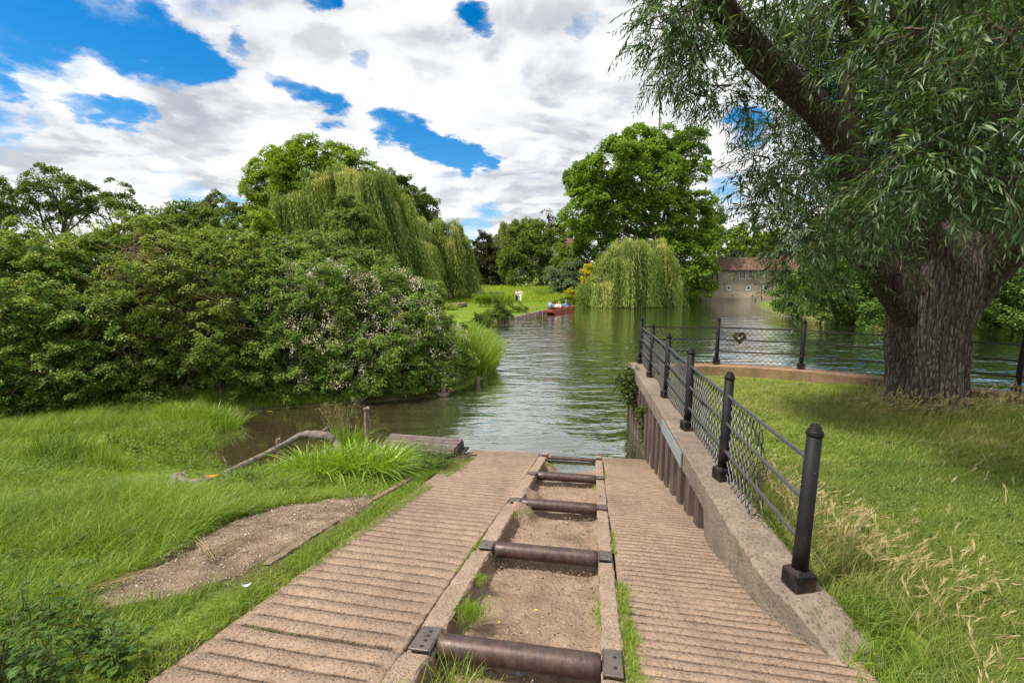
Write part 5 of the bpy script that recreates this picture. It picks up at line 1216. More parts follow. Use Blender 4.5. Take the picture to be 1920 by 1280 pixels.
def lawn_blades():
    rg = np.random.default_rng(81); g = Geo()
    # left bank
    for (n, box, hh, ww) in ((170000, (-7.5, -1.9, .9, 6.0), (.06, .17), .0050), (40000, (-3.2, -1.1, 4.2, 8.7), (.06, .14), .0060), (120000, (-12.5, -1.6, 5.5, 12.6), (.09, .24), .0075)):
        x, y = sample(n, *box[:2], *box[2:], rg); s, t = to_st(x, y); sd = -poly_sd(x, y, RIVER); md = poly_sd(x, y, MUD) + .22 * (fbm(x * 4, y * 4) - .5)
        edge = left_edge(s)
        strip = (s > 2.4) & (np.abs(t - np.interp(s, [2.4, 3.6, 4.77, 6], [-2.28, -2.37, -2.40, -2.42])) < .05)
        keep = (t < edge + .02) & (sd > .03) & (md < .0) & ~strip
        keep &= (fbm(x * 2.2, y * 2.2) + rg.uniform(-.25, .35, n)) > .38
        x, y = x[keep], y[keep]; m = len(x); z = ground_z(x, y)
        tuft = fbm(x * 1.3 + 4, y * 1.3); long_ = ss(.52, .68, fbm(x * .55 + 2, y * .55 + 7))
        s, t = to_st(x, y); short = ss(-2.9, -2.2, t) * .45
        h = rg.uniform(*hh, m) * (.6 + .9 * tuft) * (1 + .9 * long_) * (1 - short)
        h *= 1 - .55 * ss(-3.6, -3.0, t) * ss(4.3, 4.9, s) * ss(7.8, 7.2, s)
        h *= 1 - .72 * ss(.95, .35, -poly_sd(x, y, DRIFT))
        wind = np.stack([.12 + .9 * (fbm(x * .8, y * .8) - .5) + rg.normal(size=m) * .6, .0 + .8 * (fbm(x * .7 + 5, y * .7 + 9) - .5) + rg.normal(size=m) * .65], 1)
        rn = .02 + .5 * fbm(x * .9 + 11, y * .9) + .32 * fbm(x * 3.1, y * 3.1 + 5) + rg.normal(size=m) * .2
        blades(g, np.stack([x, y, z - .01], 1), h, wind, ww * rg.uniform(.7, 1.4, m), rn, rg)
    stuff('bank_grass', g, M['grass'])
    # right lawn
    g = Geo()
    for (n, box, hh, ww) in ((150000, (1.55, 6.5, 1.2, 5.2), (.035, .085), .0042), (110000, (1.9, 10.5, 5.0, 10.9), (.04, .10), .0065)):
        x, y = sample(n, *box[:2], *box[2:], rg); lw = poly_sd(x, y, LAWN); cx = coping_x(y)
        s, t = to_st(x, y)
        keep = (lw > .02) & ((poly_sd(x, y, COPPOLY) < .07 * vnoise(x * 5, y * 5) - .01) | (y < 2.30 + .25 * (vnoise(x * 9, y * 9) - .5))) & (t > 1.38)
        xi = np.array([p[0] for p in BACK]); yi = np.array([p[1] for p in BACK])
        keep &= (poly_sd(x, y, LAWN) > np.where(y > 7, .42, .05)) & (np.hypot(x - TB_[0], y - TB_[1]) > .56)
        x, y = x[keep], y[keep]; m = len(x); z = ground_z(x, y)
        tuft = fbm(x * 1.6 + 4, y * 1.6); h = rg.uniform(*hh, m) * (.7 + .8 * tuft)
        h *= 1 + 1.3 * ss(.9, .25, x - coping_x(y)) * (y < 6) + 1.2 * ss(1.9, .8, np.hypot(x - TB_[0] + .3, y - TB_[1] + .5))
        wind = np.stack([.45 + rg.normal(size=m) * .6, .05 + rg.normal(size=m) * .6], 1)
        dry = fbm(x * .7 + 1, y * .7 + 5)
        rn = -.02 + .5 * dry + .3 * fbm(x * 3.3 + 8, y * 3.3) + .14 * ss(5, 9, y) + rg.normal(size=m) * .22
        blades(g, np.stack([x, y, z - .008], 1), h, wind, ww * rg.uniform(.7, 1.4, m), rn, rg)
    stuff('lawn_grass', g, M['grass_dry'])
    # low broad-leaved weeds in both lawns
    n = 420; cx = np.concatenate([rg.uniform(-7, -2.2, n), rg.uniform(2.0, 8.5, n)]); cy = np.concatenate([rg.uniform(1.5, 10.5, n), rg.uniform(1.6, 9.5, n)])
    k = np.where(np.arange(2 * n) < n, (poly_sd(cx, cy, RIVER) < -.2) & (poly_sd(cx, cy, MUD) < -.05) & (to_st(cx, cy)[1] < -2.3), (poly_sd(cx, cy, LAWN) > .3) & (poly_sd(cx, cy, COPPOLY) < -.05) & (np.hypot(cx - TB_[0], cy - TB_[1]) > .7)); cx, cy = cx[k], cy[k]
    gw = Geo(); m = 16; I = np.repeat(np.arange(len(cx)), m); a = rg.uniform(0, 2 * PI, len(I)); q = rg.uniform(.0, .09, len(I)); hgt = np.where(cx[I] < 0, .10, .035) * rg.uniform(.3, 1.2, len(I))
    x, y = cx[I] + q * np.cos(a), cy[I] + q * np.sin(a); P = np.stack([x, y, ground_z(x, y) + hgt], 1)
    gw.leaves(P, np.stack([np.cos(a), np.sin(a), rg.normal(size=len(I)) * .25], 1), unit(rg.normal(size=(len(I), 3)) * .3 + [0, 0, 1]), rg.uniform(.025, .06, len(I)), rg.uniform(.018, .036, len(I)), .2 + .5 * rg.random(len(cx))[I] + .15 * rg.normal(size=len(I)))
    stuff('lawn_weeds', gw, M['shrub'])
    # meadow
    g = Geo(); n = 90000; x, y = sample(n, -16, 12, 22, 86, rg); sd = -poly_sd(x, y, RIVER); keep = (sd > .25) & (rg.random(n) < ss(-20, 60, 90 - y) + .2); x, y = x[keep], y[keep]; m = len(x)
    tall = ss(60, 72, y + 4 * fbm(x * .3, y * .3)); h = rg.uniform(.05, .10, m) * (1 + 6.5 * tall) * (1 + 1.6 * ss(1.3, .5, sd[keep]))
    rn = .18 + .38 * fbm(x * .12, y * .3) + .22 * tall + rg.normal(size=m) * .13
    blades(g, np.stack([x, y, ground_z(x, y)], 1), h, np.stack([.25 + rg.normal(size=m) * .4, rg.normal(size=m) * .3], 1), (.03 + .05 * tall) * rg.uniform(.7, 1.3, m), rn, rg, 2)
    stuff('meadow_grass', g, M['grass_far'])
lawn_blades()
def weeds_in_cracks():
    rg = np.random.default_rng(83); g = Geo(); P = []; H = []
    def strip(n, s0, s1, t0, t1, h, cl=1.2, thr=.5):
        s = rg.uniform(s0, s1, n); t = rg.uniform(t0, t1, n); k = fbm(s * cl, t * 2 + s0) > thr; s, t = s[k], t[k]
        P.append(np.stack([s * SH + t * CH, s * CH - t * SH, ramp_z(s) - .01], 1)); H.append(np.full(len(s), h) * rg.uniform(.5, 1.3, len(s)))
    strip(5200, 1.4, 7.5, .185, .225, .028, 1.4, .50)
    strip(2600, 1.6, 4.0, .19, .26, .055, 1.1, .56)
    strip(2600, 2.5, 6.0, -.985, -.94, .022, 1.2, .50); strip(900, 2.4, 7.2, -.81, -.74, .05, 1.6, .55); strip(700, 2.4, 6.8, .03, .08, .05, 1.6, .55)
    strip(900, 2.18, 2.25, -1.9, -1.05, .014, 2.0, .35)
    strip(240, 7.55, 7.62, -1.25, -1.0, .012, 2, .2); strip(240, 5.55, 5.6, -1.6, -1.15, .012, 2, .3)
    strip(17000, 1.2, 7.9, -2.42, -1.99, .06, 1.0, .30)
    strip(900, 2.0, 3.3, 1.33, 1.5, .07, 1.5, .42); strip(260, 2.75, 3.2, 1.18, 1.4, .04, 2, .45)
    # tufts
    for s, t, n, r, h in ((2.62, -.72, 300, .055, .13), (2.55, .21, 300, .045, .075), (2.2, .24, 200, .04, .06), (1.75, -.82, 200, .06, .12), (1.95, -.6, 160, .08, .15), (4.9, -.70, 40, .03, .10), (3.1, -.78, 120, .03, .09), (2.85, .06, 70, .03, .08), (1.62, .26, 200, .05, .07), (1.45, 1.2, 260, .1, .07), (1.75, 1.05, 180, .08, .05), (7.75, -.70, 160, .07, .04), (7.9, -1.0, 120, .06, .03), (8.4, -2.2, 200, .12, .06)):
        P.append(np.array([st(s + rg.normal() * r, t + rg.normal() * r, -.03) for _ in range(n)])); H.append(h * rg.uniform(.5, 1.2, n))
    # grass overgrowing the buried end of the coping
    m = 5200; x = 1.78 + .75 * rg.random(m) ** .8; y = rg.uniform(1.9, 2.75, m); d_ = poly_sd(x, y, COPPOLY); k = (d_ < .10 * rg.random(m) + .22 * ss(2.5, 2.2, y) * rg.random(m)) & (to_st(x, y)[1] > 1.34) & (rg.random(m) < .35 + ss(.5, .0, -d_)); x, y = x[k], y[k]; m = len(x)
    P.append(np.stack([x, y, np.maximum(ground_z(x, y), 1.24 + .11 * ss(2.2, 2.6, y)) - .015], 1)); H.append(rg.uniform(.05, .15, m))
    P = np.concatenate(P); H = np.concatenate(H); n = len(P)
    blades(g, P, H, rg.normal(size=(n, 2)) * .55 + [.15, 0], .0042 * rg.uniform(.7, 1.4, n), .3 + .4 * fbm(P[:, 0] * 3, P[:, 1] * 3) + rg.normal(size=n) * .15, rg)
    stuff('crack_weeds', g, M['grass'])
weeds_in_cracks()
def barley():
    rg = np.random.default_rng(85); g = Geo(); spots = []
    for n, cx, cy, rx, ry, h in ((420, 6.3, 7.2, 1.3, .45, .36), (130, 7.7, 7.2, .9, .4, .32), (200, 6.4, 7.5, .9, .5, .38), (70, 2.25, 2.75, .2, .35, .34), (24, 2.55, 3.1, .3, .4, .22), (190, 2.2, 3.75, .10, .95, .34), (60, 2.15, 3.1, .12, .3, .34), (70, 4.5, 4.5, 2.2, 1.6, .10), (60, 6.8, 5.6, 1.4, .8, .18), (26, 1.95, 1.75, .10, .10, .34), (22, 1.75, 1.65, .12, .08, .26), (22, 2.5, 2.3, .3, .3, .28)):
        x = cx + rg.normal(size=n) * rx * .6; y = cy + rg.normal(size=n) * ry * .6; k = (poly_sd(x, y, LAWN) > .2) & (np.hypot(x - TB_[0], y - TB_[1]) > .60) & (poly_sd(x, y, COPPOLY) < -.02); spots.append(np.stack([x[k], y[k], np.full(k.sum(), h)], 1))
    S = np.concatenate(spots); n = len(S); x, y, h = S[:, 0], S[:, 1], S[:, 2] * rg.uniform(.6, 1.25, len(S)); z = ground_z(x, y)
    lean = np.stack([.42 + rg.normal(size=n) * .38, .02 + rg.normal(size=n) * .32], 1)
    P = np.stack([x, y, z], 1)
    blades(g, P, h, lean, np.full(n, .0032), .18 + rg.random(n) * .35, rg, 4)
    lm = np.linalg.norm(lean, axis=1)
    tip = P.copy(); tip[:, :2] += lean * h[:, None]; tip[:, 2] += h * (1 - .35 * np.clip(lm, 0, 1.6))
    td = unit(np.stack([lean[:, 0] * 1.7, lean[:, 1] * 1.7, 1 - .35 * lm * 2.4 + .1], 1))
    for k in range(15):                                                # bristly ear: awns fanning from the stem end
        q = k / 15.0; b = tip + td * ((q - .35) * .075)[..., None] if np.ndim(q) else tip + td * ((q - .35) * .075)
        d = unit(td + rg.normal(size=(n, 3)) * .17); g.leaves(b, d, unit(rg.normal(size=(n, 3))), np.full(n, .045) * rg.uniform(.7, 1.3, n), np.full(n, .0048), .45 + .3 * rg.random(n) + .2 * q, .1)
    # dry straw round the stems
    m = 1000; j = rg.integers(0, n, m); p = P[j] + np.stack([rg.normal(size=m) * .12, rg.normal(size=m) * .12, np.zeros(m)], 1); ok = (poly_sd(p[:, 0], p[:, 1], LAWN) > .2); p = p[ok]; m = len(p)
    blades(g, p, S[j][ok, 2] * rg.uniform(.3, .9, m), np.stack([.5 + rg.normal(size=m) * .6, rg.normal(size=m) * .5], 1), np.full(m, .0042), .15 + rg.random(m) * .5, rg, 3)
    stuff('wild_barley', g, M['barley'])
barley()

# ------------------------------------------------------------------ single plants
def clump(name, label, cat, base, n, r, h, w, mat, seed, lean=(.25, 0), spread=.55, heads=0, tone=.3, group=None, seg=5, droop=.45, ry=None):
    rg = np.random.default_rng(seed); root = thing(name, label, cat, base, 0, group); g = Geo()
    a = rg.uniform(0, 2 * PI, n); q = r * np.sqrt(rg.random(n)); P = np.stack([base[0] + q * np.cos(a), base[1] + (ry or r) / r * q * np.sin(a), np.full(n, base[2])], 1)
    P[:, 2] = np.maximum(ground_z(P[:, 0], P[:, 1]), -.1) - .02
    ln = np.stack([np.cos(a) * spread * q / r + rg.normal(size=n) * spread * .5 + lean[0], np.sin(a) * spread * q / r + rg.normal(size=n) * spread * .5 + lean[1]], 1)
    blades(g, P, h * rg.uniform(.55, 1.15, n), ln, w * rg.uniform(.7, 1.3, n), tone + rg.random(n) * .45 + rg.normal(size=n) * .1, rg, seg, droop)
    link('blades', g.mesh('blades'), mat, root)
    if heads:
        gh = Geo(); mb = MB()
        for k in range(heads):
            b = P[rg.integers(0, n)]; hh = h * rg.uniform(1.2, 1.75); l = np.array([lean[0] * .5 + rg.normal() * .16 - .1, rg.normal() * .12]); pts = []
            for t in np.linspace(0, 1, 8):
                pts.append(b + np.array([l[0] * hh * t ** 1.6, l[1] * hh * t ** 1.6, hh * (t - .10 * t ** 4)]))
            mb.tube(pts, [.004] * 8, 4, False)
            for c in range(4):                                           # drooping catkin-like spikes
                p0 = pts[-1 - c // 2] + rg.normal(size=3) * .01; d = np.array([np.sign(l[0] + .001) * rg.uniform(.02, .07), rg.normal() * .03, 0]); L_ = rg.uniform(.07, .13)
                for u in np.linspace(0, 1, 9):
                    p = p0 + d * u + np.array([0, 0, .03 * math.sin(u * 2.5) - L_ * u * u])
                    gh.leaves(p[None], unit(np.array([[rg.normal() * .4, rg.normal() * .4, -1]])), rand_dir(rg, 1), np.array([.026]), np.array([.012]), np.array([rg.random()]))
        mb.build('stems', M['straw_plain'], root); link('seed_heads', gh.mesh('seed_heads'), M['seedhead'], root)
    return root
M['straw_plain'] = simple('pale_stem', (.20, .22, .05), .7, 0, .2, 30)
M['weed_stem'] = simple('weed_stem', (.055, .075, .02), .7, 0, .3, 30)
def gp(px, py, z=None):
    p = at_ramp(px, py) if z is None else at_z(px, py, z); return (p[0], p[1], GZ(p[0], p[1]))
SG = 'sedge clumps on the near bank'
clump('sedge_clump', 'tall pendulous sedge with drooping seed heads left of the mooring post', 'sedge', gp(650, 838, .15), 260, .28, .70, .018, M['sedge'], 91, (-.05, 0), .5, 26, .3, SG)
clump('sedge_clump', 'broad-bladed bright sedge in front of the landing stage', 'sedge', gp(690, 917, .35), 700, .46, .54, .023, M['sedge'], 92, (.15, -.1), .75, 0, .3, SG)
clump('sedge_clump', 'bright sedge clump at the grit path end, below the driftwood', 'sedge', gp(615, 922, .4), 620, .46, .50, .021, M['sedge'], 93, (.1, -.1), .75, 0, .35, SG)
clump('sedge_clump', 'finer yellow-green sedge around the middle of the driftwood branch', 'sedge', gp(545, 925, .4), 520, .42, .30, .011, M['sedge'], 94, (.2, -.1), .7, 0, .4, SG)
clump('sedge_clump', 'sedge fringe between the driftwood stub and the grit path', 'sedge', gp(455, 942, .45), 480, .45, .22, .009, M['sedge'], 95, (.2, 0), .7, 0, .3, SG)
clump('sedge_clump', 'dark rush tuft alone in the grass of the left bank', 'sedge', gp(120, 880, .35), 260, .35, .40, .010, M['nettle'], 96, (.1, 0), .5, 0, .3, SG)
clump('sedge_clump', 'upright iris-like tuft in the grass left of the driftwood', 'sedge', gp(195, 890, .4), 70, .18, .48, .016, M['grass'], 97, (.1, 0), .25, 0, .2, SG)
clump('reed_clump', 'bright green reed tuft growing out of the muddy inlet shore', 'reeds', gp(410, 800, .02), 420, .42, .55, .016, M['sedge'], 98, (.1, 0), .45, 0, .2, 'reeds at the water', droop=.3)
clump('reed_clump', 'darker reed tuft beside the thicket at the inlet head', 'reeds', gp(345, 800, .1), 380, .45, .50, .014, M['grass'], 99, (.1, 0), .5, 0, .3, 'reeds at the water')
clump('reed_clump', 'tall lush reeds standing in the river right of the blossoming bramble', 'reeds', gp(898, 690, .0), 1500, .62, 1.25, .028, M['grass'], 100, (.25, 0), .35, 0, .25, 'reeds at the water', droop=.35, ry=2.0)
clump('reed_clump', 'low drooping reeds in front of the tall reed bed', 'reeds', gp(872, 708, .0), 420, .42, .62, .020, M['sedge'], 101, (.3, 0), .6, 0, .1, 'reeds at the water')
clump('reed_clump', 'bright weeds on the bank top above the reed bed', 'reeds', gp(880, 640, .3), 700, 1.1, .9, .05, M['sedge'], 102, (.1, 0), .4, 0, .3, 'reeds at the water', ry=3)
# nettles, docks and small bank weeds
def nettle(name, label, spots, seed, hgt, mat, cat='nettles', group=None, leaf=.062):
    rg = np.random.default_rng(seed); rp = random.Random(seed); b0 = spots[0]; root = thing(name, label, cat, (b0[0], b0[1], GZ(b0[0], b0[1])), 0, group); g = Geo(); mb = MB()
    for x, y in spots:
        z = GZ(x, y); h = hgt * rp.uniform(.65, 1.15); lx, ly = rp.gauss(.05, .08), rp.gauss(0, .08)
        pts = [np.array([x + lx * t * t, y + ly * t * t, z + h * t]) for t in (0, .25, .5, .75, 1)]; mb.tube(pts, [.003, .003, .0026, .002, .0015], 5, False)
        nl = int(h / .045)
        for k in range(nl):
            t = .15 + .85 * k / nl; p = np.array([x + lx * t * t, y + ly * t * t, z + h * t]); sz = leaf * (1.15 - .65 * t) * rp.uniform(.8, 1.2); a = (k % 2) * PI / 2 + rp.uniform(-.3, .3)
            for q in (a, a + PI):
                d = np.array([math.cos(q), math.sin(q), rp.uniform(-.35, .15)]); p1 = p + d * .02
                # serrate heart-shaped leaf: three rhombs
                for off, sc in ((0, 1.0), (.5, .6), (-.5, .6)):
                    d2 = np.array([math.cos(q + off), math.sin(q + off), d[2]]); g.leaves(p1[None], d2[None], np.array([[0, 0, 1.0]]) + rg.normal(size=(1, 3)) * .15, np.array([sz * sc]), np.array([sz * .72 * sc]), np.array([rp.uniform(.15, .8)]), .12)
    mb.build('stems', M['weed_stem'], root); link('leaves', g.mesh('leaves'), mat, root); return root
rp = random.Random(5)
nettle('nettle_patch', 'dark leafy stinging nettles in the bottom left corner', [tuple(at_ramp(rp.uniform(-120, 120), rp.uniform(1165, 1330))[:2]) for _ in range(42)], 111, .30, M['nettle'])
nettle('nettle_patch', 'second nettle patch nearer the grit path, bottom left', [tuple(at_ramp(rp.uniform(150, 260), rp.uniform(1190, 1270))[:2]) for _ in range(14)], 112, .22, M['nettle'])
nettle('bank_weeds', 'leafy flowering weeds rising beside the landing stage corner', [tuple(at_z(rp.uniform(770, 850), rp.uniform(845, 905), .3)[:2]) for _ in range(40)], 113, .40, M['shrub'], 'weeds', None, .05)
nettle('bank_weeds', 'low leafy weeds behind the grit path near the orange leaf', [tuple(at_z(rp.uniform(380, 520), rp.uniform(925, 965), .5)[:2]) for _ in range(30)], 114, .22, M['shrub'], 'weeds', None, .06)
nettle('bank_weeds', 'broad low weeds at the inlet shore by the thicket', [tuple(at_z(rp.uniform(200, 370), rp.uniform(800, 870), .25)[:2]) for _ in range(90)], 115, .26, M['grass'], 'weeds', None, .06)
# ivy tumbling over the wall corner
def ivy(label, L, seed, n):
    rg = np.random.default_rng(seed); c = L[0]; root = thing('trailing_ivy', label, 'ivy', c[:3], 0, 'ivy on the retaining wall'); g = Geo()
    crown_geo(g, [(*q[:4], 1.0) for q in L], n, 9, .06, .75, .07, rg, (.3, 1.1), .4, .02, 0, 0, .5); link('leaves', g.mesh('leaves'), M['ivy'], root)
    mb = MB(); rp = random.Random(seed)
    for k in range(16):
        q = L[rp.randrange(len(L))]; mb.tube([(c[0] + .1, c[1], 1.2), (q[0] + rp.gauss(0, .05), q[1], q[2] + q[3]), (q[0] + rp.gauss(0, .1) - .1, q[1], q[2] - q[3])], [.008, .006, .003], 4, False)
    mb.build('stems', M['twig'], root)
def iv(px, py, rpx, Y): c = at_y(px, py, Y); return (c[0], c[1], c[2], rpx / FPX * Y)
ivy('ivy clump bulging from the wall corner over the river', [iv(1178, 722, 18, 9.9), iv(1190, 745, 18, 9.8), iv(1200, 765, 12, 9.6), iv(1170, 715, 10, 10), iv(1186, 700, 10, 10)], 121, 60)
ivy('ivy trailing down the sheet piles below the galvanised plate', [iv(1213, 775, 12, 8.9), iv(1217, 800, 12, 8.9), iv(1217, 825, 11, 8.9), iv(1216, 848, 8, 8.9), iv(1222, 765, 8, 8.6)], 122, 80)
# bushes on the meadow bank
for i, (px, py, Y, pts, m, lab) in enumerate([
    (935, 590, 36, [(925, 585, 12), (940, 582, 13), (935, 596, 14), (948, 596, 9)], 'shrub', 'largest grey-green bush on the meadow bank by the stone edging'),
    (905, 605, 31, [(900, 605, 12), (914, 600, 9), (890, 612, 10), (918, 612, 9)], 'maple', 'straw-tinted bush at the near end of the meadow bank'),
    (958, 588, 42, [(950, 588, 6), (958, 590, 7)], 'maple', 'small rusty tussock third along the meadow edging'),
    (975, 583, 43, [(972, 584, 8), (978, 580, 7), (970, 592, 6)], 'maple', 'brown-topped tussock on the bank nearest the punt'),
    (910, 562, 52, [(898, 558, 8), (908, 564, 9)], 'lime', 'light green sapling in front of the old rail fence'),
    (1060, 572, 58, [(1055, 570, 7), (1066, 566, 8), (1045, 572, 6)], 'maple', 'yellowish bank growth beyond the bow of the punt')]):
    T('bank_bush', lab, 'bush', on_ground(px, Y + .3), blobs(Y, pts, 1.1, .3, i), M[m], M['twig'], .03, 'bushes on the meadow bank', 4.5, 9, .16, .45, .2, 130 + i, drop=-.2)
for i, (px, Y, n, r, h, lab) in enumerate([(1017, 72, 160, 1.0, 1.5, 'rounded green tussock in the long grass right of the walkers'), (1034, 74, 90, .7, 1.0, 'smaller tussock beside the rounded one in the long grass'), (962, 63, 70, .6, .8, 'tiny tussock just left of the two walkers'), (842, 46, 150, .8, .9, 'dark tussock at the left end of the sawn log')]):
    b = on_ground(px, Y); clump('grass_tussock', lab, 'tussock', b, n, r, h, .09, M['grass'], 140 + i, (.1, 0), .5, 0, .25, 'tussocks in the meadow')
b = on_ground(925, 58); clump('rush_bed', 'tall rushes growing through the old rail fence', 'rushes', b, 420, 2.4, 1.5, .07, M['grass_far'], 146, (.05, 0), .2, 0, .05, None, ry=.8)

# ------------------------------------------------------------------ fallen leaves, twigs and scraps
def flat_leaf(name, label, cat, p, L, w, mat, rz, group=None, curl=.25, up=.01):
    mb = MB(); c, s = math.cos(rz), math.sin(rz); V = []; n = 6
    for i in range(n + 1):
        t = i / n; ww = w * math.sin(PI * min(max(t, .04), .97)) ** .8; z = up + curl * L * (t - .5) ** 2 * 1.5
        for q in (-1, 0, 1): x, y = (t - .5) * L, q * ww / 2; V.append((p[0] + x * c - y * s, p[1] + x * s + y * c, p[2] + z + abs(q) * ww * .18))
    F = [(i * 3 + k, i * 3 + k + 3, i * 3 + k + 4, i * 3 + k + 1) for i in range(n) for k in range(2)]
    mb.add(V, F); return tag(mb.build(name, mat, None, True), label, cat, group)
flat_leaf('fallen_leaf', 'large orange dead leaf lying on the sedge left of the grit path', 'leaf', at_ramp(402, 946) * .0 + (lambda q: np.array([q[0], q[1], GZ(q[0], q[1]) + .15]))(at_z(402, 946, .75)), .15, .07, M['leaf_orange'], .2, None, .6)
for i, (px, py, lab) in enumerate([(1005, 1148, 'yellow leaf lying in the middle of the trough earth'), (935, 1172, 'yellow leaf in the trough by the near roller left part'), (918, 1122, 'yellow leaf below the left kerb near the grass tuft'), (935, 1256, 'yellow leaf in the earth in front of the near roller'), (940, 1038, 'yellow leaf under the left end of the second roller'), (998, 1056, 'small yellow leaf just below the middle of the second roller'), (965, 998, 'yellow leaf at the foot of the mortar lump')]):
    p = at_ramp(px, py); r = ray(px, py); k = (p[1] + .36) / p[1]
    q = np.array([0, 0, CAMZ]) + (np.array([p[0], p[1], p[2]]) - [0, 0, CAMZ]) * 1.09; s, t = to_st(q[0], q[1]); q[2] = float(ramp_z(s)) - .125
    flat_leaf('fallen_leaf', lab, 'leaf', q, .032, .014, M['leaf_yellow'], i * 1.1, 'yellow leaves in the trough')
for i, (px, py, lab) in enumerate([(975, 1265, 'crumpled white scrap in front of the near roller'), (1048, 1262, 'pale torn wrapper below the right half of the near roller')]):
    p = at_ramp(px, py); q = np.array([0, 0, CAMZ]) + (p - [0, 0, CAMZ]) * 1.08; s, t = to_st(q[0], q[1]); q[2] = float(ramp_z(s)) - .125
    flat_leaf('litter_scrap', lab, 'litter', q, .055, .028, M['litter_white'], .5 - i, None, .8)
p = at_ramp(463, 1109); flat_leaf('litter_scrap', 'white scrap on the grass verge beside the grit path', 'litter', p + [0, 0, .03], .06, .03, M['litter_white'], .4, None, .8)
p = at_z(505, 772, .004); flat_leaf('floating_leaf', 'yellow-green leaf floating on the muddy inlet', 'leaf', p, .15, .06, M['leaf_yellow'], .3, None, .1, .004)
# shell chips on the grit, loose straw
rg = np.random.default_rng(151); g = Geo(); P0 = np.array(MUD); n = 1600; x = rg.uniform(P0[:, 0].min(), P0[:, 0].max(), n); y = rg.uniform(P0[:, 1].min(), P0[:, 1].max(), n); k = poly_sd(x, y, MUD) > .03 + .10 * rg.random(n); x, y = x[k], y[k]; n = len(x)
g.leaves(np.stack([x, y, ground_z(x, y) + .028 + .02 * rg.random(n)], 1), unit(rg.normal(size=(n, 3)) * [1, 1, .4]), unit(rg.normal(size=(n, 3)) * .5 + [0, 0, 1]), rg.uniform(.008, .03, n), rg.uniform(.006, .018, n), rg.random(n)); 
stuff('shell_chips', g, leaf_mat('shell_chip', [(0, (.10, .07, .05)), (.5, (.26, .21, .16)), (1, (.46, .41, .34))], .02, .7, .2, (1, 1, 1)))
g = Geo()
for (a, b, n, w) in (((160, 1128), (300, 1085), 14, .006), ((385, 1070), (470, 1015), 12, .005), ((370, 1020), (400, 1075), 5, .005), ((300, 1085), (385, 1078), 6, .004)):
    A_, B_ = at_ramp(*a), at_ramp(*b)
    for k in range(n):
        d = (B_ - A_); p = A_ + d * rg.uniform(0, .25) + rg.normal(size=3) * [.03, .03, 0]; e = A_ + d * rg.uniform(.6, 1) + rg.normal(size=3) * [.04, .04, 0]
        m = 8; t = np.linspace(0, 1, m)[:, None]; Q = p + (e - p) * t + rg.normal(size=3) * [.04, .04, 0] * np.sin(PI * t); Q[:, 2] = ground_z(Q[:, 0], Q[:, 1]) + .045 + rg.uniform(0, .015)
        dv = np.diff(Q, axis=0); g.leaves(Q[:-1], dv, np.tile([0, 0, 1.0], (m - 1, 1)), np.linalg.norm(dv, axis=1) * 1.5, np.full(m - 1, w), np.full(m - 1, rg.random()))
stuff('loose_straw', g, M['straw'])
# bits of leaf mould, pebbles and twigs lying about on the slipway earth
g = Geo(); n = 3400; s = rg.uniform(1.5, 7.4, n); t = rg.uniform(-.8, .07, n) ; e = np.minimum(t + .8, .07 - t); k = rg.random(n) < .12 + .9 * np.exp(-e / .05) + .6 * sum(np.exp(-((s - r_ + .13) / .07) ** 2) for r_ in ROLL_S[:4]); s, t = s[k], t[k]; n = len(s)
g.leaves(np.stack([s * SH + t * CH, s * CH - t * SH, ramp_z(s) - .125 + .05 * np.exp(-np.minimum(t + .8, .07 - t) / .08)], 1), unit(rg.normal(size=(n, 3)) * [1, 1, .25]), unit(rg.normal(size=(n, 3)) * .4 + [0, 0, 1]), rg.uniform(.01, .045, n), rg.uniform(.004, .016, n), rg.random(n))
stuff('leaf_mould', g, leaf_mat('leaf_mould', [(0, (.04, .025, .015)), (.6, (.14, .085, .045)), (1, (.28, .18, .09))], .05, .8, .2, (1, 1, 1)))

g = Geo(); n = 2600; s = rg.uniform(1.5, 7.4, n); t = rg.uniform(-.79, .06, n); k = fbm(s * 2, t * 4) > .42; s, t = s[k], t[k]; n = len(s)
g.leaves(np.stack([s * SH + t * CH, s * CH - t * SH, ramp_z(s) - .110 + .03 * (fbm(s * 1.6, t * 2.5 + 3) - .5)], 1), unit(rg.normal(size=(n, 3)) * [1, 1, .3]), unit(rg.normal(size=(n, 3)) * .5 + [0, 0, 1]), rg.uniform(.006, .020, n), rg.uniform(.006, .015, n), rg.random(n), .6)
stuff('trough_pebbles', g, leaf_mat('pebble', [(0, (.10, .065, .045)), (.6, (.26, .19, .14)), (1, (.44, .36, .28))], .02, .8, .2, (1, 1, 1)))
# ------------------------------------------------------------------ the mill on the river
Ym = 75.0
def mp(px, py): p = at_y(px, py, Ym); return p[0], p[2]
mill = thing('mill_building', 'old brick mill with mossy tiled roof rising straight from the far water', 'building', (mp(1400, 562)[0], Ym, 0))
x0, zt = mp(1338, 505); x1 = mp(1560, 505)[0]; zr = mp(1400, 482)[1]; zb = 0; xq = mp(1296, 562)[0]
mb = MB(); mb.hexa([(x0, Ym, -.6), (x1, Ym, -.6), (x1, Ym + 7, -.6), (x0, Ym + 7, -.6), (x0, Ym, zt), (x1, Ym, zt), (x1, Ym + 7, zt), (x0, Ym + 7, zt)])
mb.add([(x0, Ym, zt), (x0, Ym + 7, zt), (x0, Ym + 3.5, zr + .1)], [(0, 2, 1)])
mb.build('wall', M['brick'], mill)
zl = mp(1400, 546)[1]
mb = MB(); mb.hexa([(xq, Ym - .45, -.6), (x1, Ym - .45, -.6), (x1, Ym - .003, -.6), (xq, Ym - .003, -.6), (xq, Ym - .30, zl), (x1, Ym - .30, zl), (x1, Ym - .003, zl), (xq, Ym - .003, zl)])
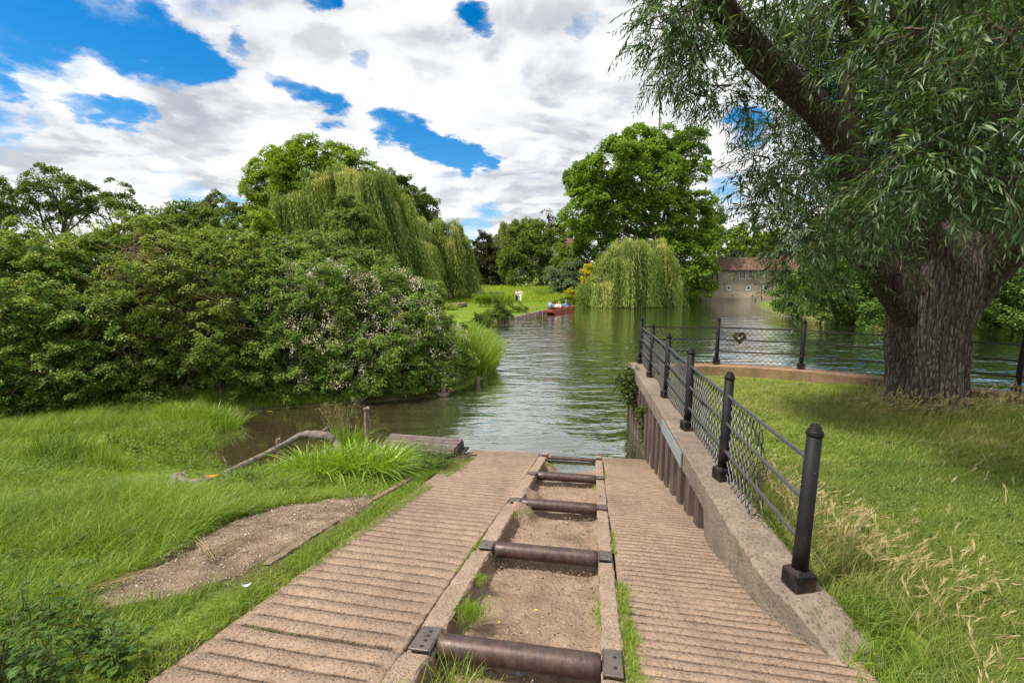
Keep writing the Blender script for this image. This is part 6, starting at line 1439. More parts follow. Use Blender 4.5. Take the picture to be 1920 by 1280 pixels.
mb.build('river_wall', M['brick_base'], mill)
mb = MB(); mb.hexa([(xq, Ym - .75, -.6), (x1, Ym - .75, -.6), (x1, Ym - .46, -.6), (xq, Ym - .46, -.6), (xq, Ym - .75, .42), (x1, Ym - .75, .42), (x1, Ym - .46, .42), (xq, Ym - .46, .42)])
mb.build('concrete_ledge', M['concrete_ledge'], mill)
rf = MB(); e = .35
rf.add([(x0 - e, Ym - e, zt - .05), (x1, Ym - e, zt - .05), (x1, Ym + 3.5, zr + .15), (x0 - e, Ym + 3.5, zr + .15), (x1, Ym + 7 + e, zt - .05), (x0 - e, Ym + 7 + e, zt - .05),
        (x0 - e, Ym - e, zt - .2), (x1, Ym - e, zt - .2), (x1, Ym + 3.5, zr), (x0 - e, Ym + 3.5, zr), (x1, Ym + 7 + e, zt - .2), (x0 - e, Ym + 7 + e, zt - .2)],
       [(0, 1, 2, 3), (3, 2, 4, 5), (6, 9, 8, 7), (9, 11, 10, 8), (0, 6, 7, 1), (4, 10, 11, 5), (0, 3, 9, 6), (3, 5, 11, 9)])
rf.build('roof', M['tiles'], mill)
mb = MB(); mb.tube([(x0 - .3, Ym - .45, zt - .22), (x1, Ym - .45, zt - .22)], .09, 6); gut = mb.build('gutter', M['pipe'], mill)
px_ = mp(1343.5, 540)[0]; mb = MB(); mb.tube([(px_, Ym - .42, zt - .25), (px_, Ym - .12, zt - .6), (px_, Ym - .12, mp(1343, 540)[1])], .10, 8); mb.build('downpipe', M['pipe'], mill)
def window(root, Y, px0, py0, px1, py1, nx, nz, frame=.09, depth=.06):
    a = at_y(px0, py1, Y); b = at_y(px1, py0, Y); w, h = b[0] - a[0], b[2] - a[2]; c = ((a[0] + b[0]) / 2, Y - .03, (a[2] + b[2]) / 2)
    m = MB()
    for sx in (-1, 1): m.box((c[0] + sx * (w - frame) / 2, c[1], c[2]), (frame, depth, h))
    for sz in (-1, 1): m.box((c[0], c[1], c[2] + sz * (h - frame) / 2), (w - 2 * frame, depth, frame))
    for i in range(1, nx): m.box((a[0] + frame + (w - 2 * frame) * i / nx, c[1] - .004, c[2]), (.05, depth * .7, h - 2 * frame))
    for i in range(1, nz): m.box((c[0], c[1] - .008, a[2] + frame + (h - 2 * frame) * i / nz), (w - 2 * frame, depth * .7, .045))
    f = m.build('window', M['white'], root)
    g = MB(); g.box((c[0], c[1] + .018, c[2]), (w - frame, .02, h - frame)); child_of_part('pane', g.mesh('pane'), M['glass'], f)
    s = MB(); s.box((c[0], Y - .07, a[2] - .045), (w + .12, .14, .085)); child_of_part('sill', s.mesh('sill'), M['white'], f)
    return f
for cx in (1366.4, 1403.2, 1434.6): window(mill, Ym - .01, cx - 4.6, 535.5, cx + 4.6, 544, 1, 1, .17)
window(mill, Ym - .01, 1385.5, 505.5, 1399, 522.5, 4, 5, .10)
window(mill, Ym - .01, 1403, 507, 1412, 522.5, 2, 4, .10)
window(mill, Ym - .01, 1470, 506, 1484, 522.5, 4, 4, .10)
mb = MB()
for px, py, Y in ((1358, 532.5, Ym - .02), (1415.5, 532.5, Ym - .02)): p = at_y(px, py, Y); mb = MB(); mb.tube([(p[0], Y - .02, p[2]), (p[0], Y + .01, p[2])], .13, 10); mb.build('wall_tie_plate', M['pipe'], mill)
for px, py in ((1326, 554.5), (1373.5, 553.5), (1411, 554.5)): p = at_y(px, py, Ym - .42); mb = MB(); mb.tube([(p[0], p[1] - .06, p[2]), (p[0], p[1] + .03, p[2])], .10, 10); mb.build('drain_hole', M['void'], mill)
# lower wing left of the downpipe with a white window half hidden by the plane tree
wing = thing('mill_building', 'lower brick wing of the mill half hidden behind the plane tree leaves', 'building', (mp(1320, 545)[0], Ym + 1.2, 0))
xa = mp(1290, 540)[0]; mb = MB(); zt2 = mp(1330, 506)[1]
mb.hexa([(xa, Ym + .6, -.5), (x0 - .01, Ym + .6, -.5), (x0 - .01, Ym + 6, -.5), (xa, Ym + 6, -.5), (xa, Ym + .6, zt2), (x0 - .01, Ym + .6, zt2), (x0 - .01, Ym + 6, zt2), (xa, Ym + 6, zt2)]); mb.build('wall', M['brick'], wing)
window(wing, Ym + .59, 1322, 511, 1338, 529, 3, 4, .10)
mb = MB(); mb.hexa([(xa - .2, Ym + .3, zt2 + .003), (x0 - .4, Ym + .3, zt2 + .003), (x0 - .4, Ym + 6.2, zt2 + 1.2), (xa - .2, Ym + 6.2, zt2 + 1.2), (xa - .2, Ym + .3, zt2 + .15), (x0 - .4, Ym + .3, zt2 + .15), (x0 - .4, Ym + 6.2, zt2 + 1.35), (xa - .2, Ym + 6.2, zt2 + 1.35)]); mb.build('roof', M['tiles'], wing)
# tall house with a red chimney glimpsed through the willow
def house(name, label, Y, px0, px1, pyb, pye, pyr, wallm, roofm, wins, chim=None, depth=8):
    a = at_y(px0, pye, Y); b = at_y(px1, pye, Y); r_ = at_y(px0, pyr, Y)[2]; z0 = GZ(a[0], Y) - .3
    root = thing(name, label, 'house', ((a[0] + b[0]) / 2, Y, z0))
    m = MB(); m.hexa([(a[0], Y, z0), (b[0], Y, z0), (b[0], Y + depth, z0), (a[0], Y + depth, z0), (a[0], Y, a[2]), (b[0], Y, a[2]), (b[0], Y + depth, a[2]), (a[0], Y + depth, a[2])])
    for x in (a[0], b[0]): m.add([(x, Y, a[2]), (x, Y + depth, a[2]), (x, Y + depth / 2, r_ - .05)], [(0, 1, 2)])
    m.build('wall', wallm, root)
    m = MB(); e = .3; P = [(a[0] - e, Y - e, a[2]), (b[0] + e, Y - e, a[2]), (b[0] + e, Y + depth / 2, r_), (a[0] - e, Y + depth / 2, r_), (b[0] + e, Y + depth + e, a[2]), (a[0] - e, Y + depth + e, a[2])]
    P = [(x, y, z + .16) for x, y, z in P] + P; m.add(P, [(0, 1, 2, 3), (3, 2, 4, 5), (6, 9, 8, 7), (9, 11, 10, 8), (0, 6, 7, 1), (4, 10, 11, 5), (1, 7, 8, 2), (2, 8, 10, 4), (0, 3, 9, 6), (3, 5, 11, 9)])
    rf = m.build('roof', roofm, root)
    for w in wins: window(root, Y - .01, *w, 2, 3, .14)
    if chim:
        cx, ct, cw = chim; p = at_y(cx, ct, Y + depth / 2); m = MB(); m.box((p[0], Y + depth / 2, (p[2] + r_ - 1) / 2), (cw, 1.0, p[2] - r_ + 1)); m.box((p[0], Y + depth / 2, p[2] + .12), (cw + .2, 1.2, .24))
        for q in (-.3, .3): m.lathe((p[0] + q * cw, Y + depth / 2, p[2] + .24), [(.15, 0), (.12, .5)], 8)
        child_of_part('chimney', m.mesh('chimney'), M['chimney'], rf)
    return root
house('town_house', 'brick house with tall red chimney glimpsed through the big willow', 92, 1478, 1560, 540, 500, 470, M['brick'], M['tiles'], [(1490, 505, 1500, 520), (1512, 505, 1522, 520)], (1522, 448, 1.5))
house('town_house', 'pale house with white windows half hidden among the treetops', 116, 1038, 1078, 530, 462, 446, M['render_wall'], M['tiles'], [(1046, 466, 1051, 473), (1053, 466, 1058, 473), (1061, 466, 1066, 473), (1068, 466, 1073, 473), (1046, 480, 1051, 488), (1055, 480, 1060, 488)], None, 7)

# ------------------------------------------------------------------ meadow furniture
def rail_fence(name, label, cat, Y, posts, ptop, pbot, rails, mat, w=.12):
    x = at_y(posts[0], pbot, Y)[0]; z = GZ(x, Y); root = thing(name, label, cat, (x, Y, z))
    for k, px in enumerate(posts):
        p = at_y(px, pbot, Y); t = at_y(px, ptop + random.uniform(-.6, .6), Y)[2]; zg = GZ(p[0], Y); mb = MB(); mb.box((p[0], Y, (t + zg - .2) / 2), (w, w, t - zg + .2)); mb.build('post', mat, root)
    for py in rails:
        a, b = at_y(posts[0] - 1, py, Y), at_y(posts[-1] + 1, py + .5, Y); mb = MB(); bar(mb, (a[0], Y - w * .5 - .021, a[2]), (b[0], Y - w * .5 - .021, b[2]), .14, .04); mb.build('rail', mat, root)
    return root
rail_fence('timber_fence', 'short dark timber fence end showing past the bramble bush', 'fence', 41, [798, 808, 822, 831.5], 554, 572, [557.5, 562], M['dark_fence'], .13)
rail_fence('timber_fence', 'old grey rail fence overgrown with rushes in the meadow', 'fence', 58.5, [899, 908, 920, 931, 943], 545.5, 562, [548.5, 556], M['old_fence'], .16)
a, b = at_z(839, 579.5, .36), at_z(872, 574.5, .36)
root = thing('sawn_log', 'sawn tree trunk lying on the mown meadow as a seat', 'log', tuple((a + b) / 2)); u = a + [0, 0, .22]; v = b + [0, 0, .22]
branch([(*u, .30), (*(u * .7 + v * .3), .31), (*(u * .3 + v * .7), .29), (*v, .28)], 'log', M['log'], root, .06, 14)
mb = MB(); mid = u * .4 + v * .6; mb.tube([mid + [0, 0, .2], mid + [0.05, 0, .42]], [.10, .07], 8); mb.build('branch_stub', M['log'], root)
# edging blocks of the meadow bank
EB = [(-1.6, 33.8), (-1.3, 35), (.4, 39.5), (2.6, 46), (3.5, 48.4)]; pts = resample(EB, .55); k = 0
proto = None
acc = 0; prev = pts[0]
for p in pts:
    acc += math.hypot(p[0] - prev[0], p[1] - prev[1]); prev = p
    if acc < .98: continue
    acc = 0; rgk = random.Random(k); zt_ = .30 + rgk.uniform(-.06, .06)
    root = thing('edging_block', 'squat weathered timber block of the riverbank edging below the mown meadow', 'edging block', (p[0], p[1], 0), R(66) + rgk.uniform(-.1, .1), 'timber blocks edging the meadow bank')
    mb = MB(); mb.box((0, 0, -.15), (.86 + rgk.uniform(-.1, .06), .34, .9 + (zt_ - .30)), 0, .93)
    me = mb.mesh('block'); me.materials.append(M['edge_block']); o = bpy.data.objects.new('block', me); COL.objects.link(o); o.parent = root; bevel(o, .05, 2); k += 1

# ------------------------------------------------------------------ people
def skin_part(name, verts, edges, mat, parent, sub=1):
    """verts: list of (x,y,z,radius) in the person's own space"""
    me = bpy.data.meshes.new(name); me.from_pydata([v[:3] for v in verts], edges, []); me.update(); me.materials.append(mat)
    o = bpy.data.objects.new(name, me); COL.objects.link(o); o.parent = parent
    m = o.modifiers.new('skin', 'SKIN'); m.use_smooth_shade = True
    for i, v in enumerate(verts):
        s = me.skin_vertices[0].data[i]; s.radius = (v[3], v[3] if len(v) < 5 else v[4]); s.use_root = (i == 0)
    s_ = o.modifiers.new('sub', 'SUBSURF'); s_.levels = sub; s_.render_levels = sub
    return o
def person(label, loc, rz, J, cloth, hair, group=None, cap=None):
    """J: joint positions in body space (x right, y forward, z up)"""
    root = thing('person', label, 'person', loc, rz, group)
    V = []; E = []; ix = {}
    def add(k, p, r, par=None):
        ix[k] = len(V); V.append((*p, r))
        if par is not None: E.append((ix[par], ix[k]))
    j = J
    add('pelvis', j['pelvis'], .125); add('waist', j['waist'], .115, 'pelvis'); add('chest', j['chest'], .135, 'waist'); add('neck', j['neck'], .055, 'chest')
    h = np.array(j['head']); nk = np.array(j['neck']); f = np.array(j.get('face', (0, 1, 0)), float); up = unit(h - nk)
    add('jaw', tuple(nk + (h - nk) * .5 + f * .02), .072, 'neck'); add('brow', tuple(h), .088, 'jaw'); add('crown', tuple(h + up * .07 - f * .01), .07, 'brow')
    add('nose', tuple(nk + (h - nk) * .78 + f * .105), .012, 'jaw')
    for s in ('l', 'r'):
        sh, el, wr = (np.array(j[k + s]) for k in ('shoulder_', 'elbow_', 'wrist_'))
        add('sh' + s, tuple(sh), .062, 'chest'); add('el' + s, tuple(el), .042, 'sh' + s); add('wr' + s, tuple(wr), .028, 'el' + s)
        d = unit(wr - el); sd = unit(np.cross(d, [0.3, .2, 1])); pm = wr + d * .07; add('palm' + s, tuple(pm), .030, 'wr' + s)
        for q, (o_, L_) in enumerate(((-.028, .065), (-.010, .078), (.010, .074), (.028, .058))):
            add('f%d%s' % (q, s), tuple(pm + sd * o_ + d * L_ * .6), .009, 'palm' + s); add('g%d%s' % (q, s), tuple(pm + sd * o_ * 1.1 + d * L_ + np.array([0, 0, -.02])), .008, 'f%d%s' % (q, s))
        add('th' + s, tuple(wr + d * .03 - sd * .045), .010, 'wr' + s); add('ti' + s, tuple(wr + d * .06 - sd * .06), .009, 'th' + s)
        hp, kn, an = (np.array(j[k + s]) for k in ('hip_', 'knee_', 'ankle_')); add('hip' + s, tuple(hp), .09, 'pelvis'); add('kn' + s, tuple(kn), .06, 'hip' + s); add('an' + s, tuple(an), .038, 'kn' + s); fd = np.array(j.get('foot_' + s, (0, .16, -.05))); add('toe' + s, tuple(an + fd), .035, 'an' + s)
    skin_part('body', V, E, M['skin'], root)
    W = lambda *ks: [(*j[k], ) for k in ks]
    top, trs, sho = cloth
    tv = [(*j['pelvis'], .150), (*j['waist'], .140), (*j['chest'], .165), (*(np.array(j['chest']) * .4 + np.array(j['neck']) * .6), .10)]; te = [(0, 1), (1, 2), (2, 3)]
    for s in ('l', 'r'):
        b = len(tv); tv += [(*j['shoulder_' + s], .082), (*j['elbow_' + s], .062), (*(np.array(j['wrist_' + s]) * .92 + np.array(j['elbow_' + s]) * .08), .048)]; te += [(2, b), (b, b + 1), (b + 1, b + 2)]
    skin_part('top', tv, te, M[top], root)
    tv = [(*(np.array(j['pelvis']) + [0, 0, .03]), .145)]; te = []
    for s in ('l', 'r'):
        b = len(tv); k = j.get('flare', 1.0); tv += [(*j['hip_' + s], .112), (*j['knee_' + s], .085 * k), (*(np.array(j['ankle_' + s]) + [0, 0, .03]), .066 * k * k)]; te += [(0, b), (b, b + 1), (b + 1, b + 2)]
    skin_part('trousers', tv, te, M[trs], root)
    for s in ('l', 'r'):
        an = np.array(j['ankle_' + s]); fd = np.array(j.get('foot_' + s, (0, .16, -.05))); skin_part('shoe', [(*(an + [0, -.03, -.04]), .045), (*(an + fd * .6 + [0, 0, -.015]), .046), (*(an + fd * 1.05), .036)], [(0, 1), (1, 2)], M[sho], root)
    hm, length = hair
    hv = [(*(h + up * .06 - f * .03), .092), (*(h - f * .06), .088)]; he = [(0, 1)]
    if length > .05: hv += [(*(h - f * .085 - up * .14), .075), (*(h - f * .09 - up * (.14 + length * .6)), .085), (*(h - f * .08 - up * (.14 + length)), .045)]; he += [(1, 2), (2, 3), (3, 4)]
    skin_part('hair', hv, he, M[hm], root)
    if cap:
        mb = MB(); c = h + up * .075 - f * .01; mb.lathe(tuple(c), [(.108, -.03), (.108, .01), (.09, .05), (.05, .075), (.01, .08)], 14); mb.add([tuple(c + f * .09 + np.array([x, 0, -.02])) for x in (-.07, .07)] + [tuple(c + f * .19 + np.array([x, 0, -.035])) for x in (.06, -.06)], [(0, 1, 2, 3)]); me = mb.mesh('cap', True); me.materials.append(M[cap]); o = bpy.data.objects.new('cap', me); COL.objects.link(o); o.parent = root
    return root
def walking(stride=.28, arm=.15, h=1.0):
    S = lambda x, y, z: (x * h, y * h, z * h)
    return dict(pelvis=S(0, 0, .93), waist=S(0, 0, 1.08), chest=S(0, .01, 1.28), neck=S(0, .01, 1.44), head=S(0, .03, 1.60), shoulder_l=S(-.19, 0, 1.36), shoulder_r=S(.19, 0, 1.36), elbow_l=S(-.24, -.02 + arm * .5, 1.09), elbow_r=S(.24, -.04 - arm * .4, 1.09), wrist_l=S(-.20, .16 + arm, .92), wrist_r=S(.24, .03 - arm, .86),
                hip_l=S(-.09, 0, .88), hip_r=S(.09, 0, .88), knee_l=S(-.10, stride * .65, .49), knee_r=S(.10, -stride * .2, .47), ankle_l=S(-.09, stride, .085), ankle_r=S(.09, -stride, .13), foot_l=S(0, .16, -.045), foot_r=S(0, .13, -.09))
wx, wy = at_z(969, 567, .36)[:2]
J = walking(.24, .1, .98); J['wrist_r'] = (.16, .22, 1.02)
w1 = person('woman with dark hair in pale top and black trousers, walking on the meadow', (wx, wy, GZ(wx, wy)), R(160), J, ('pink', 'black_cloth', 'black_cloth'), ('hair_dark', .22), 'two people walking on the meadow')
wx2 = at_z(975.5, 567, .36)[0]
J = walking(.20, .16, 1.03); J['flare'] = 1.18
w2 = person('woman with long dark hair in cream top and wide white trousers, walking', (wx2, wy - .2, GZ(wx2, wy)), R(170), J, ('cream', 'white_cloth', 'white_cloth'), ('hair_dark', .40), 'two people walking on the meadow')
mb = MB(); mb.box((wx - .42, wy - .1, GZ(wx, wy) + .95), (.10, .26, .22), R(160), .85); hb = thing('handbag', 'small black bag hanging at the side of the woman in black trousers', 'bag', (wx - .42, wy - .1, GZ(wx, wy) + .85)); bevel(mb.build('pouch', M['black_cloth'], hb), .03, 2)
mb = MB(); mb.tube([(wx - .40, wy - .02, GZ(wx, wy) + 1.05), (wx - .26, wy, GZ(wx, wy) + 1.33), (wx - .16, wy, GZ(wx, wy) + 1.38), (wx - .40, wy - .18, GZ(wx, wy) + 1.05)], .012, 5); mb.build('strap', M['black_cloth'], hb)

# ------------------------------------------------------------------ the punt
pa = at_z(1026, 589.5, .0); pbow = at_z(1070, 580.5, .0)
PL = 8.0; ang = math.atan2(pbow[1] - pa[1], pbow[0] - pa[0]); ang = max(ang, R(58))
px0, py0 = pa[0] + .1, pa[1]
punt = thing('punt', 'long varnished flat-bottomed punt with people aboard, nosing along the meadow bank', 'boat', (px0, py0, 0), ang - PI / 2)   # local +y towards the bow
Hw = .48
def put(me, name, mat, parent=None):
    me.materials.append(mat); o = bpy.data.objects.new(name, me); COL.objects.link(o); o.parent = parent or punt; return o
st_ = [(0, .38, .26, .40), (.5, .43, .10, .40), (1.2, Hw, -.12, .40), (2.5, Hw, -.14, .40), (5.5, Hw, -.14, .40), (6.8, Hw * .96, -.12, .40), (7.5, .42, .10, .42), (8.0, .36, .27, .44)]
V = []; F = []
for y, w, zb_, zt_ in st_:
    V += [(-w * .9, y, zb_), (w * .9, y, zb_), (w, y, zt_), (w - .035, y, zt_), (w - .04, y, max(zb_ + .03, zt_ - .26)), (-w + .04, y, max(zb_ + .03, zt_ - .26)), (-w + .035, y, zt_), (-w, y, zt_)]
for i in range(len(st_) - 1):
    for k in range(8): F.append((i * 8 + k, (i + 1) * 8 + k, (i + 1) * 8 + (k + 1) % 8, i * 8 + (k + 1) % 8))
F += [(0, 1, 2, 3, 4, 5, 6, 7)[::1], tuple((len(st_) - 1) * 8 + k for k in range(7, -1, -1))]
put(MB().add(V, F).mesh('hull'), 'hull', M['hull'])
mb = MB(); mb.box((0, .62, .412), (.80, 1.24, .03)); put(mb.mesh('stern_deck'), 'stern_deck', M['hull_red'])
mb = MB(); mb.box((0, -.015, .33), (.78, .035, .16)); put(mb.mesh('stern_board'), 'stern_board', M['hull_red'])
mb = MB(); mb.box((0, 7.45, .425), (.74, .9, .03)); put(mb.mesh('bow_deck'), 'bow_deck', M['hull'])
for y in (2.0, 4.0, 5.7):
    mb = MB(); mb.box((0, y, .42), (.84, .06, .34)); put(mb.mesh('seat_back'), 'seat_back', M['hull_red'])
for s in (-1, 1):
    mb = MB(); bar(mb, (s * (Hw + .012), 1.2, .415), (s * (Hw + .012), 6.8, .415), .03, .05); put(mb.mesh('gunwale'), 'gunwale', M['hull_red'])
for y in (2.35, 3.65, 5.35):
    mb = MB(); mb.box((0, y, .16), (.80, .55, .10)); o = put(mb.mesh('cushion'), 'cushion', M['paint_red']); bevel(o, .04, 2)
def seated(recline=.2, h=.98, knees=.35, seat=.0, arms=((-.2, .34, .30), (.2, .34, .30))):
    r = recline
    return dict(pelvis=(0, 0, seat + .10), waist=(0, -.03 * r * 3, seat + .26), chest=(0, -.25 * r, seat + .45), neck=(0, -.40 * r, seat + .61), head=(0, -.40 * r + .03, seat + .77), shoulder_l=(-.19, -.33 * r, seat + .53), shoulder_r=(.19, -.33 * r, seat + .53),
                elbow_l=(-.26, .05, seat + .30), elbow_r=(.26, .05, seat + .30), wrist_l=(arms[0][0], arms[0][1], seat + arms[0][2]), wrist_r=(arms[1][0], arms[1][1], seat + arms[1][2]), hip_l=(-.09, .04, seat + .10), hip_r=(.09, .04, seat + .10), knee_l=(-.10, .46, seat + knees), knee_r=(.10, .46, seat + knees), ankle_l=(-.09, .72, seat + knees - .33), ankle_r=(.09, .72, seat + knees - .33))
def aboard(x, y, z): c, s = math.cos(ang - PI / 2), math.sin(ang - PI / 2); return (px0 + x * c - y * s, py0 + x * s + y * c, z)
PG = 'people aboard the punt'
J = seated(.1, 1, .26, 0, ((-.12, .42, .42), (.2, .40, .40)))
for s in ('l', 'r'): J['ankle_' + s] = (J['ankle_' + s][0], .62, -.18); J['knee_' + s] = (J['knee_' + s][0], .46, .12)
person('grey-haired man in pale blue shirt sitting up on the stern deck of the punt', aboard(-.1, .85, .43), ang - PI / 2 - .45, J, ('pale_blue', 'navy', 'black_cloth'), ('hair_grey', 0), PG)
person('grey-haired passenger in white top sitting low behind the stern deck', aboard(.05, 2.45, .21), ang - PI / 2, seated(.35, 1, .3), ('white_cloth', 'grey_cloth', 'black_cloth'), ('hair_grey', .05), PG)
person('brown-haired passenger in pink top sitting in the middle of the punt', aboard(-.12, 3.5, .21), ang + PI / 2, seated(.35, 1, .3), ('pink', 'teal', 'black_cloth'), ('hair_brown', .15), PG)
person('passenger in blue jacket and blue cap facing the stern near the bow', aboard(.1, 5.25, .21), ang + PI / 2 + .2, seated(.2, 1.02, .32), ('blue', 'teal', 'black_cloth'), ('hair_dark', 0), PG, 'cap_blue')
a = at_z(985, 581.5, .35); b = at_y(1011, 572, 45.5)
pd = thing('paddle', 'wooden paddle with pale blade trailing over the bank behind the punt', 'paddle', tuple(b)); u = np.array([a[0], 44.6, at_y(987, 580.3, 44.6)[2]]); v = b
mb = MB(); mb.tube([u, v], .035, 8); mb.build('shaft', M['pole_wood'], pd)
mb = MB(); d = unit(u - v); mb.tube([u - d * .05, u + d * .12, u + d * .40, u + d * .46], [.03, .085, .09, .05], 8); mb.build('blade', M['white'], pd)

# ------------------------------------------------------------------ ducks
def duck(label, p, rz, k=1.0):
    root = thing('duck', label, 'duck', tuple(p), rz, 'ducks on the inlet')
    V = []; F = []; n = 12
    prof = [(-.25, .02, .13), (-.20, .05, .10), (-.12, .10, .065), (0, .125, .05), (.10, .11, .06), (.17, .07, .09), (.20, .03, .11)]
    for x, r, z in prof:
        for q in range(n):
            a = 2 * PI * q / n; V.append((x * k, r * k * math.cos(a), (z + r * .8 * math.sin(a)) * k))
    for i in range(len(prof) - 1):
        for q in range(n): F.append((i * n + q, i * n + (q + 1) % n, (i + 1) * n + (q + 1) % n, (i + 1) * n + q))
    F += [tuple(range(n - 1, -1, -1)), tuple((len(prof) - 1) * n + q for q in range(n))]
    me = MB().add(V, F).mesh('body', True); put(me, 'body', M['duck_body'], root)
    mb = MB(); mb.tube([(.14 * k, 0, .10 * k), (.19 * k, 0, .17 * k), (.21 * k, 0, .225 * k), (.25 * k, 0, .235 * k), (.285 * k, 0, .225 * k)], [.055 * k, .04 * k, .047 * k, .045 * k, .02 * k], 10); put(mb.mesh('head', True), 'head', M['duck_head'], root)
    mb = MB(); mb.tube([(.28 * k, 0, .222 * k), (.35 * k, 0, .21 * k)], [.018 * k, .012 * k], 6); put(mb.mesh('bill', True), 'bill', M['bill'], root)
duck('grey-brown duck floating at the foot of the blossoming bramble', at_z(670, 753.5, 0), R(175), 1.0)
duck('brown duck floating beside the pale split post', at_z(832, 743, 0), R(10), .8)
# ------------------------------------------------------------------ camera
cam = bpy.data.cameras.new('camera'); co = bpy.data.objects.new('camera', cam); COL.objects.link(co); SC.camera = co
cam.sensor_width = 36; cam.lens = FPX / 1920 * 36; cam.clip_start = .05; cam.clip_end = 5000
co.location = (0, 0, CAMZ); co.rotation_euler = (PI / 2 - PITCH, 0, 0)
# ------------------------------------------------------------------ daylight
SUN_EL, SUN_AZ = R(58), R(-112)            # azimuth clockwise from +Y: high over the left shoulder
sv = Vector((math.sin(SUN_AZ) * math.cos(SUN_EL), math.cos(SUN_AZ) * math.cos(SUN_EL), math.sin(SUN_EL)))
sl = bpy.data.lights.new('sun', 'SUN'); sl.energy = SUN_E; sl.angle = R(SUN_ANG); sl.color = (1, .94, .84)
so = bpy.data.objects.new('sun', sl); COL.objects.link(so); so.location = (0, 0, 60); so.rotation_euler = (-sv).to_track_quat('-Z', 'Y').to_euler()
w = bpy.data.worlds.new('World'); SC.world = w; w.use_nodes = True; nt = w.node_tree; nt.nodes.clear()
out = nt.nodes.new('ShaderNodeOutputWorld'); bg = nt.nodes.new('ShaderNodeBackground'); nt.links.new(bg.outputs[0], out.inputs[0])
bg.inputs[1].default_value = SKY_S
sky = nt.nodes.new('ShaderNodeTexSky'); sky.sky_type = 'NISHITA'; sky.sun_disc = False; sky.sun_elevation = SUN_EL; sky.sun_rotation = SUN_AZ; sky.altitude = 100; sky.air_density = 1.0; sky.dust_density = .25; sky.ozone_density = 3.5
blue = N(nt, 'HueSaturation', {'Color': sky.outputs[0], 'Saturation': 1.45, 'Value': 1.0, 'Hue': .497}).outputs[0]
blue = N(nt, 'Gamma', {0: blue, 1: 1.0}).outputs[0]
d = N(nt, 'TexCoord').outputs['Generated']
sx = N(nt, 'SeparateXYZ', {0: d}); zz = math_(nt, 'MAXIMUM', math_(nt, 'ADD', sx.outputs[2], .16), .05)
inv = math_(nt, 'DIVIDE', 1.0, zz)
pl = N(nt, 'CombineXYZ', {0: math_(nt, 'MULTIPLY', sx.outputs[0], inv), 1: math_(nt, 'MULTIPLY', sx.outputs[1], inv), 2: 0.0}).outputs[0]   # point on the cloud deck
def fb(scale, off=(0, 0, 0), detail=10, rough=.58, dist=.0):
    v = N(nt, 'Mapping', {'Vector': pl, 'Location': off}).outputs[0]; return noise(nt, v, scale, detail, rough, dist)
# ragged edge: jitter the direction before measuring the blue openings
wob = N(nt, 'VectorMath', {0: N(nt, 'VectorMath', {0: N(nt, 'TexNoise', {'Vector': pl, 'Scale': 1.7, 'Detail': 12.0, 'Roughness': .66}).outputs['Color'], 1: (.5, .5, .5)}, operation='SUBTRACT').outputs[0], 3: .22}, operation='SCALE').outputs[0]
dj = N(nt, 'VectorMath', {0: N(nt, 'VectorMath', {0: d, 1: wob}, operation='ADD').outputs[0]}, operation='NORMALIZE').outputs[0]
def spots(L, soft=.65):
    acc = None
    for x, y, r, s in L:
        h = Vector(ray(x, y)).normalized(); ang_ = r / FPX * (h.y ** 1.0)
        dp = N(nt, 'VectorMath', {0: dj, 1: tuple(h)}, operation='DOT_PRODUCT').outputs['Value']
        v = math_(nt, 'MULTIPLY', maprange(nt, dp, math.cos(ang_ * (1 + soft)), math.cos(ang_ * max(.15, (1 - soft) * .6)), 0, 1, True), s)
        acc = v if acc is None else math_(nt, 'MAXIMUM', acc, v)
    return acc
HOLES = [(40, 10, 70, 1), (110, 25, 58, 1), (175, 45, 50, 1), (235, 72, 48, 1), (295, 95, 44, 1), (350, 115, 40, 1), (405, 130, 32, .95), (280, 45, 34, .9), (75, 62, 36, .85),
         (15, 132, 26, .85), (70, 170, 20, .5), (165, 200, 22, .75), (205, 214, 24, .85), (250, 230, 22, .8), (295, 242, 16, .6), (30, 205, 20, .55), (150, 125, 20, .5),
         (530, 155, 16, .6), (560, 172, 20, .85), (595, 192, 22, .9), (630, 215, 20, .85), (690, 132, 15, .6), (470, 80, 14, .5), (735, 238, 22, .85), (770, 252, 24, 1), (805, 266, 24, 1), (840, 276, 24, 1), (875, 286, 22, .95), (900, 294, 14, .7), (615, 2, 16, .75), (880, 8, 18, .7), (893, 34, 16, .6), (905, 60, 10, .5), (1095, 40, 16, .45), (440, 130, 18, .6),
         (350, 345, 24, .5), (260, 300, 24, .3), (430, 388, 24, .55), (895, 440, 28, .6), (1360, 370, 30, .6), (1415, 235, 26, .75), (1600, 130, 50, .85), (1560, 300, 44, .75), (1750, 120, 70, .85), (1880, 110, 50, .9), (1700, 220, 50, .85),
         (300, -250, 130, .9), (1200, -330, 140, .9), (-400, 100, 170, .9), (2300, 100, 170, .9)]
holes = spots(HOLES, 1.0)
GREY = [(440, 262, 90, .8), (520, 290, 90, .8), (600, 300, 80, .7), (690, 180, 70, .4), (1000, 285, 90, .8), (920, 330, 80, .4), (1060, 240, 110, .75), (1150, 260, 90, .7), (760, 130, 80, .35), (1000, 120, 130, .45), (60, 330, 70, .45), (200, 300, 60, .45), (480, 40, 90, .35), (860, 380, 60, .3), (1200, 120, 120, .4)]
grey = spots(GREY, .95)
n1 = fb(.8, (3.1, 1.7, 0), 12, .56, .25)
n1b = fb(.8, (3.1 + .13, 1.7 + .20, 0), 4, .56, .25)
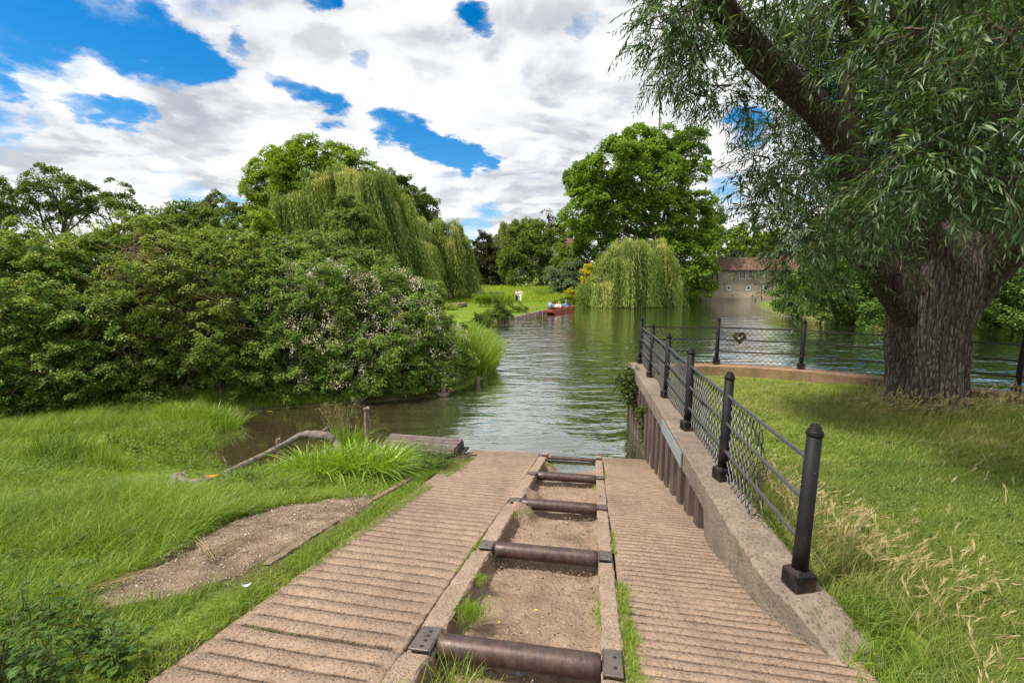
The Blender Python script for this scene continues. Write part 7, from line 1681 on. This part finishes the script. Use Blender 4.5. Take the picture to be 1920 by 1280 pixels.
n2 = fb(3.1, (7.7, 2.2, 0), 12, .62, .3)
dens = math_(nt, 'ADD', math_(nt, 'SUBTRACT', math_(nt, 'MULTIPLY_ADD', n1, 1.0, .28), math_(nt, 'MULTIPLY', holes, .80)), math_(nt, 'MULTIPLY', math_(nt, 'SUBTRACT', n2, .5), .72))
alpha = maprange(nt, dens, .10, .62, 0, 1, True)
n3 = fb(2.3, (1.3, 5.2, 0), 9, .55, .35)
n3b = fb(2.3, (1.3 + .055, 5.2 + .085, 0), 4, .55, .35)
lit3 = maprange(nt, math_(nt, 'SUBTRACT', n3, n3b), -.09, .09, -.5, .5, True)
# lit side / shaded side of the billows
lit = maprange(nt, math_(nt, 'SUBTRACT', n1, n1b), -.075, .075, 0, 1, True)
shade = math_(nt, 'SUBTRACT', math_(nt, 'ADD', math_(nt, 'MULTIPLY', lit, .45), math_(nt, 'ADD', math_(nt, 'MULTIPLY', lit3, .38), math_(nt, 'MULTIPLY_ADD', n2, .5, .45))), math_(nt, 'MULTIPLY', grey, .46))
K = 1.0 / SKY_S
ccol = ramp(nt, shade, [(.0, (.40, .44, .50)), (.3, (.58, .615, .67)), (.6, (.83, .85, .88)), (.85, (1.0, 1.0, 1.0))])
ccol = N(nt, 'VectorMath', {0: ccol, 3: CLOUD_B * K}, operation='SCALE').outputs[0]
final = mixc(nt, alpha, blue, ccol)
nt.links.new(final, bg.inputs[0])
w.cycles.sampling_method = 'MANUAL'; w.cycles.sample_map_resolution = 512
vs = SC.view_settings; SC.display_settings.display_device = 'sRGB'; vs.view_transform = 'Standard'; vs.look = 'None'; vs.gamma = 1; vs.use_curve_mapping = False; vs.exposure = EXPO
SC.cycles.max_bounces = 8; SC.cycles.diffuse_bounces = 3; SC.cycles.glossy_bounces = 3; SC.cycles.transmission_bounces = 4; SC.cycles.transparent_max_bounces = 6
SC.cycles.use_denoising = True; SC.cycles.sample_clamp_indirect = 4
try: SC.cycles.denoiser = 'OPENIMAGEDENOISE'
except Exception: pass
